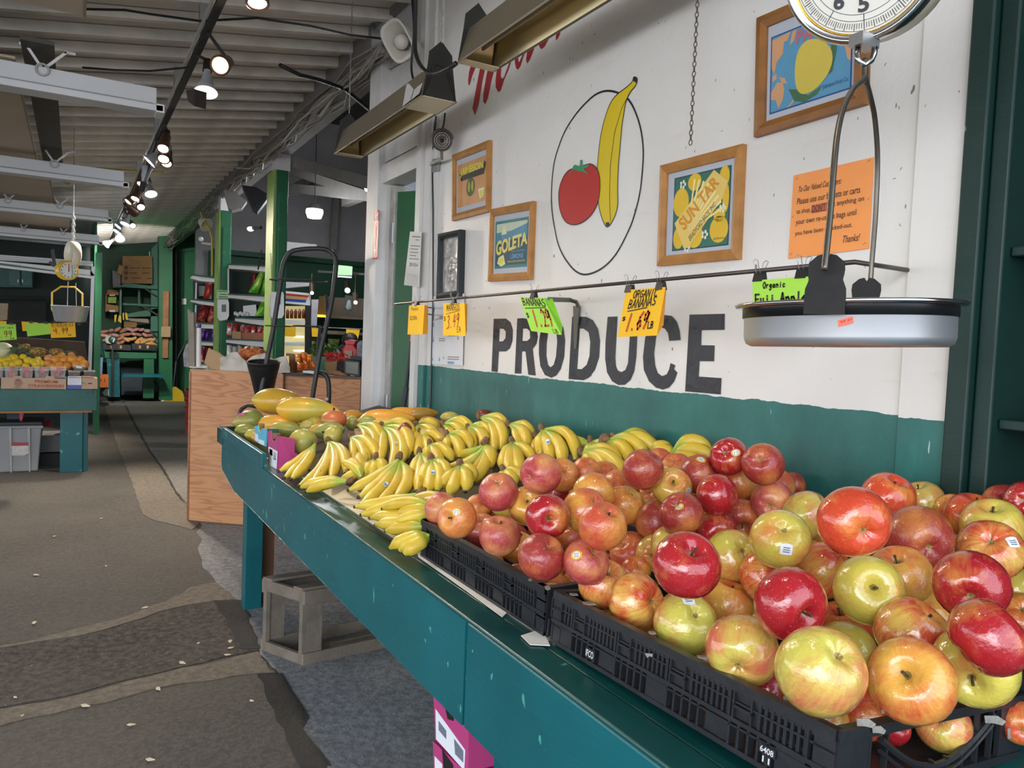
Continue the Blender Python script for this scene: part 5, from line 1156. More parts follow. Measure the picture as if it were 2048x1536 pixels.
# cords of the heater
tag(MB().tube(smooth([at(832, -20, X=1.15), at(830, 60, X=1.15), at(832, 110, X=1.15), at(848, 140, X=1.15), at(870, 147, X=1.17), at(900, 135, X=1.18), at(915, 124, X=1.19)], 4, False), .009, 8).build('power_cord', M_BLACK, None, smooth=True), 'thick black power cord looping between the two heaters', 'cable')
tag(MB().tube(smooth([at(823, -20, X=1.4), at(828, 60, X=1.4), at(824, 110, X=1.4), at(823, 140, X=1.4), at(828, 165, X=1.4)], 4, False), .006, 8).build('power_cord', M_BLACK, None, smooth=True), 'thin black cord hanging behind the left heater', 'cable')
# == SPEAKER AND SECURITY CAMERA
sp_ = thing('horn_speaker', 'off white horn loudspeaker mounted high at the end of the white wall', 'speaker', at(805, 100, d=3.9))
Cs = at(796, 82, d=3.75); Ns = (Vector((-.75, -.62, -.25))).normalized(); Rs = Vector((0, 0, 1)).cross(Ns).normalized(); Us = Ns.cross(Rs); _q = Quaternion(Ns, math.radians(28)); Rs.rotate(_q); Us.rotate(_q)
Ms = Matrix(((Rs.x, Us.x, Ns.x, Cs.x), (Rs.y, Us.y, Ns.y, Cs.y), (Rs.z, Us.z, Ns.z, Cs.z), (0, 0, 0, 1)))
def sqlathe(prof, M, sx=1, sy=1, seg=32):
 mb = MB(); b = 0
 for r, z in prof:
  for k in range(seg):
   a = 2 * math.pi * k / seg; c_, s_ = math.cos(a), math.sin(a); e = .6
   mb.v.append(M @ Vector((r * sx * math.copysign(abs(c_) ** e, c_), r * sy * math.copysign(abs(s_) ** e, s_), z)))
 for i in range(len(prof) - 1):
  for k in range(seg): l = (k + 1) % seg; mb.f.append((i * seg + k, i * seg + l, (i + 1) * seg + l, (i + 1) * seg + k))
 return mb
M_SPK = P('speaker_white', '#c9c4ba', .5, var=.06)
sqlathe([(.04, -.16), (.055, -.14), (.075, -.04), (.082, 0), (.088, .004), (.088, .012), (.078, .012), (.072, .002), (.05, -.04), (.03, -.08)], Ms, .8, 1.15).build('horn', M_SPK, sp_, smooth=True)
MB().lathe([(.001, .0), (.02, -.005), (.034, -.02), (.036, -.04)], 20, Ms).build('driver_cone', M_SPK, sp_, smooth=True)
MB().bar(Cs - Ns * .12, at(850, 92, X=D), .03).build('bracket', M_SPK, sp_)
sc2 = thing('security_camera', 'small round security camera with a ring of white diodes beside the door', 'camera', at(884, 330, X=1.5))
Cc = at(884, 281, X=1.50); Nc = (O - Cc).normalized(); Rc = Vector((0, 0, 1)).cross(Nc).normalized(); Uc = Nc.cross(Rc)
Mc = Matrix(((Rc.x, Uc.x, Nc.x, Cc.x), (Rc.y, Uc.y, Nc.y, Cc.y), (Rc.z, Uc.z, Nc.z, Cc.z), (0, 0, 0, 1)))
MB().lathe([(.001, -.07), (.046, -.07), (.050, -.01), (.048, .004), (.045, .004), (.044, -.002), (.0001, -.002)], 28, Mc).build('camera_body', P('camera_brown', '#4a4240', .4), sc2, smooth=True)
mb = MB()
for r_, n_ in ((.026, 18), (.036, 26)):
 for i in range(n_): a = i * 2 * math.pi / n_; mb.ell(Mc @ Vector((r_ * math.cos(a), r_ * math.sin(a), 0)), .0024, .0024, .0024, seg=6, rings=4)
mb.build('diode_ring', P('diode_white', '#e9e2dc', .3, var=0), sc2)
MB().lathe([(.0001, .002), (.009, .0), (.010, -.003)], 16, Mc).build('lens', P('lens_dark', '#120d12', .1, var=0), sc2, smooth=True)
MB().tube([Mc @ Vector((.053 * math.cos(a), .053 * math.sin(a), -.012)) for a in [math.radians(v) for v in range(10, 171, 16)]], .004, 6).build('hood', P('camera_brown', '#4a4240'), sc2)
MB().bar(at(883, 296, X=1.52), at(884, 318, X=1.54), .014).build('stalk', M_STEEL, sc2)
MB().bar(at(884, 318, X=1.54), at(862, 328, X=D - .02), .014).build('arm', M_STEEL, sc2)
MB().prism([at(854, 320, X=D - .012), at(878, 316, X=D - .012), at(877, 342, X=D - .012), at(853, 348, X=D - .012)], (.010, 0, 0)).build('mounting_plate', P('plate_grey', '#8d8f8f', .5, metal=.3), sc2)
tag(MB().tube([at(872, 232, X=D - .01), at(864, 310, X=D - .01), at(866, 420, X=D - .01), at(866, 600, X=D - .01), at(862, 760, X=D - .01), at(860, 840, X=D - .01)], .004, 6).build('wall_wire', M_BLACK), 'thin black wire running down the corner of the white wall', 'cable')
tag(MB().tube(smooth([at(890, 226, X=1.5), at(888, 245, X=1.5), at(884, 262, X=1.5)], 3, False), .004, 6).build('camera_cable', M_BLACK), 'short black cable plugged into the security camera', 'cable')
# staples left in the paint
rr = random.Random(17); mb = MB()
for i in range(45):
 px = rr.uniform(900, 1840); py = rr.uniform(60, 800); c = at(px, py, X=D - .001)
 if 1.285 < c.z < 2.3 and c.y > 1.04: a = rr.random() * 3; d_ = Vector((0, math.cos(a), math.sin(a))) * .0035; mb.bar(c - d_, c + d_, .001, .0015)
mb.build('staple', P('rusty_staple', '#9a9084', .6), wall, kind='stuff')
# broom handle behind the jamb
br = thing('broom', 'black handled broom leaning in the doorway with an orange tip', 'broom', at(800, 815, X=1.66))
MB().tube([at(824, 680, X=1.68), at(812, 775, X=1.66)], .011, 8).build('handle', M_BLACK, br); MB().tube([at(812, 775, X=1.66), at(803, 835, X=1.64)], .018, 8).build('grip', P('grip_grey', '#2f3236', .5), br); MB().tube([at(826, 664, X=1.68), at(824, 682, X=1.68)], .014, 8).build('tip', P('tip_orange', '#e06a35', .5, var=0), br)
# == BANANAS
def m_banana():
 t = NT('banana_skin'); at_ = t.n('ShaderNodeAttribute'); at_.attribute_name = 'along'; v = t.co(rnd=11)
 f = at_.outputs['Fac']; oi = t.n('ShaderNodeObjectInfo')
 gsh = t.math('MULTIPLY', oi.outputs['Random'], .12)
 base = t.ramp(t.noise(v, 14, 3), [(.3, lin('#c8a62a')), (.7, lin('#d8bf44'))])
 grn = t.ramp(t.math('SUBTRACT', f, gsh), [(.0, (1, 1, 1, 1)), (.14, (.95, .95, .95, 1)), (.40, (0, 0, 0, 1))])
 c = t.mix(grn, base, lin('#98ae3a'))
 g2 = t.ramp(f, [(.86, (0, 0, 0, 1)), (.95, (.45, .45, .45, 1))]); c = t.mix(g2, c, lin('#a8ad3c'))
 sp = t.ramp(t.noise(t.co(rnd=5), 90, 2, .4), [(.73, (0, 0, 0, 1)), (.76, (.8, .8, .8, 1))]); c = t.mix(sp, c, lin('#7a5426'))
 br = t.ramp(f, [(.965, (0, 0, 0, 1)), (.975, (1, 1, 1, 1))]); c = t.mix(br, c, lin('#2f2216'))
 b0 = t.ramp(f, [(.012, (1, 1, 1, 1)), (.03, (0, 0, 0, 1))]); c = t.mix(b0, c, lin('#5c4a2a'))
 t.col(c); t.b.inputs['Roughness'].default_value = .42; t.b.inputs['Coat Weight'].default_value = .12; t.b.inputs['Coat Roughness'].default_value = .25
 t.bump(t.noise(v, 22, 3), .15, .004); return t.m
M_BAN = m_banana(); M_CROWN = P('banana_crown', '#7a5a40', .8, var=.45, scale=60, bump=.6, bscale=60); M_BST = P('banana_sticker', '#d7e6f2', .4, var=0); M_BSB = P('banana_sticker_blue', '#4f9bd0', .4, var=0)
def banana_mesh(P0, P1, P2, rad=.0165, seg=7, n=15):
 vs = []; al = []; prev = None; pts = []
 for i in range(n):
  t = i / (n - 1); pts.append(P0 * (1 - t) ** 2 + P1 * 2 * t * (1 - t) + P2 * t * t)
 for i, p in enumerate(pts):
  t = i / (n - 1); d = (pts[min(i + 1, n - 1)] - pts[max(i - 1, 0)]).normalized()
  u = prev if prev is not None else Vector((0, 0, 1)); r = d.cross(u)
  if r.length < 1e-4: r = d.cross(Vector((1, 0, 0)))
  r.normalize(); u = r.cross(d).normalized(); prev = u
  k = (.30 if t < .04 else .33 + (.67) * min(1, max(0, (t - .11) / .26)) ** .9) if t < .4 else 1.0
  if t > .72: k = max(.26, 1 - ((t - .72) / .24) ** 1.8 * .74)
  if t > .965: k = .24
  for q in range(seg):
   a = 2 * math.pi * q / seg; rr_ = rad * k * (1 + .07 * math.cos(5 * a)); vs.append(p + (r * math.cos(a) + u * math.sin(a)) * rr_); al.append(t)
 fs = [(i * seg + q, i * seg + (q + 1) % seg, (i + 1) * seg + (q + 1) % seg, (i + 1) * seg + q) for i in range(n - 1) for q in range(seg)]
 fs.append(tuple(range(seg))[::-1]); fs.append(tuple((n - 1) * seg + q for q in range(seg)))
 return vs, fs, al, pts
def BP(px, py, off):
 return onplane(px, py, .865 + off, .24, .78)
def bunch(crown, tips, k, label, off=.075, tipoff=.022, sticker=None, up=.35, rad=.0212, crownsize=.68, group=None):
 P0 = BP(crown[0], crown[1], off); t = thing('banana_bunch', label, 'bananas', P0, group)
 lens = []
 for i, tp in enumerate(tips):
  kk = tp[2] if len(tp) > 2 else k; o2 = tp[3] if len(tp) > 3 else tipoff
  P2 = BP(tp[0], tp[1], o2);
  dx, dy = tp[0] - crown[0], tp[1] - crown[1]
  L_ = (P2 - P0).length
  if L_ < .15:   # foreshortened: keep a real banana length by leaning the far end out of sight
   pass
  mx, my = (crown[0] + tp[0]) / 2 + dy * kk * 2, (crown[1] + tp[1]) / 2 - dx * kk * 2
  dm = (depth(P0) + depth(P2)) / 2
  P1 = at(mx, my, d=dm - .01) + Vector((0, 0, .01))
  spread = (i - (len(tips) - 1) / 2) * .006
  P0i = P0 + Vector((0, spread, -.002 * i)) + (P1 - P0).normalized() * .006
  vs, fs, al, pts = banana_mesh(P0i, P1, P2, rad * (.94 + .12 * ((i * 37) % 10) / 10))
  c = P0; me = bpy.data.meshes.new('banana'); me.from_pydata([v - c for v in vs], [], fs); me.update(); me.polygons.foreach_set('use_smooth', [True] * len(me.polygons))
  at2 = me.attributes.new('along', 'FLOAT', 'POINT'); at2.data.foreach_set('value', al); me.materials.append(M_BAN)
  o = bpy.data.objects.new('banana', me); COL.objects.link(o); o.parent = t; WL[o.name] = P0.copy()
  if sticker is not None and sticker == i:
   mp = pts[8]; dr = (pts[9] - pts[7]).normalized(); toc = (O - mp).normalized(); sd = dr.cross(toc).normalized(); nn = sd.cross(dr);
   if nn.dot(toc) < 0: nn = -nn
   b = mp + nn * (rad * 1.09)
   MB().add([b - dr * .013 - sd * .006, b + dr * .013 - sd * .006, b + dr * .013 + sd * .006, b - dr * .013 + sd * .006], [(0, 1, 2, 3)]).build('sticker', M_BST, o)
   b += nn * .0006; MB().add([b - dr * .002 - sd * .005, b + dr * .009 - sd * .005, b + dr * .009 + sd * .005, b - dr * .002 + sd * .005], [(0, 1, 2, 3)]).build('sticker_mark', M_BSB, o)
 mb = MB(); w = .011 + .0022 * len(tips); w *= crownsize
 rr_ = random.Random(int(crown[0]))
 d_ = (sum((BP(tp[0], tp[1], tipoff) for tp in tips), Vector()) / len(tips) - P0).normalized()
 mb.tube([P0 + d_ * .014, P0 + d_ * .002 + Vector((.001, 0, .002)), P0 - d_ * .008 + Vector((rr_.uniform(-.003, .003), rr_.uniform(-.004, .004), .006)), P0 - d_ * .014 + Vector((0, 0, .009))], [w * .75, w, w * .8, w * .55], 7)
 mb.build('crown', M_CROWN, t, smooth=True)
 return t
B = bunch
B((700, 962), [(600, 976, -.04), (612, 984, -.04)], -.03, 'spotted bananas lying flat along the front edge of the liner', off=.045, tipoff=.02)
B((632, 884), [(556, 943), (566, 957), (580, 960)], .10, 'slim bunch with tips pointing left beside the magenta box', sticker=1)
B((656, 880), [(594, 974), (622, 966), (660, 962), (690, 950, .2)], .17, 'large speckled bunch with a brown crown before the mangoes')
B((722, 962), [(684, 926, -.18, .06), (698, 919, -.12, .07), (716, 906, -.05, .08), (734, 908, .1, .07)], -.1, 'small stubby bananas standing with their tips up', off=.03, tipoff=.07, rad=.0205)
B((700, 874), [(706, 926, .1), (728, 940, .2), (752, 925, .25)], .2, 'half hidden bunch behind the stubby upright bananas')
B((712, 849), [(722, 912, .26), (738, 925, .34), (754, 905, .40)], .3, 'tall arched bunch under the red and green mango', off=.09, sticker=None)
B((762, 851), [(758, 930, .08), (776, 946, .24), (796, 938, .30), (812, 922, .38), (824, 895, .4)], .3, 'big arched bunch with a green stem in the middle of the heap', off=.09, sticker=1)
B((750, 916), [(674, 968, .05), (716, 960, .05), (738, 955, .1), (764, 950, .2)], .1, 'bunch with a thin brown stem behind the front fan of bananas', off=.07)
B((798, 914), [(694, 981, .08), (715, 996, .10), (716, 1012, .12), (745, 1012, .20), (785, 1000, .30)], .2, 'front fan of bright bananas with a blue sticker', off=.08, sticker=2)
B((842, 985), [(708, 1014, .05, .03), (720, 1030, .06, .02)], .05, 'single long banana pair with a black tip lying below the front fan', off=.06)
B((838, 904), [(815, 965, .05), (832, 985, .1), (850, 980, .2)], .15, 'narrow bunch with green necks right of the front fan', off=.08)
B((861, 917), [(838, 975, 0), (852, 990, .1), (872, 985, .2), (890, 970, .26)], .18, 'green necked bunch with a sticker beside the narrow one', off=.08, sticker=1)
B((880, 1022), [(764, 1018, -.10, .05), (791, 1034, -.06, .04), (788, 1050, -.02, .03)], -.05, 'horizontal bananas with dark tips pointing at the liner', off=.06)
B((868, 1052), [(739, 1036, -.06, .015), (750, 1050, -.02, .012), (770, 1062, 0, .012)], -.04, 'lowest layer of bananas lying on the liner above the bottom bunch', off=.035)
B((868, 1072), [(778, 1098, -.06, .012), (797, 1103, -.04, .012), (806, 1110, 0, .012)], -.05, 'bunch lying flat next to the left black crate', off=.035)
B((900, 1000), [(820, 1008, -.08, .03), (812, 1028, -.04, .03)], -.06, 'banana pair half hidden behind the left corner apples', off=.06)
B((919, 929), [(868, 980, .05), (896, 992, .08), (930, 985, .16), (946, 966, .2)], .12, 'spotted bunch behind the corner apples of the left crate', off=.07)
B((970, 884), [(870, 908, .16), (885, 935, .2), (908, 962, .22), (935, 968, .2), (972, 940, .2)], .2, 'wide bunch curving left from a dark crown', off=.08)
B((832, 850), [(824, 905, .1), (846, 912, .2), (868, 898, .3), (880, 872, .3)], .25, 'bunch with a loose crown beside the dark red mango', off=.08)
B((840, 864), [(836, 918, .0), (862, 922, .1), (888, 900, .2)], .1, 'bunch with thin green necks under the loose crown bunch', off=.07)
B((859, 888), [(850, 925, .0), (878, 935, .1), (905, 925, .15)], .1, 'short bunch with a pale crown in the second row', off=.07)
B((894, 869), [(895, 912, 0), (918, 918, .2), (942, 905, .3)], .2, 'yellow green bunch behind the wide one', off=.08)
B((886, 848), [(925, 895, .3), (945, 885, .35), (900, 900, .2)], .3, 'bunch arching over in the third row', off=.08)
B((935, 853), [(945, 905, .1), (968, 910, .25), (985, 890, .3)], .25, 'bunch wedged between the two tall back bunches', off=.08)
B((958, 835), [(984, 912, .24), (1000, 905, .32), (1010, 885, .36)], .3, 'tall golden bunch in the back row under the red mango', off=.10)
B((1016, 849), [(1030, 912, .2), (1050, 908, .28), (1062, 893, .32)], .28, 'green tinged tall bunch in the back row', off=.09)
B((1023, 883), [(1003, 940, -.05), (1018, 952, 0), (1038, 950, .06), (1068, 925, .1)], .03, 'green necked fan of bananas behind the left crate apples', off=.07)
B((1006, 941), [(1000, 975), (1030, 972), (1048, 962, .1)], .05, 'banana bunch with a cut brown crown right behind the crate', off=.05)
B((1071, 873), [(1066, 912), (1080, 918, .1), (1098, 905, .2)], .1, 'small green bunch left of the upright stickered bunch', off=.06)
B((1083, 858), [(1082, 918, -.05), (1102, 928, .06), (1122, 938, .2), (1150, 925, .3)], .15, 'upright bunch with a blue sticker against the wainscot', off=.10, sticker=1)
B((1190, 885), [(1110, 852, .2, .09), (1125, 868, .15, .08)], .15, 'banana back arching behind the upright stickered bunch', off=.06)
B((1181, 883), [(1176, 925, 0), (1200, 935, .1), (1222, 922, .2)], .1, 'green bunch with a ragged crown right of the upright bunch', off=.07)
B((1161, 905), [(1185, 942, .1), (1220, 955, .18), (1252, 962, .2), (1245, 940, .25)], .15, 'low bunch just behind the back row of the dusky apples', off=.06)
B((1209, 883), [(1235, 938, .15), (1262, 938, .22), (1296, 925, .26)], .2, 'large bunch with a broad withered crown', off=.08, crownsize=1.5)
B((1230, 876), [(1312, 902, .22), (1322, 918, .2), (1290, 925, .2)], .22, 'bunch stretching right from the withered crown bunch', off=.09)
B((1300, 915), [(1345, 905, .3, .06), (1350, 918, .25, .05)], .3, 'banana back showing left of the last bunch at the wainscot', off=.05)
B((1337, 914), [(1428, 908, .30, .06), (1432, 922, .18, .05), (1400, 930, .1, .05)], .25, 'last green yellow bunch at the right against the wainscot', off=.06)
# == PAPAYAS AND MANGOES
def m_fruit(name, a, b, c_, thr, rough=.38):
 t = NT(name); v = t.co(rnd=9); f = t.noise(v, 11, 5, .65); g = t.noise(v, 5, 3)
 c = t.mix(f, lin(a), lin(b)); mm = t.ramp(g, [(thr - .08, (0, 0, 0, 1)), (thr + .08, (1, 1, 1, 1))]); c = t.mix(mm, c, lin(c_))
 sp = t.ramp(t.noise(v, 70, 2, .4), [(.73, (0, 0, 0, 1)), (.76, (.6, .6, .6, 1))]); c = t.mix(sp, c, lin('#6d6a28'))
 t.col(c); t.b.inputs['Roughness'].default_value = rough; t.b.inputs['Coat Weight'].default_value = .15; t.bump(t.noise(v, 8, 3), .2, .01); return t.m
M_PAP = m_fruit('papaya_ripe', '#d99f2c', '#dcb93c', '#b8ad44', .6); M_PAPG = m_fruit('papaya_green', '#c4b048', '#a3a04a', '#8f9648', .55); M_PAPO = m_fruit('papaya_orange', '#dd962f', '#dba23c', '#c9a640', .62); M_PAPB = m_fruit('papaya_brown', '#b97a24', '#b9872c', '#8e7a2e', .58)
M_MAN = m_fruit('mango_green', '#a3a04c', '#b8a54c', '#8f964a', .5, .4); M_MANR = m_fruit('mango_red', '#8c3a24', '#9a4a30', '#6a2a28', .55, .35); M_MANRG = m_fruit('mango_blush', '#c0623a', '#b8703e', '#7f8445', .52, .4); M_MANY = m_fruit('mango_yellow', '#c99a38', '#b09a3c', '#98953e', .55, .4)
M_TIP = P('fruit_tip', '#3c2c1c', .8)
def fruit(a, b, wpx, off, mat, label, cat, name, taper=(.15, .62, .86, .97, 1, 1, .96, .84, .60, .12), tip=False, sticker=None):
 m = ((a[0] + b[0]) / 2, (a[1] + b[1]) / 2); C0 = onplane(m[0], m[1], .865 + off, .24, .78); d0 = depth(C0)
 A = at(a[0], a[1], d=d0 + (a[2] if len(a) > 2 else 0)); B_ = at(b[0], b[1], d=d0 + (b[2] if len(b) > 2 else 0)); r = wpx * 1.1 * d0 / FPX / 2
 n = len(taper); pts = [A.lerp(B_, i / (n - 1)) for i in range(n)]
 o = MB().tube(pts, [r * t for t in taper], 16).build(name, mat, None, smooth=True)
 md = o.modifiers.new('smooth', 'SUBSURF'); md.levels = 1; md.render_levels = 1
 tag(o, label, cat)
 if tip: d_ = (A - B_).normalized(); MB().tube([A + d_ * .0, A + d_ * .010], [.006, .004], 6).build('stem_nub', M_TIP, o)
 if sticker:
  c = at(sticker[0], sticker[1], d=d0 - r * .98); e = (B_ - A).normalized(); toc = (O - c).normalized(); s = e.cross(toc).normalized()
  MB().add([c + e * .018 * x + s * .009 * y for x, y in ((-1, -1), (1, -1), (1, 1), (-1, 1))], [(0, 1, 2, 3)]).build('sticker', P('sticker_magenta', '#b8487a', .4, var=.3, scale=120), o)
 return o
PT = (.12, .42, .66, .86, .96, 1, 1, .93, .74, .16)
F_ = lambda *a, **k: fruit(*a, cat='papaya', name='papaya', taper=k.pop('taper', PT), **k)
F_((878, 826, .05), (812, 830), 26, .04, M_PAPB, 'brownish yellow papaya at the far back right touching the wainscot')
F_((832, 838, .02), (718, 840), 40, .05, M_PAPO, 'long orange papaya lying at the back behind the bananas')
F_((730, 829, .06), (684, 834), 22, .03, M_PAPO, 'orange papaya end showing behind the blushed mango')
F_((850, 828, .06), (775, 826), 24, .06, M_PAPO, 'orange papaya behind the long one at the back')
F_((822, 852), (735, 855), 32, .05, M_PAP, 'yellow green mottled papaya just behind the tall arched bananas')
F_((886, 848), (836, 847), 27, .05, M_PAPB, 'brown orange papaya with a small sticker behind the loose crown bunch', sticker=(856, 840))
F_((515, 858), (468, 869), 30, .02, M_PAPG, 'green papaya lying low behind the raised front board')
F_((538, 874), (488, 872), 28, .02, M_PAPG, 'short green papaya just left of the blue box')
F_((540, 880), (502, 874), 26, .02, M_PAPO, 'orange papaya end tucked behind the blue box')
F_((464, 848, 0), (528, 836), 40, .04, M_PAPG, 'yellow green papaya with a pink sticker at the far left end', sticker=(483, 829))
F_((625, 832, .05), (555, 806), 40, .10, M_PAPO, 'orange papaya between the two big ones on top')
F_((502, 800, 0), (606, 806, .05), 50, .10, M_PAP, 'big green tipped papaya on top of the heap at the left', taper=(.14, .6, .86, .97, 1, .98, .92, .82, .6, .14))
F_((682, 822, .02), (551, 818), 48, .11, M_PAP, 'big bright yellow papaya on top pointing right')
F_((600, 852), (516, 848), 38, .06, M_PAPO, 'bright orange papaya in front of the two top ones')
G_ = lambda *a, **k: fruit(*a, cat='mango', name='mango', taper=(.15, .58, .82, .95, 1, 1, .95, .83, .6, .15), **k)
G_((690, 838), (645, 850), 32, .06, M_MANY, 'yellow green mango behind the blushed mango')
G_((606, 862), (538, 856), 30, .05, M_MAN, 'green mango in front of the bright orange papaya')
G_((636, 848), (598, 856), 24, .05, M_MAN, 'small green mango right of the bright orange papaya')
G_((648, 845), (612, 852), 28, .05, M_MANY, 'yellowish mango tucked below the big yellow papaya')
G_((668, 862), (616, 862), 28, .05, M_MANY, 'yellow blushed mango behind the sagging green one')
G_((690, 858), (630, 866), 34, .06, M_MAN, 'sagging olive green mango in the middle of the mangoes')
G_((720, 845), (690, 848), 28, .05, M_MAN, 'olive mango just right of the blushed one')
G_((760, 845), (714, 842), 24, .06, M_MAN, 'long olive mango before the orange papaya at the back')
G_((668, 820), (668, 858, .02), 48, .10, M_MANRG, 'red blushed mango standing with its stem up on the heap', tip=True)
G_((576, 882), (636, 884), 48, .07, M_MAN, 'big olive green mango behind the magenta box')
G_((648, 865), (684, 880, .02), 40, .08, M_MAN, 'olive green mango with a dark stem dot above the speckled bananas', tip=True)
G_((812, 844), (808, 884), 28, .08, M_MANR, 'dark red mango standing between the banana bunches')
G_((922, 838), (880, 834), 24, .05, M_MAN, 'olive mango at the back against the wainscot')
G_((984, 832), (952, 827), 20, .03, M_MANR, 'dark red mango peeping above the tall golden bananas')
G_((1014, 840), (984, 838), 18, .02, M_MAN, 'olive mango behind the green tinged tall bananas')
# -- fruit boxes on the table
M_MAG = P('box_magenta', '#b33a78', .55, var=.05); M_CARD = P('cardboard', '#b08a62', .75, var=.12, scale=8); M_BLUE = P('box_blue', '#55b3cf', .55, var=.05); M_WHITEP = P('print_white', '#dfe2ea', .6, var=0)
def boxfront(name, label, pts, X, t, mat, prints, side=None):
 th_ = MB().prism([at(x, y, X=X) for x, y in pts], (t, 0, 0)).build(name, mat, None); tag(th_, label, 'box')
 if side: MB().prism([at(x, y, Y=None, X=None, d=None) if False else p for (x, y) in [] for p in []] or side, (0, .004, 0)).build('side_panel', mat, th_)
 for q, m, nm in prints: MB().prism([at(x, y, X=X - .0008) for x, y in q], (.0006, 0, 0)).build(nm, m, th_)
 return th_
XB = .735
c0 = at(554, 939, X=XB); c1 = at(559, 872, X=XB)
o = boxfront('fruit_box', 'magenta printed fruit box with a cut down side at the front of the mangoes', [(535, 863), (541, 861), (543, 881), (549, 884), (553, 873), (559, 872), (554, 940), (537, 932)], XB, .006, M_MAG,
  [([(537, 893), (555, 903), (553, 938), (538, 930)], M_WHITEP, 'white_label'), ([(539, 897), (545, 900), (545, 912), (539, 909)], P('code_grey', '#9aa2ae', .6, var=.2), 'code_print'), ([(547, 903), (553, 906), (552, 921), (547, 918)], P('code_dark', '#6b7380', .6, var=.4, scale=300), 'code_print')])
s = [(559, 872), (590, 878), (589, 902), (598, 908), (588, 930), (556, 940)]
MB().prism([c1, at(590, 878, Y=c1.y), at(589, 905, Y=c1.y), at(600, 911, Y=c1.y), at(592, 935, Y=c1.y), c0], (0, .006, 0)).build('end_panel', M_MAG, o)
MB().prism([at(545, 866, X=XB + .01), at(560, 866, X=XB + .06), at(560, 880, X=XB + .06), at(547, 878, X=XB + .01)], (.003, .003, 0)).build('flap', M_CARD, o)
o = boxfront('fruit_box', 'light blue printed fruit box behind the magenta one', [(509, 852), (515, 851), (517, 863), (521, 866), (524, 857), (532, 858), (531, 893), (521, 889), (509, 881)], XB + .004, .006, M_BLUE,
  [([(510, 866), (516, 870), (516, 884), (510, 880)], M_WHITEP, 'white_label'), ([(517, 878), (528, 882), (528, 891), (517, 886)], M_WHITEP, 'white_label')])
MB().prism([at(532, 858, X=XB + .004), at(562, 858, X=XB + .15), at(560, 880, X=XB + .15), at(531, 880, X=XB + .004)], (.002, .003, 0)).build('end_panel', M_BLUE, o)
MB().prism([at(517, 846, X=XB + .02), at(528, 847, X=XB + .05), at(528, 858, X=XB + .05), at(518, 858, X=XB + .02)], (.003, 0, 0)).build('flap', M_CARD, o)
for pts, lab in (([(708, 858), (742, 862), (742, 880), (712, 878)], 'open brown carton edge between the mango and the tall arched bananas'), ([(868, 855), (885, 858), (884, 880), (868, 876)], 'open brown carton edge right of the dark red mango')):
 c = [onplane(x, y, .93, .24, .78) for x, y in pts]; tag(MB().prism(c, (.02, .02, 0)).build('carton', M_CARD), lab, 'box')
# -- wooden crate on the floor under the table
M_OLDW = P('weathered_wood', '#6f665b', .85, var=.25, scale=9, bump=.5, bscale=30)
A = at(524, 1303, Z=0); Bp = at(602, 1333, Z=0); Cp_ = at(795, 1290, Z=0); dl = (Cp_ - Bp); ll = dl.length; dl.normalize(); dsd = (A - Bp); ws = dsd.length; dsd.normalize()
hz = at(597, 1172, X=Bp.x, d=None).z
wc = thing('wooden_crate', 'old grey slatted wooden crate lying on the slab under the table', 'crate', Bp); ll = max(ll, .55)
def pt(a, b, z): return Bp + dl * a + dsd * b + Vector((0, 0, z))
def wbox(a0, a1, b0, b1, z0, z1, nm='slat'):
 q = [(a0, b0), (a1, b0), (a1, b1), (a0, b1)]; MB().hexa([pt(a, b, z0) for a, b in q], [pt(a, b, z1) for a, b in q]).build(nm, M_OLDW, wc, bevel=.002)
HH = hz
for a in (0, ll - .02):
 for b in (0, ws - .02): wbox(a, a + .02, b, b + .02, 0, HH, 'corner_post')
 wbox(a, a + .02, .02, ws - .02, 0, .05); wbox(a, a + .02, .02, ws - .02, HH - .05, HH)
 for b in (0.021, ws - .021 - .012): pass
for b in (-.012, ws):
 wbox(0, ll, b, b + .012, 0, .055); wbox(0, ll, b, b + .012, HH - .06, HH)
wbox(.02, .09, 0, .012, .05, HH - .05, 'corner_board'); wbox(.02, .09, ws - .012, ws, .05, HH - .05, 'corner_board')
wbox(-.004, ll, .0, .055, HH, HH + .012); wbox(-.004, ll, ws - .06, ws, HH, HH + .012)
for i in range(3): wbox(0, ll, .01 + i * (ws - .02) / 3, .01 + (i + .8) * (ws - .02) / 3, .0, .010)
# stacked magenta boxes under the table
def undbox(pts, label, wl_, z=None):
 X = .80; o = MB().prism([at(x, y, X=X) for x, y in pts], (.30, 0, 0)).build('fruit_carton', M_MAG, None); tag(o, label, 'box')
 for w in wl_[0]: MB().prism([at(x, y, X=X - .001) for x, y in w], (.0008, 0, 0)).build('white_label', M_WHITEP, o)
 for w in wl_[1]: MB().prism([at(x, y, X=X - .002) for x, y in w], (.0008, 0, 0)).build('code_print', P('code_dark', '#6b7380'), o)
 for w in wl_[2]: MB().prism([at(x, y, X=X - .002) for x, y in w], (.0008, 0, 0)).build('hand_hole', M_BLACK, o)
undbox([(866, 1375), (937, 1455), (937, 1545), (871, 1480)], 'magenta and white fruit carton, upper of the stack under the table', ([[(871, 1418), (930, 1500), (928, 1541), (872, 1478)]], [[(877, 1442), (892, 1462), (892, 1478), (877, 1460)], [(908, 1478), (926, 1502), (926, 1525), (910, 1508)]], [[(887, 1402), (908, 1425), (906, 1442), (895, 1438)]]))
undbox([(866, 1482), (937, 1550), (937, 1640), (868, 1580)], 'magenta and white fruit carton, lower of the stack under the table', ([[(869, 1512), (884, 1528), (884, 1570), (870, 1556)]], [], [[(884, 1500), (905, 1530), (905, 1560), (888, 1550)]]))
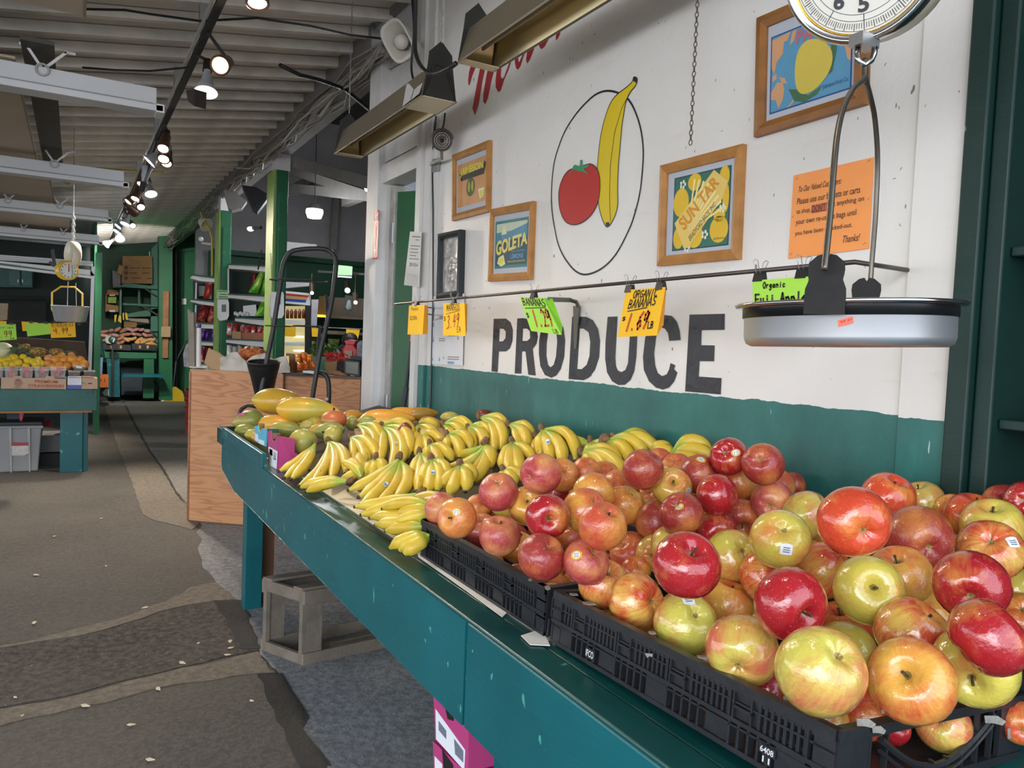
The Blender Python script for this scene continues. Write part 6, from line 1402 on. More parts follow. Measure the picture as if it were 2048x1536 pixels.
# == TAN PANELS, FLUORESCENT FIXTURES
M_TUBEGL = P('fixture_white', '#c9ccd0', .35, var=.04, scale=3)
def panel(px, z, x0, y0, y1, label, lip=True):
 o = MB().box(-4.5, x0, y0, y1, z, z + .012).build('insulation_panel', M_TAN, None); tag(o, label, 'panel')
 if lip: MB().box(x0 - .012, x0, y0, y1, z - .004, z).build('edge_strip', P('panel_edge', '#8a7f6d', .6), o)
 return o
for a in ((0, 2.74, .03, .6, 3.85, 'tan ceiling sheet nearest the viewer at the top left corner'), (0, 2.72, -.27, 4.6, 7.3, 'second tan ceiling sheet behind the first white fixture'),
          (0, 2.72, -.20, 7.6, 9.6, 'third tan ceiling sheet behind the second white fixture'), (0, 2.72, -.06, 9.9, 12.3, 'fourth tan ceiling sheet above the yellow scale')): panel(*a)
tag(MB().box(-.24, -.10, 4.4, 7.5, 2.76, 2.78).build('trim_board', P('dark_beam', '#4b4843', .7, var=.15)), 'dark narrow board running beside the second tan ceiling sheet', 'board')
def fixture(xr, y, z, label, wide=1.0):
 t = thing('light_fixture', label, 'light', (xr - 1.2, y, z))
 MB().box(-4.2, xr, y - .05, y + .05, z, z + .085).build('channel', M_TUBEGL, t, bevel=.004)
 MB().box(-4.2, xr + .03, y - .095, y + .035, z - .045, z - .012).build('reflector', M_TUBEGL, t, bevel=.003)
 MB().box(-4.2, xr - .02, y - .07, y - .02, z - .012, z).build('tube_slot', P('slot_grey', '#8f9296', .5), t)
 MB().box(xr - .004, xr + .034, y - .095, y + .04, z - .05, z - .008).build('end_plate', M_METALW, t)
 for x in (-.60, -.15 + xr * .0, -1.6):
  if x > xr: continue
  mb = MB(); mb.bar((x, y, z + .085), (x - .07, y, z + .19), .012); mb.bar((x, y, z + .085), (x + .10, y, z + .19), .012); mb.bar((x + .09, y, z + .19), (x + .14, y, z + .19), .012); mb.bar((x - .10, y, z + .19), (x - .06, y, z + .19), .012); mb.build('hanger_bracket', M_METALW, t)
  MB().tube([Vector((x + .028 * math.cos(a), y - .055, z + .07 + .028 * math.sin(a))) for a in [k * math.pi / 5 for k in range(10)]], .006, 5, closed=True).build('hanger_ring', M_STEEL, t)
 return t
for i, (x, y, lab) in enumerate(((.36, 4.52, 'white twin fluorescent fixture nearest the viewer at the upper left'), (.33, 7.0, 'second white fluorescent fixture from the viewer'), (.30, 9.35, 'third white fluorescent fixture from the viewer'),
      (.28, 11.95, 'fourth white fluorescent fixture ending above the yellow scale'), (.20, 13.4, 'fifth white fluorescent fixture just above the roller shutter bars'), (.16, 15.0, 'sixth and farthest white fluorescent fixture'))): fixture(x, y, 2.585, lab)
# == LIGHTING TRACK AND LAMPS
tz = 2.93
ta = at(452, -20, Z=tz); tb = at(217, 490, Z=tz); XT = (at(405, 95, Z=tz).x + at(330, 240, Z=tz).x) / 2
tk = thing('lighting_track', 'dark metal lighting track hanging under the joists along the aisle', 'track', (ta.x, 8, tz))
p_, q_ = Vector((ta.x, ta.y, tz)), Vector((tb.x, tb.y, tz))
MB().bar(p_, q_, .034, .025).build('track_rail', M_BLACK, tk); MB().bar(p_ + Vector((-.03, 0, .012)), q_ + Vector((-.03, 0, .012)), .012, .012).build('conduit', M_METALW, tk)
for f in (.05, .14, .25, .4, .6, .8):
 c = p_.lerp(q_, f); MB().box(c.x - .03, c.x + .03, c.y - .03, c.y + .03, tz + .01, zc(c.x) - .1).build('ceiling_mount', M_STEEL, tk)
M_LB = P('lamp_brown', '#2a2320', .4, var=.05); M_LW = P('lamp_grey', '#a3a5ac', .35, var=.05); M_BRZ = P('lamp_bronze', '#55392c', .4, var=.1)
def glow(name, col, e):
 if name in MC: return MC[name]
 return P(name, col, .4, var=0, emit=e)
G_W = glow('lamp_glow_white', '#fff6ea', 7); G_Y = glow('lamp_glow_warm', '#ffe9b8', 6); G_C = glow('lamp_glow_cool', '#f2f8ff', 9)
def lamp(px, py, aim, rp, kind, label, Yt=None, power=0, g=None):
 """aim: direction the lamp faces in (right, up, toward viewer); rp: face radius in px"""
 Cw = None
 # on the track line: find the distance where the sight line passes nearest under the track
 r = ray(px, py); tt = (tz - .22 - CAMH) / r.z; Cw = O + r * tt; d0 = depth(Cw); rad = rp * d0 / FPX
 ax = cam2world(aim).normalized(); up = Vector((0, 0, 1)); Rr_ = up.cross(ax); Rr_ = Rr_.normalized() if Rr_.length > .01 else Vector((1, 0, 0)); Uu_ = ax.cross(Rr_)
 M = Matrix(((Rr_.x, Uu_.x, ax.x, Cw.x), (Rr_.y, Uu_.y, ax.y, Cw.y), (Rr_.z, Uu_.z, ax.z, Cw.z), (0, 0, 0, 1)))
 t = thing('track_lamp', label, 'lamp', Cw, 'spotlights on the aisle track')
 sh = M_LW if kind == 'cone' else M_BRZ
 if kind == 'cone': prof = [(.018, -.125), (.022, -.10), (.030, -.07), (rad * .75, -.03), (rad, 0), (rad * .97, .004)]
 else: prof = [(.03, -.15), (rad * .8, -.14), (rad * .85, -.07), (rad * 1.02, -.04), (rad * 1.06, 0), (rad * .94, .004)]
 MB().lathe(prof, 20, M).build('shade', sh, t, smooth=True)
 MB().lathe([(.0001, .006), (rad * .5, .004), (rad * .82, -.004)], 20, M).build('bulb_face', g or (G_C if kind == 'cone' else G_W), t, smooth=True)
 bk = M @ Vector((0, 0, -.13)); b2 = M @ Vector((0, 0, -.20))
 MB().tube([bk, b2], [.026, .022], 10).build('socket', M_LB, t)
 s = max(0, min(1, (Cw.y - p_.y) / (q_.y - p_.y))); tp = p_.lerp(q_, s); tp = Vector((tp.x, b2.y, tz - .015))
 MB().bar(b2, tp, .014).build('arm', M_LB, t)
 if power: spot('lamp_or_fill', Cw + ax * .03, Cw + ax * 2, power * (1.6 if power < 40 else 4), 100, (1, .84, .66), .8, .05)
lamp(515, 8, (.1, -.9, .15), 22, 'can', 'brown track lamp at the very top edge of the picture', power=26)
lamp(440, 131, (.1, -.45, .85), 19, 'can', 'brown track lamp facing the viewer with a glaring disc', power=26, g=G_Y)
lamp(412, 184, (.05, -.97, .25), 23, 'cone', 'grey reflector lamp shining straight down beside the glaring disc')
lamp(326, 298, (.1, -.8, .55), 12, 'can', 'upper of two brown lamps close together on the track', power=22)
lamp(327, 319, (.1, -.8, .55), 12, 'can', 'middle brown lamp of the close cluster', g=G_Y)
lamp(333, 328, (.15, -.85, .5), 11, 'can', 'lowest brown lamp of the close cluster')
lamp(299, 323, (-.65, -.7, .25), 15, 'cone', 'grey reflector lamp tilted left beside the close brown cluster')
lamp(294, 336, (.1, .9, -.2), 11, 'cone', 'ribbed silver bulb turned away under the tilted grey lamp', g=M_LW)
lamp(283, 369, (-.1, -.85, .4), 10, 'can', 'small brown lamp below the ribbed silver bulb', power=45)
lamp(302, 388, (.3, -.85, .3), 12, 'cone', 'grey reflector lamp tilted right in the middle of the track')
lamp(270, 398, (-.1, -.85, .45), 9, 'can', 'brown lamp with an oval glow in the second cluster')
lamp(256, 404, (-.45, -.7, .4), 9, 'can', 'brown lamp aimed left in the second cluster', g=G_Y)
lamp(282, 415, (.35, -.65, .6), 8, 'can', 'brown lamp aimed right in the second cluster', power=45)
lamp(271, 426, (.1, -.3, -.9), 9, 'can', 'dark lamp seen from behind in the second cluster')
lamp(250, 448, (-.2, -.85, .3), 10, 'cone', 'grey lamp at the start of the farthest cluster')
lamp(266, 452, (.5, -.4, .7), 6, 'can', 'small brown lamp turned right in the farthest cluster', g=G_Y)
lamp(236, 453, (-.5, -.75, .4), 8, 'cone', 'grey lamp tilted left, upper one of the farthest cluster', power=60)
lamp(233, 463, (-.4, -.8, .4), 8, 'cone', 'grey lamp tilted left, lower one of the farthest cluster')
lamp(240, 478, (.3, -.8, .5), 9, 'cone', 'grey lamp glaring just above the last one')
lamp(212, 489, (-.5, -.6, .6), 8, 'cone', 'last glaring lamp at the far end of the track', power=70)
tag(MB().prism([at(372, 180, d=3.9), at(390, 178, d=3.9), at(388, 212, d=3.9), at(376, 202, d=3.9)], (.06, .02, 0)).build('barn_door', M_LB), 'dark triangular metal flap hanging from the lighting track', 'flap')
spot('lamp_or_fill', at(212, 480, Z=2.75), (1.0, 17.5, 1.5), 250, 80, (1, .95, .86), .8, .06)  # added fill spot, brightens the far alcove
spot('lamp_or_fill', at(240, 470, Z=2.75), (.9, 16.6, .8), 150, 80, (1, .95, .86), .8, .06)  # another added fill, for the potato table
spot('lamp_or_fill', at(236, 450, Z=2.75), (-.9, 10.5, 1.1), 60, 80, (1, .93, .82), .8, .06)  # added fill spot for the left stall
# == LEFT DISPLAY TABLE
M_TEAL2 = m_teal('teal_paint_left', '#1d4f4f', '#2a6360', '#15393a', .7, .5)
LT = thing('display_table', 'teal wooden fruit table on the left with strawberries and citrus', 'table', (-.5, 8.5, 0)); Yf = 8.40
a = at(194, 779, Y=Yf); b = at(194, 821, Y=Yf)
XRt = a.x; ZT = a.z; ZB = b.z
MB().box(-3, XRt, Yf, Yf + .03, ZB, ZT).build('fascia_board', M_TEAL2, LT, bevel=.004); MB().box(-3, XRt - .02, Yf + .03, Yf + .9, ZT - .06, ZT - .03).build('table_top', M_TEALD, LT)
MB().box(XRt - .03, XRt, Yf + .03, Yf + .9, ZB, ZT).build('end_board', M_TEAL, LT); MB().box(-3, XRt - .04, Yf + .005, Yf + .028, ZB - .02, ZB).build('lower_batten', M_BOARD, LT)
MB().box(-.115, .075, Yf + .03, Yf + .07, 0, ZB).build('leg', M_TEAL, LT, bevel=.004); MB().box(.075, .12, Yf + .06, Yf + .22, 0, ZB).build('leg', M_TEAL, LT, bevel=.004)
MB().box(-2.6, -2.4, Yf + .03, Yf + .07, 0, ZB).build('leg', M_TEAL, LT); MB().box(-.1, .1, Yf + .8, Yf + .86, 0, ZB).build('leg', M_TEAL, LT)
# grey tote
tt = thing('storage_tote', 'grey plastic storage tote with a dark lid under the left fruit table', 'tote', at(40, 946, Y=Yf + .1))
T0 = at(-6, 946, Z=0); Yt = T0.y
def tp(px, py, Y=None): return at(px, py, Y=Y or Yt)
f0 = [tp(-8, 852), tp(84, 854), tp(76, 947), tp(-2, 948)]; f0 = [Vector((p.x, p.y, max(p.z, 0.002))) for p in f0]
MB().hexa([f0[3], f0[2], f0[2] + Vector((-.01, .42, 0)), f0[3] + Vector((.01, .42, 0))], [f0[0], f0[1], f0[1] + Vector((0, .45, 0)), f0[0] + Vector((0, .45, 0))]).build('tote_body', P('tote_grey', '#8b8d8f', .5, var=.06), tt, bevel=.012)
zt = f0[0].z; MB().box(f0[0].x - .012, f0[1].x + .012, Yt - .012, Yt + .46, zt - .03, zt - .0).build('tote_rim', P('tote_grey', '#8b8d8f'), tt, bevel=.006)
MB().box(f0[0].x - .006, f0[1].x + .006, Yt - .005, Yt + .46, zt, zt + .035).build('lid', P('tote_lid', '#2c2e30', .5), tt, bevel=.01)
for x0 in (18, 55): MB().prism([tp(x0, 856, Yt - .012), tp(x0 + 5, 856, Yt - .012), tp(x0 + 6, 945, Yt - .004), tp(x0 + 3, 945, Yt - .004)], (0, -.008, 0)).build('rib', P('tote_rib', '#a3a6a8', .5), tt)
MB().prism([tp(23, 886, Yt - .014), tp(57, 886, Yt - .014), tp(58, 906, Yt - .012), tp(48, 911, Yt - .012), tp(24, 911, Yt - .012)], (0, -.002, 0)).build('label', P('tote_label', '#c9c6c0', .7, var=.15, scale=30), tt)
MB().prism([tp(23, 885, Yt - .017), tp(57, 885, Yt - .017), tp(57, 891, Yt - .017), tp(23, 892, Yt - .017)], (0, -.001, 0)).build('label_band', P('tote_red', '#a8404a', .6, var=0), tt)
tag(pY('grey_bin', [(14, 822), (40, 824), (40, 846), (14, 846)], Yf + .45, .2, P('bin_blue', '#3d4656', .6)), 'dark blue grey bin on the tote under the left table', 'bin')
tag(pY('red_strap', [(38, 823), (48, 823), (43, 845), (40, 845)], Yf + .3, .02, P('strap_red', '#c8475a', .5, var=0)), 'pink red strap hanging under the left table', 'strap')
tag(MB().lathe([(.001, 0), (.035, 0), (.055, .05), (.058, .052)], 16, Matrix.Translation(at(94, 852, Y=Yf + .5))).build('red_bowl', P('bowl_red', '#b53a48', .4, var=0), None, smooth=True), 'small red plastic scoop under the left table', 'bowl')
tag(MB().box(-.42, -.12, Yf + .5, Yf + .9, 0, .12).build('floor_box', P('dark_box', '#2d2f31', .7)), 'dark low box on the floor under the left table', 'box')
tag(MB().box(-.42, .02, Yf + .55, Yf + .95, .13, .30).build('floor_box', P('grey_box', '#77797b', .6)), 'grey plastic box behind the tote under the left table', 'box')
# strawberry tray and small boxes
M_TRAY = P('tray_card', '#b39a85', .75, var=.06); M_PRT = P('tray_print', '#a8604a', .7, var=0)
Ys = Yf - .005
tr = thing('strawberry_tray', 'cardboard tray printed PREMIUM STRAWBERRIES on the left table', 'box', at(66, 778, Y=Ys)); tz0 = ZT - .03
MB().prism([at(2, 755, Y=Ys), at(25, 755, Y=Ys), at(28, 752, Y=Ys), at(42, 752, Y=Ys), at(45, 756, Y=Ys), at(90, 756, Y=Ys), at(93, 752, Y=Ys), at(107, 753, Y=Ys), at(110, 757, Y=Ys), at(132, 758, Y=Ys), at(132, 778, Y=Ys), at(2, 777, Y=Ys)], (0, .012, 0)).build('front_panel', M_TRAY, tr)
MB().box(at(2, 770, Y=Ys).x, at(132, 770, Y=Ys).x, Ys + .012, Ys + .40, ZT - .01, ZT + .0).build('tray_base', M_TRAY, tr); xx = at(132, 770, Y=Ys).x; MB().box(xx - .01, xx, Ys + .012, Ys + .40, ZT, ZT + .10).build('side_panel', M_TRAY, tr)
q = Quad(*[at(x, y, Y=Ys - .002) for x, y in ((2, 755), (132, 758), (132, 778), (2, 777))])
for s, u0, v0, u1, v1 in (('PREMIUM', .51, .14, .87, .44), ('STRAWBERRIES', .41, .56, .97, .86)): mb = MB(); font(mb, q, s, u0, v0, u1, v1, .001, bold=.03); mb.build('lettering', M_PRT, tr)
pol(tr, q, 'berry_print', [(.20, .32), (.30, .24), (.33, .42), (.31, .7), (.25, .78), (.20, .62)], P('tray_berry', '#9c7468', .7), .001); pol(tr, q, 'leaf_print', [(.2, .25), (.25, .05), (.31, .2), (.28, .34)], P('tray_leaf', '#7c6a58', .7), .0014); pol(tr, q, 'hill_print', [(.16, .88), (.24, .80), (.34, .87), (.25, .9)], P('tray_leaf', '#7c6a58'), .001)
M_CLAM = NT('clear_plastic'); M_CLAM.b.inputs['Roughness'].default_value = .12; M_CLAM.b.inputs['Alpha'].default_value = .22; M_CLAM.b.inputs['Base Color'].default_value = (.9, .92, .93, 1); M_CLAM.b.inputs['Specular IOR Level'].default_value = 1; M_CLAM = M_CLAM.m
M_STRAW = P('strawberry', '#b5313a', .4, var=.25, scale=20); M_STRD = P('cherry_dark', '#6d1c26', .35, var=.3, scale=20)
rr = random.Random(9)
for i, (x0, x1, lab) in enumerate(((-22, 6, 'clear punnet of red strawberries at the left picture edge'), (8, 36, 'clear punnet of dark strawberries, leftmost complete one'), (38, 66, 'clear punnet of strawberries above the berry drawing'), (68, 98, 'clear punnet of mixed berries with green tops in the middle'), (100, 132, 'clear punnet of bright strawberries at the right end of the tray'))):
 A_ = at(x0, 734, Y=Ys + .03); B_ = at(x1, 756, Y=Ys + .03); t = thing('berry_punnet', lab, 'punnet', ((A_.x + B_.x) / 2, Ys + .1, B_.z), 'strawberry punnets in the cardboard tray')
 MB().hexa([(A_.x + .01, Ys + .03, B_.z), (B_.x - .01, Ys + .03, B_.z), (B_.x - .01, Ys + .17, B_.z), (A_.x + .01, Ys + .17, B_.z)], [(A_.x, Ys + .02, A_.z), (B_.x, Ys + .02, A_.z), (B_.x, Ys + .18, A_.z), (A_.x, Ys + .18, A_.z)]).build('clear_shell', M_CLAM, t)
 MB().box(A_.x - .004, B_.x + .004, Ys + .014, Ys + .186, A_.z - .03, A_.z - .026).build('lid_rim', M_CLAM, t)
 for k in range(12):
  c = Vector((rr.uniform(A_.x + .035, B_.x - .035), Ys + .05 + rr.random() * .07, B_.z + .028 + (k // 4) * .028)); MB().ell(c, .017, .016, .02, seg=8, rings=6).build('berry', M_STRAW if rr.random() < (.45 if i in (1, 3) else .8) else M_STRD, t, smooth=True)
def cit(lst, mat, r0, name, cat, fmt, grp):
 for (px, py, rp, lab, m) in lst:
  d = at(px, py, Y=Yf + .35 + (760 - py) * .006); dd_ = depth(d); r = rp * dd_ / FPX
  o = MB().ell(d, r, r, r * .93, Euler((rr.random(), rr.random(), 0)), 14, 10).build(name, m or mat, None, smooth=True); tag(o, lab, cat, grp)
M_LEM = P('lemon_skin', '#e6c52e', .4, var=.1, scale=9, bump=.2, bscale=120); M_ORG = P('orange_skin', '#e29a3e', .4, var=.08, scale=9, bump=.2, bscale=120); M_GPF = P('grapefruit_skin', '#dc9a6c', .42, var=.1, scale=9)
cit([(28, 716, 9, 'lemon at the top of the lemon pile beside the melon', None), (46, 714, 7, 'small lemon right of the topmost one', None), (56, 722, 9, 'lemon in the middle of the pile before the pineapple', None), (3, 722, 10, 'lemon at the left edge under the melon', None), (16, 720, 8, 'lemon second from the left edge', None), (36, 726, 9, 'lemon in the second row under the topmost one', None), (12, 728, 8, 'lemon low at the left above the punnets', None), (27, 729, 8, 'lemon low between two others above the dark punnet', None), (66, 724, 8, 'lemon right of the middle one', None), (72, 729, 9, 'lemon low above the third punnet', None), (84, 727, 7, 'last lemon before the oranges', None), (52, 732, 7, 'lemon peeping above the punnet lids', None), (76, 720, 7, 'lemon behind at the right of the pile', None), (-4, 731, 9, 'lemon cut by the left picture edge', None)], M_LEM, 0, 'lemon', 'lemon', '', 'lemons piled on the left table')
cit([(96, 727, 8, 'orange next to the last lemon', None), (98, 718, 9, 'pinkish grapefruit at the left of the orange pile', M_GPF), (112, 720, 10, 'big orange left of centre of the orange pile', None), (124, 714, 9, 'orange on top of the pile below the pineapple', None), (128, 720, 9, 'orange behind the big left one', None), (144, 719, 11, 'big pale orange in the middle of the pile', None), (143, 710, 7, 'orange topmost at the pineapple leaves', M_GPF), (160, 720, 9, 'orange right of the big pale one', None), (168, 729, 10, 'orange at the right corner of the pile', None), (152, 730, 9, 'orange low before the right corner one', None), (118, 731, 9, 'orange low in the centre above the small box', None), (134, 732, 8, 'orange low beside the small berry boxes', None), (106, 733, 8, 'orange low behind the strawberry lids', None)], M_ORG, 0, 'orange', 'orange', '', 'oranges piled on the left table')
for px, py, rp, lab in ((6, 702, 19, 'pale green honeydew melon on top at the left edge'), (8, 717, 14, 'pale green melon under the top one'), (-14, 712, 17, 'pale melon cut by the left picture edge')):
 d = at(px, py, Y=Yf + .75); r = rp * depth(d) / FPX; tag(MB().ell(d, r, r, r * .92, None, 20, 14).build('melon', P('melon_skin', '#cdd3a8', .45, var=.06), None, smooth=True), lab, 'melon')
def pine(a, b, wp_, leaf, lab):
 A_ = at(a[0], a[1], Y=Yf + .72); B_ = at(b[0], b[1], Y=Yf + .70); r = wp_ * depth(A_) / FPX / 2
 t = thing('pineapple', lab, 'pineapple', A_); t2 = NT('pineapple_skin') if 'pineapple_skin' not in MC else None
 if t2:
  v = t2.co((1, 1, 1)); vo = t2.n('ShaderNodeTexVoronoi'); vo.inputs['Scale'].default_value = 45; t2.l(v, vo.inputs['Vector']); t2.col(t2.ramp(vo.outputs['Distance'], [(.1, lin('#c9a150')), (.6, lin('#7a6434'))])); t2.bump(vo.outputs['Distance'], -.8, .02); t2.b.inputs['Roughness'].default_value = .7; MC['pineapple_skin'] = t2.m
 MB().tube([A_.lerp(B_, i / 6) for i in range(7)], [r * k_ for k_ in (.5, .85, 1, 1, .97, .85, .5)], 14).build('body', MC['pineapple_skin'], t, smooth=True)
 d_ = (B_ - A_).normalized() if leaf > 0 else (A_ - B_).normalized(); E_ = B_ if leaf > 0 else A_; mb = MB()
 for i in range(22):
  dv = (d_ * (1.0 + rr.random()) + Vector((rr.uniform(-.7, .7), rr.uniform(-.7, .7), rr.uniform(-.5, .8)))).normalized(); L_ = .06 + rr.random() * .09; s = dv.cross(Vector((0, 1, .3))).normalized() * .008
  m_ = E_ + dv * L_ * .5 + Vector((0, 0, .004)); mb.add([E_ - s, E_ + s, m_ + s * .8, E_ + dv * L_ - Vector((0, 0, .015)), m_ - s * .8], [(0, 1, 2, 4), (4, 2, 3)])
 mb.build('leaf_crown', P('pineapple_leaf', '#5f7a5c', .6, var=.2), t)
pine((94, 705), (58, 701), 17, -1 if False else 1, 'pineapple lying in front with its green crown to the left')
pine((60, 692), (36, 698), 14, 1, 'pineapple half hidden behind the front one'); pine((98, 704), (128, 706), 17, 1, 'pineapple lying right with its crown over the oranges'); pine((92, 712), (66, 713), 10, 1, 'darker pineapple end lying lowest behind the lemons')
for i, (pts, m, lab) in enumerate((([(135, 756), (163, 756), (163, 778), (135, 778)], P('carton_white', '#c9cfe0', .6), 'white and blue small berry carton right of the strawberry tray'), ([(164, 755), (195, 757), (195, 778), (163, 778)], M_TRAY, 'brown small berry carton at the table corner'))):
 o = MB().prism([at(x, y, Y=Ys) for x, y in pts], (0, .3, 0)).build('berry_carton', m, None); tag(o, lab, 'box')
 if i == 0: MB().prism([at(x, y, Y=Ys - .001) for x, y in ((135, 770), (163, 770), (163, 778), (135, 778))], (0, -.001, 0)).build('blue_band', P('band_blue', '#4f62a8', .6), o)
 else: MB().prism([at(x, y, Y=Ys - .001) for x, y in ((176, 766), (184, 766), (184, 768), (176, 768))], (0, -.001, 0)).build('hand_hole', M_BLACK, o); MB().prism([at(x, y, Y=Ys - .001) for x, y in ((164, 762), (171, 767), (164, 768))], (0, -.001, 0)).build('green_mark', P('mark_green', '#6a9a4a', .6), o)
for pts, lab in (([(137, 742), (160, 743), (160, 752), (137, 752)], 'clear box of dark berries on the white carton'), ([(148, 732), (169, 733), (168, 743), (148, 743)], 'clear box of dark berries with a white label, topmost'), ([(168, 742), (190, 742), (190, 752), (168, 752)], 'clear box of dark berries on the brown carton')):
 o = MB().prism([at(x, y, Y=Ys + .02) for x, y in pts], (0, .12, 0)).build('berry_box', P('dark_berries', '#4c433a', .3, var=.4, scale=60), None); tag(o, lab, 'punnet')
 MB().prism([at(x, y, Y=Ys + .018) for x, y in ((pts[0][0] - 1, pts[0][1] - 1), (pts[1][0] + 1, pts[1][1] - 1), (pts[1][0] + 1, pts[1][1] + 2), (pts[0][0] - 1, pts[0][1] + 2))], (0, .125, 0)).build('clear_lid', M_CLAM, o)
MB().prism([at(x, y, Y=Ys + .016) for x, y in ((152, 732), (164, 733), (164, 737), (152, 736))], (0, .001, 0)).build('paper_label', M_WHITEP, o)
# ---- hanging cards of the left table
Yc_ = Yf + .02
tag(MB().tube([at(-10, 641, Y=Yc_), at(178, 645, Y=Yc_)], .004, 6).build('card_wire', M_ROD), 'thin wire across the left stall holding the price cards', 'wire')
def lcard(px, col, lab, txt, Y=Yc_):
 q = Quad(*[at(x, y, Y=Y) for x, y in px]); mb = MB(); mb.hexa(q.c, [p + Vector((0, .002, 0)) for p in q.c]); o = mb.build('price_card', col, None); tag(o, lab, 'sign')
 for s, b, col_, w in txt: wr(o, q, s, *b, w, col_)
 return o, q
o, q = lcard([(-14, 649), (31.5, 648), (33.5, 679), (-10, 682)], GP, 'lime green card reading .99 at the left picture edge', [('.99', (.22, .42, .82, .82), MR, .006), ('berries', (.05, .1, .9, .28), MK, .003), ('ea', (.70, .82, .9, .95), MK, .003)]);
lcard([(43, 643), (76, 645), (75, 662), (45, 662)], YP, 'yellow card mostly hidden behind the blank lime card', [], Yc_ + .03)
lcard([(-8, 639), (13, 641), (13, 650), (-8, 650)], YP, 'yellow card corner above the .99 card', [], Yc_ + .02)
lcard([(51, 647), (101, 646), (101, 668), (55, 673)], GP, 'blank lime green card between the two priced cards', [], Yc_ + .012)
o, q = lcard([(100, 647), (150, 645), (152, 674), (102, 676)], YP, 'yellow card reading BLUEBERRIES 4.99 on the left stall', [('BLUEBERRIES', (.05, .03, .94, .22), MK, .003), ('4.99', (.16, .34, .70, .74), MR, .006), ('ea', (.68, .74, .82, .88), MK, .003), ('$', (.08, .42, .18, .56), MR, .003)]); ul(o, q, .06, .30, .9, .26)
for px, py in ((22, 647), (62, 644), (92, 645), (109, 643), (143, 643), (158, 648)):
 c = at(px, py, Y=Yc_ - .006); o = MB().box(c.x - .014, c.x + .014, c.y - .008, c.y + .008, c.z - .012, c.z + .008).build('binder_clip', M_BLACK); tag(o, 'small binder clip on the wire of the left stall, ' + {22: 'on the .99 card', 62: 'above the hidden yellow card', 92: 'on the blank lime card', 109: 'left on the 4.99 card', 143: 'right on the 4.99 card', 158: 'holding nothing at the right'}[px], 'clip')
# ---- yellow scale over the left table
ys = thing('hanging_scale', 'yellow hanging scale with round white dial and a steel bowl', 'scale', at(140, 640, Y=7.4)); M_YS = P('scale_yellow', '#d9ae1c', .4, var=.05)
Cy = at(137, 541, Y=7.4); ky = depth(Cy) / FPX; Ny = Vector((.35, -.92, -.05)).normalized(); Ry = Vector((0, 0, 1)).cross(Ny).normalized(); Uy = Ny.cross(Ry)
My = Matrix(((Ry.x, Uy.x, Ny.x, Cy.x), (Ry.y, Uy.y, Ny.y, Cy.y), (Ry.z, Uy.z, Ny.z, Cy.z), (0, 0, 0, 1))); r = 19.5 * ky
MB().lathe([(.001, -.08), (r * .95, -.08), (r, -.06), (r, 0), (r * .96, .008), (r * .84, .008), (r * .82, 0)], 28, My).build('dial_body', M_YS, ys, smooth=True); MB().lathe([(.0001, .002), (r * .83, .002)], 28, My).build('dial_face', P('dial_white', '#dde3df', .5, var=.02), ys)
mb = MB()
for i in range(12): a = i * .5236; mb.box(-.004, .004, r * .62, r * .72, .003, .004, M=My @ Matrix.Rotation(a, 4, 'Z'))
mb.build('dial_graduations', DI, ys); MB().box(-.003, .003, -r * .15, r * .6, .004, .006, M=My).build('pointer', P('pointer_red', '#a02020'), ys)
Cw2 = at(146, 509, Y=7.45)
N2 = Vector((-.93, -.35, 0)).normalized(); R2 = Vector((0, 0, 1)).cross(N2).normalized(); U2 = N2.cross(R2); M2 = Matrix(((R2.x, U2.x, N2.x, Cw2.x), (R2.y, U2.y, N2.y, Cw2.y), (R2.z, U2.z, N2.z, Cw2.z), (0, 0, 0, 1)))
o2 = thing('hanging_scale', 'cream round scale seen edge on above the yellow one', 'scale', Cw2); MB().lathe([(.001, -.03), (.105, -.03), (.11, -.02), (.11, .03), (.10, .035), (.095, .03), (.001, .03)], 28, M2).build('dial_body', M_CREAM, o2, smooth=True)
mb = MB(); a = at(147, 430, Y=7.45); b = Cw2 + Vector((0, 0, .11)); nn = 9
for i in range(nn):
 c = a.lerp(b, i / (nn - 1)); mb.tube([c + Vector((.012 * math.cos(t_) * (1 if i % 2 else .2), .012 * math.cos(t_) * (.2 if i % 2 else 1), .028 * math.sin(t_))) for t_ in [k * math.pi / 3 for k in range(6)]], .004, 4, closed=True)
mb.build('chain', M_STEEL, o2); MB().tube([at(143, 524, Y=7.4), at(145, 545, Y=7.38), at(143, 556, Y=7.38)], .003, 5).build('pan_wire', M_STEEL, o2)
MB().tube([Cy + Vector((0, 0, .07)), Cw2 - Vector((0, 0, .10))], .006).build('hook', M_STEEL, ys); MB().tube([at(147, 432, Y=7.45), Vector((at(147, 432, Y=7.45).x, 7.45, 3.06))], .004).build('hanger', M_STEEL, o2); MB().tube([at(137, 563, Y=7.4), at(136, 572, Y=7.4)], .004).build('hook', M_STEEL, ys)
MB().tube([at(104, 619, Y=7.4), at(104, 585, Y=7.4), at(122, 573, Y=7.4), at(149, 574, Y=7.4), at(165, 588, Y=7.4), at(165, 614, Y=7.4)], .0075, 8).build('bail', P('bail_yellow', '#d4b548', .4, var=.05), ys, smooth=False)
MB().tube([at(103, 620, Y=7.4), at(112, 620, Y=7.4)], .011, 8).build('pivot', P('bail_yellow', '#d4b548'), ys)
Cb = at(141, 612, Y=7.4); rb = 34 * ky
MB().lathe([(rb + .004, .0), (rb + .006, -.004), (rb - .002, -.01), (rb * .82, -.12), (rb * .72, -.135), (.001, -.138), (.001, -.134), (rb * .7, -.13), (rb * .8, -.115), (rb - .006, -.002)], 40, Matrix.Translation(Cb)).build('bowl', P('bowl_steel', '#d5d7d9', .2, metal=.7, var=.02), ys, smooth=True)
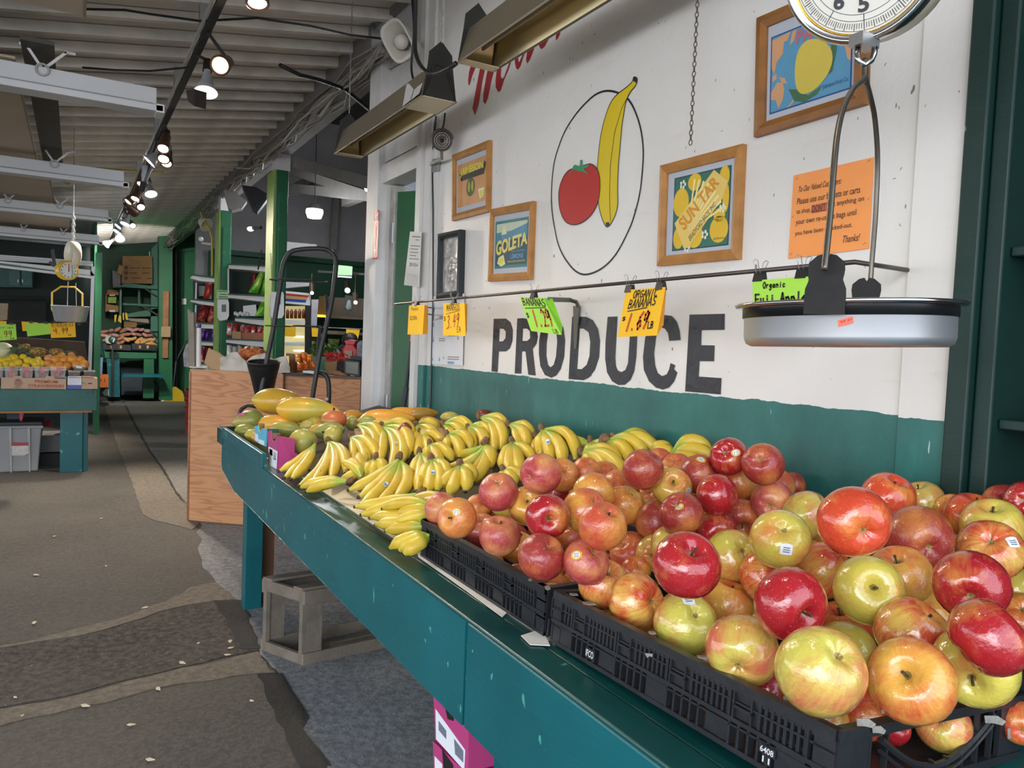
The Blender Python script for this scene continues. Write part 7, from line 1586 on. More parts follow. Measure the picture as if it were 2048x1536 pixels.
for px in (135, 153): MB().tube([at(136 if px == 135 else 152, 566, Y=7.4), at(px, 614, Y=7.4)], .0028, 5).build('bail_wire', M_STEEL, ys)
# == LEFT STALL INTERIOR
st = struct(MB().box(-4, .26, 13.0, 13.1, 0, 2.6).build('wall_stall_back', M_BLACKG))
struct(pY('trim_13', [(-20, 523), (190, 552), (190, 575 - 22), (181, 552), (181, 540), (-20, 520)], 10.9, .05, M_METALW))
struct(pY('trim_14', [(-20, 522), (186, 548), (186, 556), (-20, 533)][:4], 10.95, .06, M_GREEN))
tag(pY('header_board', [(-20, 521), (184, 540), (184, 555), (-20, 531)], 10.98, .05, M_GRNPOST), 'green header board over the dark left stall', 'board')
tag(pY('header_rail', [(-20, 528), (184, 552), (184, 557), (-20, 533)], 10.9, .04, M_METALW), 'white rail sloping along the lower edge of the green header', 'rail')
for i, (a, b, lab) in enumerate(((511, 529, 'upper'), (515, 532, 'middle'), (519, 535, 'lower'))): tag(pY('shutter_bar', [(-20, a - 3), (186, b - 6), (186, b - 3), (-20, a)], 10.85 + i * .04, .05, M_TUBEGL), 'grey white horizontal shutter bar over the left stall, %s one' % lab, 'bar')
tag(pY('white_post', [(183, 533), (190, 533), (183, 745), (176, 745)], 10.9, .12, M_METALW), 'white post at the right end of the dark left stall', 'post')
tag(pY('green_post', [(191, 505), (205, 505), (198, 868), (186, 868)], 11.4, .12, M_GREEN), 'green post just right of the white post of the left stall', 'post')
cb = thing('wall_cabinet', 'dark green wall cabinet with two doors inside the left stall', 'cabinet', at(40, 575, Y=12.7))
pY('cabinet_body', [(-14, 536), (66, 543), (65, 575), (-14, 574)], 12.7, .28, P('cab_green', '#1c4a44', .5, var=.1), cb)
for x0, x1 in ((18, 40), (43, 64)):
 d_ = pY('cabinet_door', [(x0, 540), (x1, 542), (x1, 571), (x0, 570)], 12.66, .03, P('cab_green2', '#235750', .45, var=.1), cb)
 pY('knob', rect(x1 - 5 if x0 < 30 else x0 + 1, 559, x1 - 3 if x0 < 30 else x0 + 3, 565), 12.64, .02, M_METALW, d_)
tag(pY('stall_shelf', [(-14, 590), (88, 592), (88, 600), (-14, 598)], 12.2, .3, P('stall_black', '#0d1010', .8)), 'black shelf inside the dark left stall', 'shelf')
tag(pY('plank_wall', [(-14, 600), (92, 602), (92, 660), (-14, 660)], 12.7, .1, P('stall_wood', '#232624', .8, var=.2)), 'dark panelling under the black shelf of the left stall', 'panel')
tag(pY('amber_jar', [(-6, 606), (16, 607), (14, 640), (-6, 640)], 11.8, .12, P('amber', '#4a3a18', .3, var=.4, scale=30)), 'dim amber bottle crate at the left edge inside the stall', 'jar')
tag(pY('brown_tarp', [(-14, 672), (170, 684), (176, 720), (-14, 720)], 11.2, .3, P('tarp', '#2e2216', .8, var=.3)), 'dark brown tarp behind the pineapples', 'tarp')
tag(pY('spot_bracket', [(101, 500), (107, 498), (113, 530), (106, 534), (97, 524), (100, 522), (104, 524)], 10.3, .06, M_LB), 'black clamp lamp hanging by the shutter bars', 'lamp')
# == FAR SHELVING AND SWEET POTATO TABLE
Yq = 16.4
fs_ = thing('potato_table', 'green table with crates of sweet potatoes at the far end', 'table', at(265, 790, Y=Yq));
pY('fascia_board', [(208, 700), (313, 703), (313, 717), (210, 716)], Yq, .05, M_GREEN, fs_);
a = at(210, 700, Y=Yq); b = at(313, 703, Y=Yq); MB().box(a.x, b.x, Yq, Yq + .9, a.z - .03, a.z).build('table_top', M_TEAL, fs_)
MB().prism([at(194, 675, Y=Yq - .3), at(208, 702, Y=Yq), at(208, 722, Y=Yq), at(196, 690, Y=Yq - .3)], (.02, .4, 0)).build('side_board', P('side_blue', '#3d6f80', .5), fs_)
for p in ([(213, 717), (239, 717), (240, 794), (217, 794)], [(288, 717), (308, 717), (308, 796), (286, 796)]): pY('leg', p, Yq + .02, .1, M_TEAL if p[0][0] < 250 else M_GREEN, fs_)
bp = pY('shelf', [(247, 748), (327, 749), (327, 755), (244, 754)], Yq - .4, .35, M_TEAL, fs_)
tag(pY('dark_bin', [(241, 735), (286, 735), (284, 790), (243, 790)], Yq + .5, .3, P('bin_dark', '#2f3a44', .6, var=.2)), 'dark grey ribbed bin under the sweet potato table', 'bin')
M_SP = P('sweet_potato', '#a8705a', .7, var=.25, scale=9); M_SP2 = P('tan_potato', '#c99a5e', .65, var=.2, scale=9); M_SPP = P('pink_potato', '#b98a84', .7, var=.2, scale=9)
for x0, x1, lab in ((206, 262, 'black crate of sweet potatoes, left of the two far ones'), (264, 313, 'black crate of squash and potatoes, right of the two far ones')):
 o = pY('produce_crate', [(x0, 687), (x1, 690), (x1, 701), (x0, 699)], Yq - .02, .35, M_CRATE); tag(o, lab, 'crate')
 for k in range(5): xk = x0 + 6 + k * (x1 - x0 - 10) / 5; pY('slot', rect(xk, 691, xk + 4, 697), Yq - .03, .005, M_SP2 if k % 2 else M_BLACK, o)
spl = []
rows = [(663, [(206, M_SP), (222, M_SP), (235, M_SP), (248, M_SP), (260, M_SPP), (270, M_SPP), (283, M_SPP), (294, M_SPP)]), (672, [(208, M_SPP), (220, M_SP), (232, M_SPP), (245, M_SP), (254, M_SP), (267, M_SPP), (277, M_SP), (290, M_SPP), (299, M_SP)]), (681, [(214, M_SPP), (226, M_SPP), (240, M_SP), (250, M_SP2), (258, M_SP2), (268, M_SP2), (279, M_SP2), (286, M_SP2), (297, M_SP2), (306, M_SP2)]), (688, [(234, M_SP), (244, M_SP), (275, M_SP2), (286, M_SP2), (298, M_SP2), (307, M_SP2)])]
for ri, (py, rw) in enumerate(rows):
 for k, (px, m) in enumerate(rw):
  py2 = py - 3 * math.sin((px - 205) / 110 * 3.14) + rr.uniform(-1.5, 1.5); c = at(px, py2, Y=Yq + .28 - ri * .07); L_ = .055 + rr.random() * .05
  o = MB().ell(c, L_, .036, .034, Euler((0, rr.uniform(-.6, .6), rr.uniform(-.5, .5))), 10, 8).build('sweet_potato', m, None, smooth=True)
  tag(o, ('pinkish ' if m is M_SPP else 'brown ' if m is M_SP else 'tan ') + 'potato on the far green table, %s row, %s from the left' % (['back', 'second', 'third', 'front'][ri], ['first', 'second', 'third', 'fourth', 'fifth', 'sixth', 'seventh', 'eighth', 'ninth', 'tenth'][k]), 'potato', 'potatoes heaped on the far table')
o = pY('cabbage', [(212, 673), (222, 672), (226, 680), (222, 688), (213, 686), (210, 680)], Yq - .1, .12, P('pale_leaf', '#a8b5a0', .7, var=.2)); tag(o, 'pale white green wrapped vegetable at the left of the potatoes', 'vegetable')
# black stand in front
bs = thing('black_stand', 'black pole stand with a round dark head before the potato table', 'stand', at(224, 795, Y=Yq - .5)); pY('pole', [(223, 688), (227, 688), (226, 794), (222, 794)], Yq - .5, .04, M_BLACK, bs)
cc_ = at(226, 680, Y=Yq - .52); MB().ell(cc_, .075, .04, .075, None, 16, 10).build('head', P('stand_head', '#2e4a44', .4), bs, smooth=True); pY('painted_glint', [(225, 684), (229, 676), (230, 678), (227, 685)], Yq - .58, .01, M_METALW, bs)  # glint on the round head, made as a white sliver
MB().box(cc_.x - .35, cc_.x + .3, Yq - .7, Yq - .35, 0.001, .02).build('base', P('stand_base', '#6f7270', .6), bs)
# shelving unit on the right side of the alcove
su = thing('shelf_rack', 'green shelf rack with brackets on the far side wall', 'shelf', at(285, 700, Y=17))
for p in ([(234, 576), (252, 565), (325, 575), (322, 579), (244, 574)], [(246, 606), (325, 610), (325, 614), (246, 610)], [(244, 656), (322, 659), (322, 663), (244, 660)]): pY('shelf_board', p, 16.9, .3, M_TEALW, su)
for a_, b_ in (((290, 577), (325, 600)), ((285, 612), (325, 636)), ((300, 662), (325, 683)), ((300, 755), (322, 775))): MB().bar(at(*a_, Y=16.9), at(*b_, Y=16.9), .03).build('shelf_bracket', M_GRNPOST, su)
pY('upright', rect(276, 578, 280, 622), 17.3, .04, M_GREEN, su); pY('upright', rect(239, 578, 243, 664), 17.2, .04, M_GREEN, su)
pY('sloped_panel', [(252, 628), (318, 616), (318, 632), (252, 634)], 17.0, .05, M_GREEN, su)
M_BIGC = P('brown_carton', '#8c6a42', .75, var=.12)
o = pY('large_carton', [(245, 512), (304, 512), (305, 567), (243, 567)], 16.85, .5, M_BIGC); tag(o, 'large brown carton with dark printed circles on the top far shelf', 'box')
q = Quad(*[at(x, y, Y=16.845) for x, y in ((245, 512), (304, 512), (305, 567), (243, 567))]); dm = P('carton_print', '#4a3826', .7)
for v in (.42, .62, .80): pol(o, q, 'ring_print', ucircle(.14, v, .055, .065), dm, .002)
for u0, u1, v in ((.24, .6, .44), (.24, .5, .62), (.32, .62, .80), (.8, .98, .82), (.66, .95, .44), (.66, .9, .62)): mb = MB(); mb.add(q.rect(u0, v - .015, u1, v + .015, .002), [(0, 1, 2, 3)]); mb.build('print_line', dm, o)
tag(pY('folded_carton', [(238, 529), (246, 533), (243, 550), (234, 547)], 16.8, .06, M_CARD), 'small folded carton wedged left of the large carton', 'box')
tag(pY('dark_box', [(224, 540), (242, 548), (240, 574), (226, 575)], 16.9, .3, M_BLACK), 'black crate in the shade left of the large carton', 'box')
o = thing('wall_pocket', 'orange brown wooden letter rack on the far green wall', 'rack', at(222, 624, Y=17.4));
for p in ([(212, 579), (237, 580), (237, 590), (212, 589)], [(212, 608), (237, 612), (236, 624), (212, 622)], [(212, 579), (214, 579), (213, 624), (211, 622)]): pY('rack_panel', p, 17.4, .06, P('rack_wood', '#b3804e', .65, var=.1), o)
pY('card_stack', [(216, 594), (233, 594), (232, 606), (216, 606)], 17.38, .03, P('card_green', '#9cc24a', .6, var=.3, scale=40), o); pY('paper_label', rect(219, 589, 230, 592), 17.37, .01, M_METALW, o); pY('paper_label', rect(219, 620, 230, 624), 17.37, .01, M_METALW, o)
for i, p in enumerate(([(229, 630), (234, 629), (231, 645), (229, 643)], [(238, 630), (242, 632), (243, 646), (236, 642)], [(245, 627), (248, 625), (248, 640), (246, 640)], [(250, 626), (254, 625), (256, 640), (252, 639)])): tag(pY('yellow_pennant', p, 16.9, .02, P('pennant_yellow', '#e2c22a', .6)), 'small yellow tag hanging before the far shelf, %s of four' % ['first from the left', 'second', 'third', 'rightmost'][i], 'tag')
tag(pY('plank_bundle', [(250, 636), (296, 638), (298, 646), (262, 642)], 17.0, .1, P('pinkish_board', '#a08a80', .7)), 'pale pinkish board lying on the far lower shelf', 'board'); tag(pY('brown_box', [(248, 643), (274, 645), (273, 655), (248, 655)], 17.05, .2, M_BIGC), 'brown box on the lowest shelf above the potatoes', 'box')
tag(pY('oval_plate', ucircle(318, 531, 2.5, 17, 20), 16.9, .02, M_METALW), 'white oval plate on the far teal side wall', 'plate')
for i, x in enumerate((298, 302)): tag(pY('yellow_candle', rect(x, 503, x + 2, 515), 17.3, .03, P('candle', '#c9cf6a', .5)), 'thin pale yellow stick on the large carton, %s' % ('left one', 'right one')[i], 'stick')
o = pY('orange_crate', [(196, 750), (217, 750), (217, 775), (198, 775)], 15.2, .3, P('crate_orange', '#cf6a2c', .5, var=.08)); tag(o, 'orange plastic crate behind the left table corner', 'crate');
for x in (201, 208): pY('slot', rect(x, 757, x + 2, 764), 15.18, .01, P('crate_orange_dark', '#7a3a18', .6), o)
tag(pY('blue_bin', [(189, 715), (206, 715), (204, 750), (192, 750)], 15.6, .2, P('bin_lightblue', '#5f7a96', .5)), 'blue grey bin behind the orange crate', 'bin')
tag(pY('white_bag', [(205, 785), (212, 777), (218, 780), (218, 792), (208, 791)], 15.4, .15, P('bag_white', '#b5bab5', .6)), 'crumpled white bag on the floor by the orange crate', 'bag')
# dustpan and broom
dp = thing('dustpan', 'yellow upright dustpan with a long grey handle by the far post', 'dustpan', at(350, 803, Z=0))
Yd = at(350, 803, Z=0).y
MB().prism([at(x, y, Y=Yd) for x, y in ((327, 803), (334, 786), (337, 776), (352, 775), (364, 782), (368, 790), (368, 803))], (0, .12, 0)).build('pan', P('dustpan_yellow', '#c4a51e', .4, var=.1), dp, bevel=.01)
MB().prism([at(x, y, Y=Yd - .01) for x, y in ((322, 800), (330, 797), (328, 803), (322, 803))], (0, .1, 0)).build('lip', M_METALW, dp)
MB().tube([at(346, 776, Y=Yd + .05), at(352, 722, Y=Yd + .2), at(374, 680, Y=Yd + .5)], .016, 8).build('handle', P('handle_grey', '#47525c', .5), dp)
bb = thing('broom', 'broom with a blue grey head leaning behind the yellow dustpan', 'broom', at(325, 800, Z=0)); pY('head', [(318, 786), (332, 784), (330, 798), (318, 799)], Yd + .25, .1, P('broom_blue', '#4a5a70', .6), bb); MB().tube([at(330, 786, Y=Yd + .3), at(354, 724, Y=Yd + .5), at(376, 672, Y=Yd + .8)], .014, 8).build('handle', P('handle_grey', '#47525c'), bb)
# == CHECKOUT COUNTER
c1_, c2_ = at(373, 1041, Z=0), at(482, 1050, Z=0); cu_d = (c2_ - c1_).normalized(); cn = Vector((cu_d.y, -cu_d.x, 0));
if cn.dot(c1_ - O) > 0: cn = -cn
def cnt(px, py, off=0): r = ray(px, py); t = (c1_ + cn * off - O).dot(cn) / r.dot(cn); return O + r * t
def m_ply():
 t = NT('plywood_face'); tcn = t.n('ShaderNodeTexCoord'); mp = t.n('ShaderNodeMapping'); mp.inputs['Scale'].default_value = (.55, .55, 4.2); t.l(tcn.outputs['Object'], mp.inputs[0]); v = mp.outputs[0]
 f = t.noise(v, 1.6, 3, .5); w = t.math('SINE', t.math('MULTIPLY', f, 80)); w = t.math('MULTIPLY', t.math('ADD', w, 1), .5); w = t.math('POWER', w, 2.5)
 c = t.mix(t.math('MULTIPLY', w, .5), lin('#cb8f60'), lin('#8f4a34')); c = t.mix(t.ramp(t.noise(t.co(), 1.5, 3), [(.35, (0, 0, 0, 1)), (.65, (.7, .7, .7, 1))]), c, lin('#cf9e6e')); t.col(c); t.b.inputs['Roughness'].default_value = .5; return t.m
M_PLY = m_ply()
ct = thing('checkout_counter', 'tall plywood checkout counter standing behind the end of the fruit table', 'counter', c1_ + Vector((.5, 0, 0)))
def cpr(pts, name, mat, off=0, t=.02, parent=ct, **k):
 return MB().prism([cnt(x, y, off) for x, y in pts], -cn * t).build(name, mat, parent, **k)
g0, g1 = cnt(373, 1041), cnt(566, 1045)
ztp = cnt(380, 738).z; e1 = cnt(566, 752); e2 = cnt(737, 768); base1 = cnt(380, 738)
MB().prism([Vector((g0.x, g0.y, 0)), Vector((e1.x, e1.y, 0)), Vector((e1.x, e1.y, ztp)), Vector((base1.x, base1.y, ztp))], -cn * .02).build('plywood_panel', M_PLY, ct)
f1 = Vector((e1.x, e1.y, 0)) - cn * .03; f2 = Vector((e2.x, e2.y, 0)) - cn * .03; f2 = f2 - cu_d * .07
MB().prism([f1, f2, f2 + Vector((0, 0, ztp - .02)), f1 + Vector((0, 0, ztp - .02))], -cn * .02).build('plywood_panel', M_PLY, ct)
MB().prism([f2 + cu_d * .005, f2 + cu_d * .06, f2 + cu_d * .06 + Vector((0, 0, ztp - .02)), f2 + cu_d * .005 + Vector((0, 0, ztp - .02))], -cn * .05).build('end_board', P('plain_plywood', '#a8794e', .6, var=.15), ct)
a_ = Vector((base1.x, base1.y, ztp)) - cn * .02; b_ = Vector((f2.x, f2.y, ztp)) + cu_d * .06
MB().prism([a_, b_ , b_ - cn * .6, a_ - cn * .6], (0, 0, -.02)).build('counter_top', P('counter_top', '#6a5038', .5, var=.15), ct)
MB().prism([Vector((g0.x, g0.y, 0)), Vector((g0.x, g0.y, 0)) - cn * .6, Vector((g0.x, g0.y, ztp - .02)) - cn * .6, Vector((g0.x, g0.y, ztp - .02))], cu_d * .02).build('end_panel', M_PLY, ct)
def on(px, py, off, name, mat, pts, label, cat, t=.1, **k):
 o = MB().prism([cnt(x, y, off) for x, y in pts], -cn * t).build(name, mat, None, **k); tag(o, label, cat); return o
on(0, 0, -.08, 'grey_plank', P('grey_plank', '#8c8274', .7, var=.15), [(375, 618), (382, 627), (387, 624), (389, 735), (379, 735)], 'weathered grey plank standing upright at the left end of the counter', 'board', .03)
pw = cnt(397, 735, -.1); tb_ = thing('white_pole', 'short white metal pole on a round foot on the counter', 'pole', pw); MB().tube([pw, cnt(398, 656, -.1)], .0125 * 1.4, 12).build('pole', M_METALW, tb_); MB().lathe([(.001, .008), (.06, .006), (.065, 0)], 20, Matrix.Translation(pw)).build('foot', M_METALW, tb_); MB().tube([cnt(398, 656, -.1), cnt(399, 648, -.1)], .014).build('cap', P('pole_cap', '#4a3a70', .5), tb_)
M_BAGC = P('clear_bag_grey', '#c4bcae', .35, var=.1, scale=6)
bx_ = on(0, 0, -.06, 'open_carton', P('carton_dark', '#8f7a60', .7, var=.1), [(414, 722), (440, 722), (556, 726), (556, 752), (415, 742)], 'open brown carton with flaps and a cloudy plastic liner on the counter', 'box', .12)
MB().prism([cnt(x, y, -.04) for x, y in ((408, 726), (417, 696), (446, 712), (440, 742), (425, 738))], cu_d * .006 - cn * .004).build('flap', P('carton_light', '#b3936a', .7, var=.1), bx_)
MB().prism([cnt(x, y, -.045) for x, y in ((417, 697), (440, 706), (452, 722), (440, 742), (418, 730))], -cn * .005).build('flap', P('carton_light', '#b3936a'), bx_)
mb = MB(); top = [(440, 716), (452, 712), (462, 705), (474, 704), (484, 716), (492, 722), (505, 712), (520, 708), (530, 706), (540, 716), (548, 718), (560, 714), (572, 712), (580, 735)]
nn = len(top); vs = []
for j in range(6):
 for i, (x, y) in enumerate(top): vs.append(cnt(x, y + (748 - y) * j / 5, -.035 + .025 * math.sin(i * 2.1 + j) * (1 - j / 6)))
mb.add(vs, [(j * nn + i, j * nn + i + 1, (j + 1) * nn + i + 1, (j + 1) * nn + i) for j in range(5) for i in range(nn - 1)]); mb.build('plastic_liner', M_BAGC, bx_, smooth=True)
on(0, 0, -.05, 'teal_box', P('box_teal', '#4a9a90', .5), [(418, 725), (428, 727), (428, 742), (418, 741)], 'small teal and white box standing on the counter edge', 'box', .05)
M_RUST = P('orange_snacks', '#b5622a', .5, var=.4, scale=50)
rr = random.Random(14)
def clump(name, label, cat, pts, off, mat, r=.03, n=18, bumpf=None):
 mb = MB()
 for i in range(n):
  a, b = rr.random(), rr.random(); x = pts[0] + (pts[2] - pts[0]) * a; y = pts[1] + (pts[3] - pts[1]) * b
  mb.ell(cnt(x, y, off - rr.random() * .08), r * (.6 + rr.random() * .6), r * (.5 + rr.random() * .5), r * (.4 + rr.random() * .6), Euler((rr.random() * 3, rr.random() * 3, rr.random() * 3)), 7, 5)
 o = mb.build(name, mat, None); tag(o, label, cat); return o
clump('snack_pile', 'heap of orange wrapped snacks in the open carton on the counter', 'snacks', (484, 703, 528, 712), -.15, M_RUST, .045, 22)
# bucket and black frame
bk = thing('black_bucket', 'black plastic flower bucket tilted in the ring of the black display stand', 'bucket', at(530, 790, d=5.05))
Cb_ = at(527, 724, d=5.05); kx = 5.05 / FPX; tl = Vector((.0, -.02, .11)) ; axb = (Vector((-.06, -.12, 1))).normalized(); Rb = Vector((0, 1, 0)).cross(axb).normalized(); Ub = axb.cross(Rb)
Mbk = Matrix(((Rb.x, Ub.x, axb.x, Cb_.x), (Rb.y, Ub.y, axb.y, Cb_.y), (Rb.z, Ub.z, axb.z, Cb_.z), (0, 0, 0, 1))); r = 33 * kx
MB().lathe([(r * .50, -.25), (r * .62, -.16), (r * .86, -.06), (r * .88, -.055), (r * .93, -.03), (r * .96, -.008), (r * 1.02, 0), (r * 1.0, .004), (r * .94, 0), (r * .84, -.06), (r * .5, -.24), (.001, -.245)], 32, Mbk).build('bucket_body', M_BLACK, bk, smooth=True)
M_FRM = P('stand_frame', '#2a2c2e', .45, var=.08)
df = thing('flower_stand', 'tall black metal arch stand with wire rings for flower buckets', 'stand', at(600, 800, d=5.0))
def fr(pts, r, nm='frame_tube', d=5.0, seg=8, cl=False, sm=3): MB().tube(smooth([at(p[0], p[1], d=p[2] if len(p) > 2 else d) for p in pts], sm, cl) if sm else [at(p[0], p[1], d=d) for p in pts], r, seg, closed=cl).build(nm, M_FRM, df, smooth=True)
fr([(520, 800), (535, 714), (546, 660), (554, 610), (563, 552), (568, 525), (580, 505), (600, 499), (630, 497), (652, 499), (666, 508), (672, 526), (668, 570), (662, 610), (646, 680), (638, 716), (624, 800), (610, 900)], .016)
fr([(638, 745), (648, 748), (656, 760), (658, 785), (657, 812), (655, 900)], .016, d=5.06)
tag_c = at(654, 798, d=4.96); MB().ell(tag_c, .011, .011, .011, seg=10, rings=6).build('rivet', M_METALW, df, smooth=True)
for cx, cy, rx, ry, d_ in ((597, 561, 58, 3.5, 5.05), (556, 652, 26, 5, 5.0), (614, 652, 28, 6, 5.05), (596, 748, 32, 9, 5.05)):
 mb = MB(); c = at(cx, cy, d=d_); k_ = d_ / FPX; mb.tube([c + Vector((_X.x, _Y.x, 0)).normalized() * rx * k_ * math.cos(a) + away(cx, cy) * rx * k_ * .9 * math.sin(a) * (1 if ry > 4 else .7) for a in [i * math.pi / 12 for i in range(24)]], .004, 5, closed=True); mb.build('bucket_ring', M_FRM, df, smooth=True)
for p in (((652, 590), (656, 650)), ((548, 655), (540, 700)), ((640, 655), (632, 745))): MB().bar(at(*p[0], d=5.02), at(*p[1], d=5.02), .02, .012).build('clamp_strip', M_FRM, df)
# black handheld/scoop at left of papayas
MB().tube(smooth([Vector((at(499, 870, d=5.0).x, at(499, 870, d=5.0).y, .02)), at(499, 870, d=5.0), at(480, 835, d=5.0), at(482, 820, d=5.0), at(488, 815, d=5.0), at(497, 811, d=5.0), at(520, 816, d=5.0)], 3, False), .012, 6).build('side_handle', M_BLACK, df, smooth=True)
# red stacked baskets peeking out left of the counter
gq = at(392, 872, Z=0); o = MB().box(gq.x - .10, gq.x + .25, gq.y, gq.y + .3, 0.0, .62).build('basket_stack', P('basket_red', '#a82c34', .45, var=.1), None); tag(o, 'stack of red shopping baskets peeping out left of the plywood counter', 'baskets')
for z in (.2, .35, .5, .59): MB().box(gq.x - .125, gq.x + .26, gq.y - .02, gq.y + .3, z, z + .03).build('basket_rim', P('basket_red', '#a82c34'), o)
tag(pq('hanging_bag', [(366, 708), (372, 690), (377, 686), (379, 735), (368, 733)], 10.2, .1, P('white_bag_print', '#b5b0b3', .5, var=.3, scale=12)), 'white printed bag hanging behind the grey plank', 'bag')
# == SNACK SHELVES
def m_foil(name, a, b, c):
 if name in MC: return MC[name]
 t = NT(name); v = t.co(rnd=13); f = t.noise(v, 9, 3, .6); t.col(t.ramp(f, [(.40, lin(a)), (.52, lin(b)), (.60, lin(c))], 'LINEAR')); t.b.inputs['Roughness'].default_value = .3; t.b.inputs['Metallic'].default_value = .25; t.bump(t.noise(v, 14, 4), .6, .02); MC[name] = t.m; return t.m
FO = {'red': m_foil('foil_red', '#7a1f24', '#a8302c', '#d98a6a'), 'redw': m_foil('foil_red_white', '#c03a34', '#c8504a', '#e6dcd6'), 'green': m_foil('foil_green', '#5fae2a', '#7cc93a', '#b8e06a'), 'purple': m_foil('foil_purple', '#4a2a7a', '#6a3f9a', '#d9a050'),
      'clear': m_foil('foil_clear', '#a89f94', '#cfc9c2', '#e6e2dc'), 'orange': m_foil('foil_orange', '#c0501f', '#d9772a', '#e8a03a'), 'dkred': m_foil('foil_darkred', '#4a1418', '#6d1f24', '#8a3a34')}
def bag(px, d, kind, label, th=.05, group=None, name='snack_bag'):
 c = [at(x, y, d=d) for x, y in px]; n_, m_ = 5, 7; aw = away(px[0][0], 660); vs = []
 for s in (-1, 1):
  for j in range(m_):
   for i in range(n_):
    u, v = i / (n_ - 1), j / (m_ - 1); p = c[0].lerp(c[1], u).lerp(c[3].lerp(c[2], u), v)
    b = th * (4 * u * (1 - u)) ** .5 * (4 * v * (1 - v)) ** .6; vs.append(p + aw * s * b)
 fs = [(j * n_ + i, j * n_ + i + 1, (j + 1) * n_ + i + 1, (j + 1) * n_ + i) for j in range(m_ - 1) for i in range(n_ - 1)]; k_ = n_ * m_
 fs += [tuple(reversed([a + k_ for a in f])) for f in fs]
 o = MB().add(vs, fs).build(name, FO[kind], None, smooth=True); tag(o, label, 'bag', group); return o
M_SHW = P('shelf_white', '#c9cbc8', .45, var=.04); M_SHG = P('shelf_green_edge', '#24483c', .5)
def shelf_unit(label, rows, ups, d, back, loc):
 t = thing('snack_shelf', label, 'shelf', at(*loc, d=d))
 pq('back_panel', back, d + .35, .03, P('shelf_back', '#2a3a34', .7), t)
 for r_ in rows:
  pq('shelf_board', r_, d, .35, M_SHW, t)
  l, rt = r_[0], r_[1]; pq('shelf_edge', [(l[0], l[1] - 3), (rt[0], rt[1] - 3.5), rt, l], d - .01, .36, M_SHG, t)
 for u_ in ups: pq('upright', u_, d + .02, .3, M_SHW, t)
 a_ = at(back[3][0] + 3, back[3][1], d=d + .1); b_ = at(back[2][0] - 3, back[2][1], d=d + .1)
 for q_ in (a_, b_): MB().box(q_.x - .02, q_.x + .02, q_.y - .02, q_.y + .02, 0, q_.z + .05).build('foot_post', M_SHW, t)
 return t
shelf_unit('white snack shelf between the two green timber posts', [[(457, 530), (541, 534), (541, 545), (500, 540), (457, 537)], [(456, 590), (538, 594), (538, 605), (500, 600), (456, 595)], [(470, 637), (537, 641), (536, 652), (500, 647), (470, 642)], [(452, 680), (535, 684), (534, 695), (490, 690), (452, 685)], [(452, 735), (535, 738), (535, 745), (452, 742)]],
 [[(455, 537), (458, 537), (458, 590), (455, 590)], [(535, 545), (541, 545), (540, 594), (534, 594)], [(533, 604), (538, 604), (537, 640), (532, 640)], [(531, 652), (536, 652), (535, 684), (530, 684)], [(530, 695), (534, 695), (534, 735), (529, 735)]], 8.8, [(455, 528), (542, 532), (540, 745), (452, 742)], (495, 740))
shelf_unit('narrower white snack shelf left of the second green post', [[(385, 551), (436, 558), (436, 565), (400, 562), (380, 556)], [(382, 600), (434, 606), (434, 613), (400, 608), (380, 603)], [(386, 647), (434, 650), (434, 658), (400, 656), (386, 652)], [(386, 683), (434, 686), (434, 692), (386, 690)], [(384, 728), (432, 731), (432, 738), (384, 735)]],
 [[(391, 565), (394, 565), (393, 600), (390, 600)], [(431, 566), (436, 566), (435, 606), (431, 606)], [(390, 610), (393, 610), (392, 648), (389, 648)], [(430, 613), (434, 613), (434, 650), (430, 650)], [(430, 692), (434, 692), (432, 731), (429, 731)]], 9.9, [(386, 552), (437, 558), (434, 738), (385, 735)], (410, 735))
dR, dL = 8.95, 10.05
bag([(503, 539), (516, 537), (512, 575), (499, 578)], dR + .2, 'dkred', 'dark red snack bag leaning behind the lime green one on the upper shelf')
bag([(516, 538), (530, 537), (524, 580), (512, 582)], dR + .22, 'dkred', 'second dark red snack bag behind the two lime green ones')
bag([(520, 543), (531, 541), (516, 588), (496, 585)], dR, 'green', 'lime green snack bag leaning left on the upper shelf')
bag([(527, 543), (536, 542), (533, 590), (519, 589)], dR + .05, 'green', 'lime green snack bag standing upright by the shelf end')
bag([(523, 603), (532, 606), (528, 632), (509, 633)], dR, 'green', 'lime green snack bag alone on the second shelf')
tag(pq('foam_boxes', [(486, 612), (512, 609), (514, 632), (487, 632)], dR, .2, M_METALW), 'stack of white foam boxes on the second snack shelf', 'box')
for i in range(6): o = MB().ell(at(471 + i * 5, 627 + (i % 2) * 2, d=dR), .022, .022, .026, seg=8, rings=5).build('paper_cup', M_METALW, None, smooth=True); tag(o, 'small white cup on the second snack shelf, %s from the left' % ['first', 'second', 'third', 'fourth', 'fifth', 'sixth'][i], 'cup', 'white cups on the second snack shelf')
xs = [453, 465, 478, 489, 500, 512, 521]
for i, x in enumerate(xs): bag([(x + 2, 647 + i * 1.2), (x + 12, 646 + i * 1.3), (x + 11, 672), (x, 670)], dR + (.12 if 0 < i < 3 else 0), 'redw', 'red and white snack bag in the carton row, ' + ['leftmost', 'second from the left', 'third from the left', 'middle one', 'third from the right', 'second from the right', 'rightmost'][i])
tag(pq('snack_carton', [(464, 662), (482, 664), (482, 679), (464, 677)], dR - .05, .2, M_CARD), 'small pale carton under the red snack bags at the left', 'box'); tag(pq('snack_carton', [(478, 665), (528, 666), (527, 682), (478, 680)], dR - .04, .25, P('carton_red_print', '#a5684a', .7, var=.15)), 'brown red printed carton under the red snack bags', 'box')
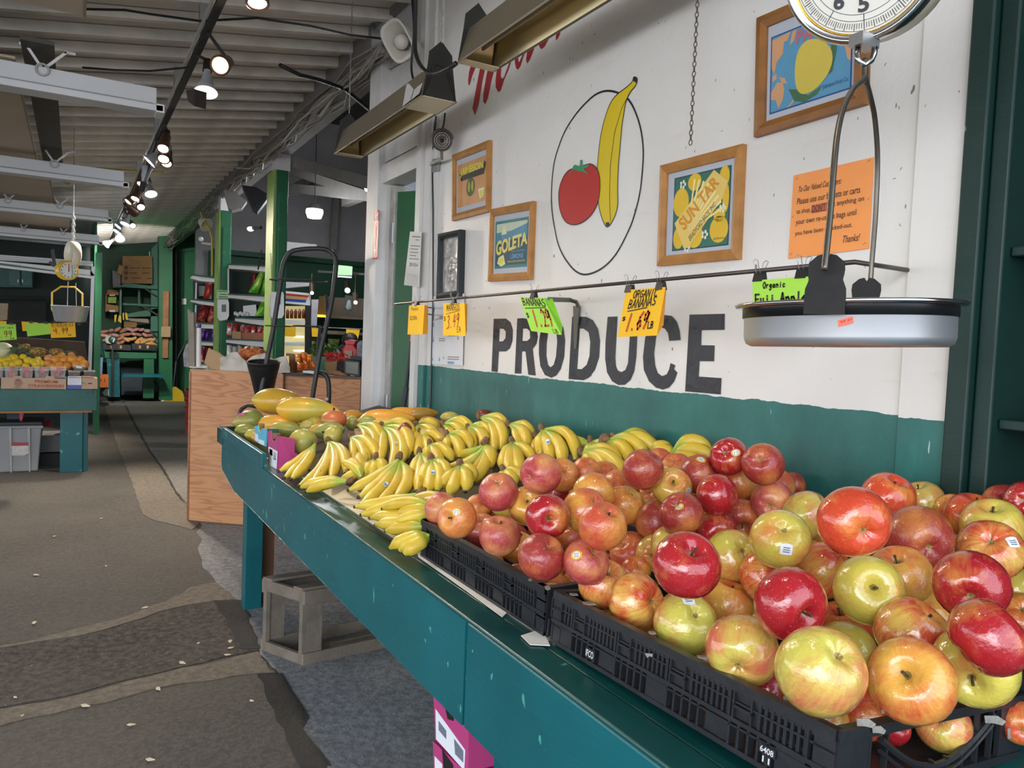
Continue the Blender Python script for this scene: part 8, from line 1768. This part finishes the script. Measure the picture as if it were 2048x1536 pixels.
for i, x in enumerate((452, 463, 474, 487, 499, 509)): bag([(x + 2, 690 + (i % 2) * 3), (x + 12, 691 + (i % 3) * 2), (x + 13, 736), (x, 735)], dR, 'clear', 'pale clear wrapped bag hanging on the lowest right shelf, ' + ['leftmost', 'second from the left', 'third from the left', 'third from the right', 'second from the right', 'rightmost'][i])
bag([(413, 562), (425, 563), (423, 598), (406, 597)], dL, 'redw', 'red and white snack bag on the top of the narrow shelf')
bag([(402, 610), (420, 611), (410, 645), (390, 642)], dL, 'red', 'dark red snack bag at the left of the narrow shelf')
bag([(421, 613), (430, 614), (428, 646), (413, 645)], dL, 'red', 'dark red snack bag at the right of the narrow shelf')
for i, (x, w_) in enumerate(((388, 12), (400, 10), (409, 8), (420, 13))): bag([(x + 3, 656 + i), (x + w_ + 3, 655 + i), (x + w_, 681), (x, 680)], dL, 'purple', 'purple snack bag on the narrow shelf, ' + ['leftmost', 'second from the left', 'third from the left', 'rightmost'][i])
for i, (x, k_) in enumerate(((384, 'clear'), (396, 'redw'), (408, 'dkred'), (418, 'dkred'))): bag([(x + 2, 692), (x + 13, 694), (x + 12, 729), (x, 728)], dL, k_, ['pale snack bag at the lower left of the narrow shelf', 'red and white snack bag low on the narrow shelf behind the white pole', 'dark red snack bag low on the narrow shelf', 'dark red snack bag low at the right end of the narrow shelf'][i])
tag(pq('white_card', [(397, 572), (410, 572), (408, 592), (398, 592)], dL + .1, .01, M_METALW), 'white card behind the top bag of the narrow shelf', 'card')
# dispensers, sign
def dispenser(px, d, label):
 t = thing('soap_dispenser', label, 'dispenser', at((px[0] + px[2]) / 2, px[3], d=d)); x0, y0, x1, y1 = px; w = x1 - x0
 pq('housing', [(x0 + 2, y0), (x1 - 3, y0), (x1, y0 + 5), (x1, y1 - 8), (x1 - 4, y1 - 1), (x0 + 6, y1), (x0, y1 - 6), (x0, y0 + 5)], d, .12, M_METALW, t, bevel=.008)
 pq('window', [(x0 + w * .38, y0 + 9), (x0 + w * .75, y0 + 9), (x0 + w * .75, y0 + 24), (x0 + w * .38, y0 + 24)], d - .004, .004, P('dispenser_window', '#5c6468', .3), t)
dispenser((434, 600, 458, 640), 9.0, 'white soap dispenser fixed to the second green post'); dispenser((540, 585, 568, 637), 6.95, 'white towel dispenser fixed to the first green post')
o = pq('notice_card', [(434, 580), (459, 581), (459, 597), (433, 597)], 8.95, .005, P('card_palegreen', '#a8d0a0', .7, var=.03)); tag(o, 'pale green notice card between the snack shelves', 'sign')
for y, a, b in ((583, 436, 457), (589, 440, 453), (594, 438, 456)): pq('print_line', [(a, y - 1), (b, y - .6), (b, y + .6), (a, y + .4)], 8.94, .002, M_INK, o)
# loudspeaker, lamp and cables on the posts
spk = thing('loudspeaker', 'black box loudspeaker hanging from the beam beside the first green post', 'speaker', at(510, 400, d=7.6)); pq('cabinet', [(484, 370), (512, 374), (536, 388), (514, 414), (505, 416)], 7.6, .22, P('speaker_black', '#15161a', .6), spk); pq('grille', [(505, 417), (535, 391), (533, 400), (515, 424)], 7.58, .2, P('speaker_grille', '#22242a', .6), spk)
tag(pq('duct', [(447, 380), (462, 378), (494, 402), (484, 416), (464, 421), (457, 416)], 8.6, .2, P('duct_white', '#9c9a98', .6)), 'dull white angled duct under the beam', 'duct')
hs = thing('horn_speaker', 'cream horn loudspeaker on the second green post', 'speaker', at(420, 450, d=9.4)); Ch = at(413, 450, d=9.3); MB().lathe([(.03, -.12), (.05, -.1), (.07, -.03), (.09, 0), (.085, .006), (.03, -.04)], 20, Matrix.Translation(Ch) @ Matrix.Rotation(math.radians(125), 4, 'X') @ Matrix.Rotation(.5, 4, 'Y')).build('horn', M_SPK, hs, smooth=True)
tag(MB().tube([at(401, 425, d=9.3), at(408, 443, d=9.3), at(419, 460, d=9.3), at(424, 475, d=9.3), at(424, 552, d=9.3)], .012, 6).build('yellow_pipe', P('yellow_cord', '#b7a23c'), None), 'yellow cord running down the second green post', 'cable')
lw = thing('clamp_lamp', 'small lit clamp lamp beside the first green post', 'lamp', at(505, 458, d=7.6)); MB().ell(at(501, 458, d=7.6), .035, .03, .025, seg=10, rings=6).build('bulb', glow('bulb_soft', '#f4efe0', 1.2), lw, smooth=True); MB().tube([at(505, 457, d=7.6), at(522, 455, d=7.5)], .016).build('socket', M_LB, lw)
lw = thing('clamp_lamp', 'small clamp lamp arm on the second green post', 'lamp', at(405, 480, d=9.5)); MB().ell(at(402, 478, d=9.5), .03, .03, .03, seg=10, rings=6).build('bulb', M_METALW, lw, smooth=True); MB().tube([at(404, 486, d=9.5), at(424, 489, d=9.5)], .014).build('arm', M_SPK, lw)
tag(MB().tube(smooth([at(523, 500, d=7.1), at(519, 520, d=7.1), at(516, 540, d=7.1), at(524, 510, d=7.1)], 3, False), .006, 5).build('loose_wire', M_BLACK), 'thin loose wires hanging on the yellow green side of the first post', 'cable')
# == INNER ROOM
gl = glow('bell_glow', '#ffffff', 9)
for (x, y, d_, lab) in ((629, 425, 9.5, 'glowing bell shaped ceiling lamp hanging in the inner room, lower one'), (744, 371, 8.4, 'glowing bell shaped ceiling lamp beside the white post, higher one')):
 t = thing('bell_lamp', lab, 'lamp', at(x, y, d=d_)); kx = d_ / FPX; c = at(x, y, d=d_)
 MB().lathe([(10 * kx, 9 * kx), (16 * kx, 6 * kx), (17 * kx, 0), (13 * kx, -11 * kx), (.001, -13 * kx)], 20, Matrix.Translation(c)).build('globe', gl, t, smooth=True); MB().lathe([(.001, 17 * kx), (9 * kx, 16 * kx), (15 * kx, 8 * kx), (16 * kx, 6 * kx)], 20, Matrix.Translation(c)).build('cap', P('cap_grey', '#5a5756', .5), t, smooth=True)
 MB().tube([c + Vector((0, 0, 16 * kx)), Vector((c.x, c.y, 5.2))], .006, 5).build('cord', M_BLACK, t)
 pl_ = bpy.data.lights.new('bell_light', 'POINT'); pl_.energy = 38; pl_.color = (.92, .95, 1); pl_.shadow_soft_size = .12; po = bpy.data.objects.new('bell_light', pl_); COL.objects.link(po); po.location = c - Vector((0, 0, .16))
for pts, d_, lab in (([(571, 483), (634, 489), (632, 495), (570, 502), (569, 495)], 11.5, 'white boxed shelf high on the green cupboards behind the arch stand'), ([(568, 561), (627, 566), (626, 571), (566, 577)], 11.5, 'white wedge shelf lower behind the arch stand')): tag(pq('wall_shelf', pts, d_, .25, M_METALW), lab, 'shelf')
o = pq('notice_card', [(677, 530), (705, 533), (704, 551), (675, 550)], 10.5, .01, P('card_palegreen', '#a8d0a0')); tag(o, 'pale green notice card hanging near the white post in the inner room', 'sign')
tag(pq('card_rail', [(674, 551), (704, 553), (703, 556), (674, 554)], 10.5, .03, M_METALW), 'white rail under the pale green card of the inner room', 'rail')
co = thing('drinks_cooler', 'white glass front drinks cooler with a striped header behind the stand', 'cooler', at(592, 740, d=11))
dC = 11
pq('cabinet_frame', [(560, 583), (622, 588), (619, 862), (558, 862)], dC + .25, .5, P('cooler_dark', '#1c1e20', .6), co)
hd = pq('header', [(562, 581), (622, 587), (621, 611), (568, 606), (562, 606)], dC, .2, M_METALW, co)
for pts, m in (([(568, 586), (619, 591), (615, 595), (570, 591)], P('stripe_red', '#a8242c', .4, var=0)), ([(570, 591), (615, 595), (613, 600), (570, 597)], P('stripe_gold', '#a8905a', .4, var=0)), ([(570, 597), (613, 600), (611, 605), (570, 602)], P('stripe_blue', '#1f3f9a', .4, var=0))): pq('stripe', pts, dC - .01, .01, m, hd)
pq('lit_back', [(560, 612), (610, 612), (609, 735), (560, 735)], dC + .2, .02, glow('cooler_lit', '#c9bd8a', .45), co)
for y in (640, 684, 728): pq('shelf', [(560, y), (618, y + 1), (618, y + 8), (560, y + 7)], dC - .02, .25, M_METALW, co)
for y in (672, 700): pq('light_strip', [(586, y), (608, y), (608, y + 3), (588, y + 3)], dC + .1, .02, glow('strip_glow', '#f2ecae', 1.6), co)
for i in range(5):
 c = at(575 + i * 8, 637, d=dC); t = tag(MB().lathe([(.001, 0), (.024, 0), (.026, .10), (.012, .125), (.010, .135), (.001, .135)], 12, Matrix.Translation(c)).build('sauce_bottle', P('bottle_amber', '#7a3a18', .25, var=.25, scale=30), None, smooth=True), 'amber bottle in the top row of the drinks cooler, %s from the left' % ['first', 'second', 'third', 'fourth', 'fifth'][i], 'bottle', 'amber bottles in the drinks cooler')
pq('side_column', [(611, 612), (622, 612), (620, 735), (609, 735)], dC - .05, .2, M_BLACK, co)
tag(pq('white_board', [(623, 599), (637, 599), (633, 656), (622, 655)], 10.9, .05, P('panel_lilac', '#a9a7b2', .6)), 'pale lilac white upright panel right of the cooler', 'panel')
tag(pq('tan_board_lit_end', [(638, 592), (660, 593), (655, 632), (634, 630)], 12.3, .9, P('tan_orange_lit', '#7d6136', .7)), 'tan back wall board end, coloured as lit orange, behind the cooler edge', 'board')  # orange light on the tan board, put into its colour
tag(pq('tan_wall_board', [(658, 594), (740, 598), (740, 635), (655, 632)], 12.35, .9, P('tan_grey', '#7a6f60', .7)), 'wide grey tan board on the back wall left of the white post', 'board')
tag(pq('lit_rail', [(634, 629), (652, 630), (652, 634), (634, 633)], 12.1, .3, glow('rail_glow', '#ffd23a', 1.0)), 'short lit yellow rail, its light given as glow, under the lit board', 'rail')  # lit counter line, its light given as a weak glow
tag(pq('pale_rail', [(656, 631), (740, 636), (740, 640), (656, 636)], 12.0, .4, P('pale_rail', '#8a7e64', .5)), 'long pale rail under the grey tan board', 'rail')
tag(pq('lower_rail', [(655, 661), (740, 666), (740, 671), (655, 668)], 11.8, 1.4, P('lower_rail', '#86775c', .5)), 'pale lower rail crossing behind the yellow cards', 'rail')
tag(MB().tube([at(556, 651, d=10), at(742, 659, d=10)], .005, 5).build('card_wire', M_ROD), 'thin wire across the inner room holding the yellow cards', 'wire')
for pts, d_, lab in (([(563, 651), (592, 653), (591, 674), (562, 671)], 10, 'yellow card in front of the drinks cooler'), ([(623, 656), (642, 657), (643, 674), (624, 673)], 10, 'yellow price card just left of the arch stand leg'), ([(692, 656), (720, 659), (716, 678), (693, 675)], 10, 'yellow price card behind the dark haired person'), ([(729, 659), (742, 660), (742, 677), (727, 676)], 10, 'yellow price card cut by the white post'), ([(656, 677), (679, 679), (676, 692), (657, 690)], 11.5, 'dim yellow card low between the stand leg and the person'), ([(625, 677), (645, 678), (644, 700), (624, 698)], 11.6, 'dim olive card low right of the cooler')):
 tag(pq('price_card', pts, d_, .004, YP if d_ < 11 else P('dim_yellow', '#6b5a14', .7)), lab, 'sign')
for x, y, r_, g_, lab in ((695, 581, 5, 6, 'bright spotlight under the pale green card in the inner room'), (711, 605, 3.5, 4, 'small warm spotlight right of the hanging white shade'), (624, 586, 3, 2.5, 'tiny orange spotlight above the cooler header')):
 t = thing('room_spotlight', lab, 'lamp', at(x, y, d=10.8)); c = at(x, y, d=10.8); kx = 10.8 / FPX
 MB().ell(c, r_ * kx * 1.1, r_ * kx * .7, r_ * kx, seg=12, rings=8).build('bulb', glow('spot_glow', '#fff3c8', 7), t, smooth=True); MB().tube([c + Vector((0, .02, r_ * kx)), c + Vector((0, .03, .14))], .035, 10).build('shade', M_BRZ, t); MB().tube([c + Vector((0, .03, .14)), Vector((c.x, c.y + .03, at(x, 546, d=10.7).z))], .008).build('arm', M_BRZ, t)
tag(MB().bar(at(636, 543, d=10.7), at(740, 549, d=10.7), .03).build('inner_track', M_BLACK), 'black lighting track high in the inner room', 'track')
tag(MB().lathe([(.02, .10), (.05, 0), (.03, -.03)], 12, Matrix.Translation(at(698, 615, d=10.5))).build('pendant_lamp', P('shade_grey', '#8f9a9a', .5), None, smooth=True), 'small grey white hanging shade below the bright spotlight', 'lamp');
tag(pq('dark_box', [(690, 590), (706, 592), (705, 622), (689, 618)], 10.9, .1, M_BLACK), 'black upright box behind the small hanging shade', 'box')
# things on and behind the counter
ws_ = on(0, 0, -.25, 'wooden_stand', P('stand_wood', '#8a5f3c', .6, var=.15), [(572, 706), (590, 708), (590, 712), (588, 750), (578, 750), (578, 712), (572, 712)], 'small brown wooden stand on the counter left of the orange bags', 'stand', .15)
for i, (x, y) in enumerate(((590, 708), (602, 704), (613, 708), (620, 722), (606, 722), (594, 724))): bag([(x, y), (x + 13, y + 1), (x + 12, y + 18), (x + 1, y + 17)], 5.35 - i * .02, 'orange', 'orange snack bag on the counter, ' + ['back left', 'back middle', 'back right', 'front right', 'front middle', 'front left'][i], .05)
tag(pq('produce_bin', [(616, 712), (684, 716), (684, 960), (616, 955)], 7.1, .7, M_GREEN), 'green produce bin behind the counter holding the leafy greens', 'bin')
M_GRNS = P('leaf_greens', '#4a6a2a', .6, var=.4, scale=30)
mb = MB()
for i in range(130):
 c = at(625 + rr.random() * 48, 684 + rr.random() * 30, d=7.2 + rr.random() * .3); dv = Vector((rr.uniform(-1, 1), rr.uniform(-1, 1), rr.uniform(-.2, 1))).normalized() * .035; s = dv.cross(Vector((.3, 1, .2))).normalized() * .014; mb.add([c - dv, c + s, c + dv, c - s], [(0, 1, 2, 3)])
tag(mb.build('leafy_greens', M_GRNS), 'heap of leafy greens on the display behind the counter', 'greens', kind='stuff')
on(0, 0, -.3, 'brown_carton', M_CARD, [(650, 725), (674, 722), (673, 752), (651, 750)], 'brown carton of red ribbons on the counter', 'box', .15)
M_TIN = P('red_tinsel', '#c42a30', .4, var=.2)
mb = MB()
for i in range(160):
 c = cnt(650 + rr.random() * 45, 706 + rr.random() * 16, -.35 - rr.random() * .1); dv = Vector((rr.uniform(-1, 1), rr.uniform(-1, 1), rr.uniform(-.6, 1))).normalized() * .022; s = dv.cross(Vector((.3, 1, .2))).normalized() * .004; mb.add([c - dv, c + s, c + dv, c - s], [(0, 1, 2, 3)])
tag(mb.build('red_ribbons', M_TIN), 'tangle of red ribbon heaped over the carton on the counter', 'ribbon', kind='stuff')
gbg = thing('gift_bag', 'red tied gift bag with a printed label on the counter', 'bag', cnt(698, 718, -.4)); MB().prism([cnt(x, y, -.4) for x, y in ((685, 698), (693, 690), (708, 690), (714, 700), (712, 722), (688, 722))], -cn * .08).build('bag_body', M_TIN, gbg, bevel=.01); MB().prism([cnt(x, y, -.4) for x, y in ((692, 690), (689, 682), (698, 679), (711, 681), (708, 690))], -cn * .06).build('bag_top', M_TIN, gbg); MB().prism([cnt(x, y, -.39) for x, y in ((689, 701), (704, 702), (704, 717), (689, 716))], -cn * .005).build('label', P('bag_label', '#a89a80', .7, var=.15), gbg)
on(0, 0, -.35, 'patterned_bag', P('patterned_grey', '#6f7078', .5, var=.6, scale=22), [(714, 688), (720, 681), (737, 681), (737, 720), (713, 716)], 'grey patterned cloth bag beside the white post', 'bag', .15)
on(0, 0, -.2, 'black_bag', P('black_shiny_bag', '#20232b', .25, var=.6, scale=18), [(674, 727), (680, 722), (690, 722), (690, 742), (678, 743), (673, 736)], 'shiny black bag left of the scale display', 'bag', .1)
sd_ = thing('scale_display', 'black customer display screen on a short foot on the counter', 'display', cnt(702, 756, -.12)); MB().prism([cnt(x, y, -.12) for x, y in ((689, 720), (720, 722), (719, 752), (689, 747))], -cn * .04).build('housing', M_BLACK, sd_, bevel=.004); MB().prism([cnt(x, y, -.117) for x, y in ((691, 723), (717, 725), (716, 749), (691, 745))], -cn * .004).build('screen', P('screen_olive', '#5f6455', .25, var=.05), sd_); MB().prism([cnt(x, y, -.13) for x, y in ((701, 750), (710, 751), (710, 759), (700, 758))], -cn * .03).build('foot', M_METALW, sd_)
on(0, 0, -.3, 'cash_register', P('register_dark', '#2c2e31', .5), [(700, 712), (738, 714), (738, 740), (722, 738), (720, 722), (702, 720)], 'dark grey cash register behind the display screen', 'register', .2)
on(0, 0, -.14, 'wood_tray', P('tray_wood', '#a0744a', .6, var=.15), [(661, 741), (676, 742), (705, 755), (704, 758), (660, 746)], 'flat wooden board lying on the counter under the display', 'board', .1)
on(0, 0, -.1, 'tape_roll', P('tape_yellow', '#b09a4a', .5), ucircle(727, 752, 3.5, 3.5, 12), 'small roll of yellow tape on the counter by the white post', 'tape', .03)
# -- person bending behind the counter
pe = at(703, 697, d=10.2);
pn = thing('person', 'person with black hair bending over behind the counter in a black and white patterned top', 'person', (pe.x, pe.y, 0))
rt = Vector((_X.x, _Y.x, 0)).normalized(); awv = away(703, 660)
J = {'pel': pe + awv * .45 + Vector((0, 0, -.40)), 'sp': pe + awv * .28 + Vector((0, 0, -.16)), 'ch': pe + awv * .10 + rt * -.05 + Vector((0, 0, -.03)), 'nk': pe - awv * .02 + rt * -.02 + Vector((0, 0, .06)), 'hd': pe - awv * .08 + rt * -.01 + Vector((0, 0, .11)), 'ht': pe - awv * .16 + rt * 0 + Vector((0, 0, .10)),
     'sl': pe + awv * .05 + rt * -.20 + Vector((0, 0, -.06)), 'el': pe - awv * .02 + rt * -.26 + Vector((0, 0, -.32)), 'wl': pe - awv * .22 + rt * -.18 + Vector((0, 0, -.42)), 'sr': pe + awv * .05 + rt * .18 + Vector((0, 0, -.06)), 'er': pe + awv * -.02 + rt * .26 + Vector((0, 0, -.32)), 'wr': pe - awv * .22 + rt * .16 + Vector((0, 0, -.42))}
for s, n_ in ((-1, 'l'), (1, 'r')):
 J['hp' + n_] = J['pel'] + rt * s * .10 + Vector((0, 0, -.06)); J['kn' + n_] = Vector((J['hp' + n_].x, J['hp' + n_].y, .50)) - awv * .03; J['an' + n_] = Vector((J['hp' + n_].x, J['hp' + n_].y, .08)); J['to' + n_] = Vector((J['hp' + n_].x, J['hp' + n_].y, .05)) - awv * .18
ks = list(J); E_ = [('pel', 'sp'), ('sp', 'ch'), ('ch', 'nk'), ('nk', 'hd'), ('hd', 'ht'), ('ch', 'sl'), ('sl', 'el'), ('el', 'wl'), ('ch', 'sr'), ('sr', 'er'), ('er', 'wr')] + [(a + n_, b + n_) for n_ in 'lr' for a, b in (('hp', 'kn'), ('kn', 'an'), ('an', 'to'))] + [('pel', 'hpl'), ('pel', 'hpr')]
RD = {'pel': .15, 'sp': .14, 'ch': .15, 'nk': .055, 'hd': .095, 'ht': .085, 'sl': .07, 'el': .048, 'wl': .032, 'sr': .07, 'er': .048, 'wr': .032, 'hpl': .10, 'hpr': .10, 'knl': .065, 'knr': .065, 'anl': .045, 'anr': .045, 'tol': .04, 'tor': .04}
me = bpy.data.meshes.new('body'); base_ = Vector((pe.x, pe.y, 0)); me.from_pydata([J[k] - base_ for k in ks], [(ks.index(a), ks.index(b)) for a, b in E_], []); bo = bpy.data.objects.new('body', me); COL.objects.link(bo); bo.parent = pn
sk = bo.modifiers.new('skin', 'SKIN'); sk.use_smooth_shade = True
if not me.skin_vertices:
 me.attributes.new('skin', 'FLOAT_VECTOR', 'POINT') if False else None
try:
 for i, k in enumerate(ks): me.skin_vertices[0].data[i].radius = (RD[k], RD[k]); me.skin_vertices[0].data[i].use_root = (k == 'pel')
except Exception as ex: print('skin', ex)
bo.modifiers.new('sub', 'SUBSURF').render_levels = 2
mt_ = NT('patterned_top'); v_ = mt_.co(); mt_.col(mt_.ramp(mt_.noise(v_, 12, 3, .6), [(.53, lin('#1b1c22')), (.58, lin('#b4b6be'))])); mt_.b.inputs['Roughness'].default_value = .8; me.materials.append(mt_.m)
hc = (J['hd'] + J['ht']) / 2 + Vector((0, 0, .01)); M_HAIR = P('black_hair', '#0c0b0d', .5, var=.1)
MB().ell(hc, .125, .13, .115, None, 20, 14).build('hair', M_HAIR, pn, smooth=True)
MB().tube([hc + rt * .05, hc + rt * .10 + Vector((0, 0, -.10)), hc + rt * .11 + Vector((0, 0, -.2))], [.09, .07, .03], 10).build('hair', M_HAIR, pn, smooth=True)
M_SKIN = P('skin', '#a8775a', .5, var=.05)
for s, k in ((-1, 'wl'), (1, 'wr')):
 w_ = J[k]; fwd = -awv; MB().ell(w_ + fwd * .045, .035, .045, .018, None, 10, 6).build('palm', M_SKIN, pn, smooth=True)
 for f_ in range(4): b_ = w_ + fwd * .08 + rt * (f_ - 1.5) * .018; MB().tube([b_, b_ + fwd * (.035 + .006 * (1.5 - abs(f_ - 1.5))), b_ + fwd * .05 + Vector((0, 0, -.025))], [.009, .008, .006], 6).build('finger', M_SKIN, pn, smooth=True)
 b_ = w_ + fwd * .03 - rt * s * .03; MB().tube([b_, b_ - rt * s * .02 + fwd * .03, b_ - rt * s * .02 + fwd * .05 + Vector((0, 0, -.015))], [.011, .009, .007], 6).build('thumb', M_SKIN, pn, smooth=True)
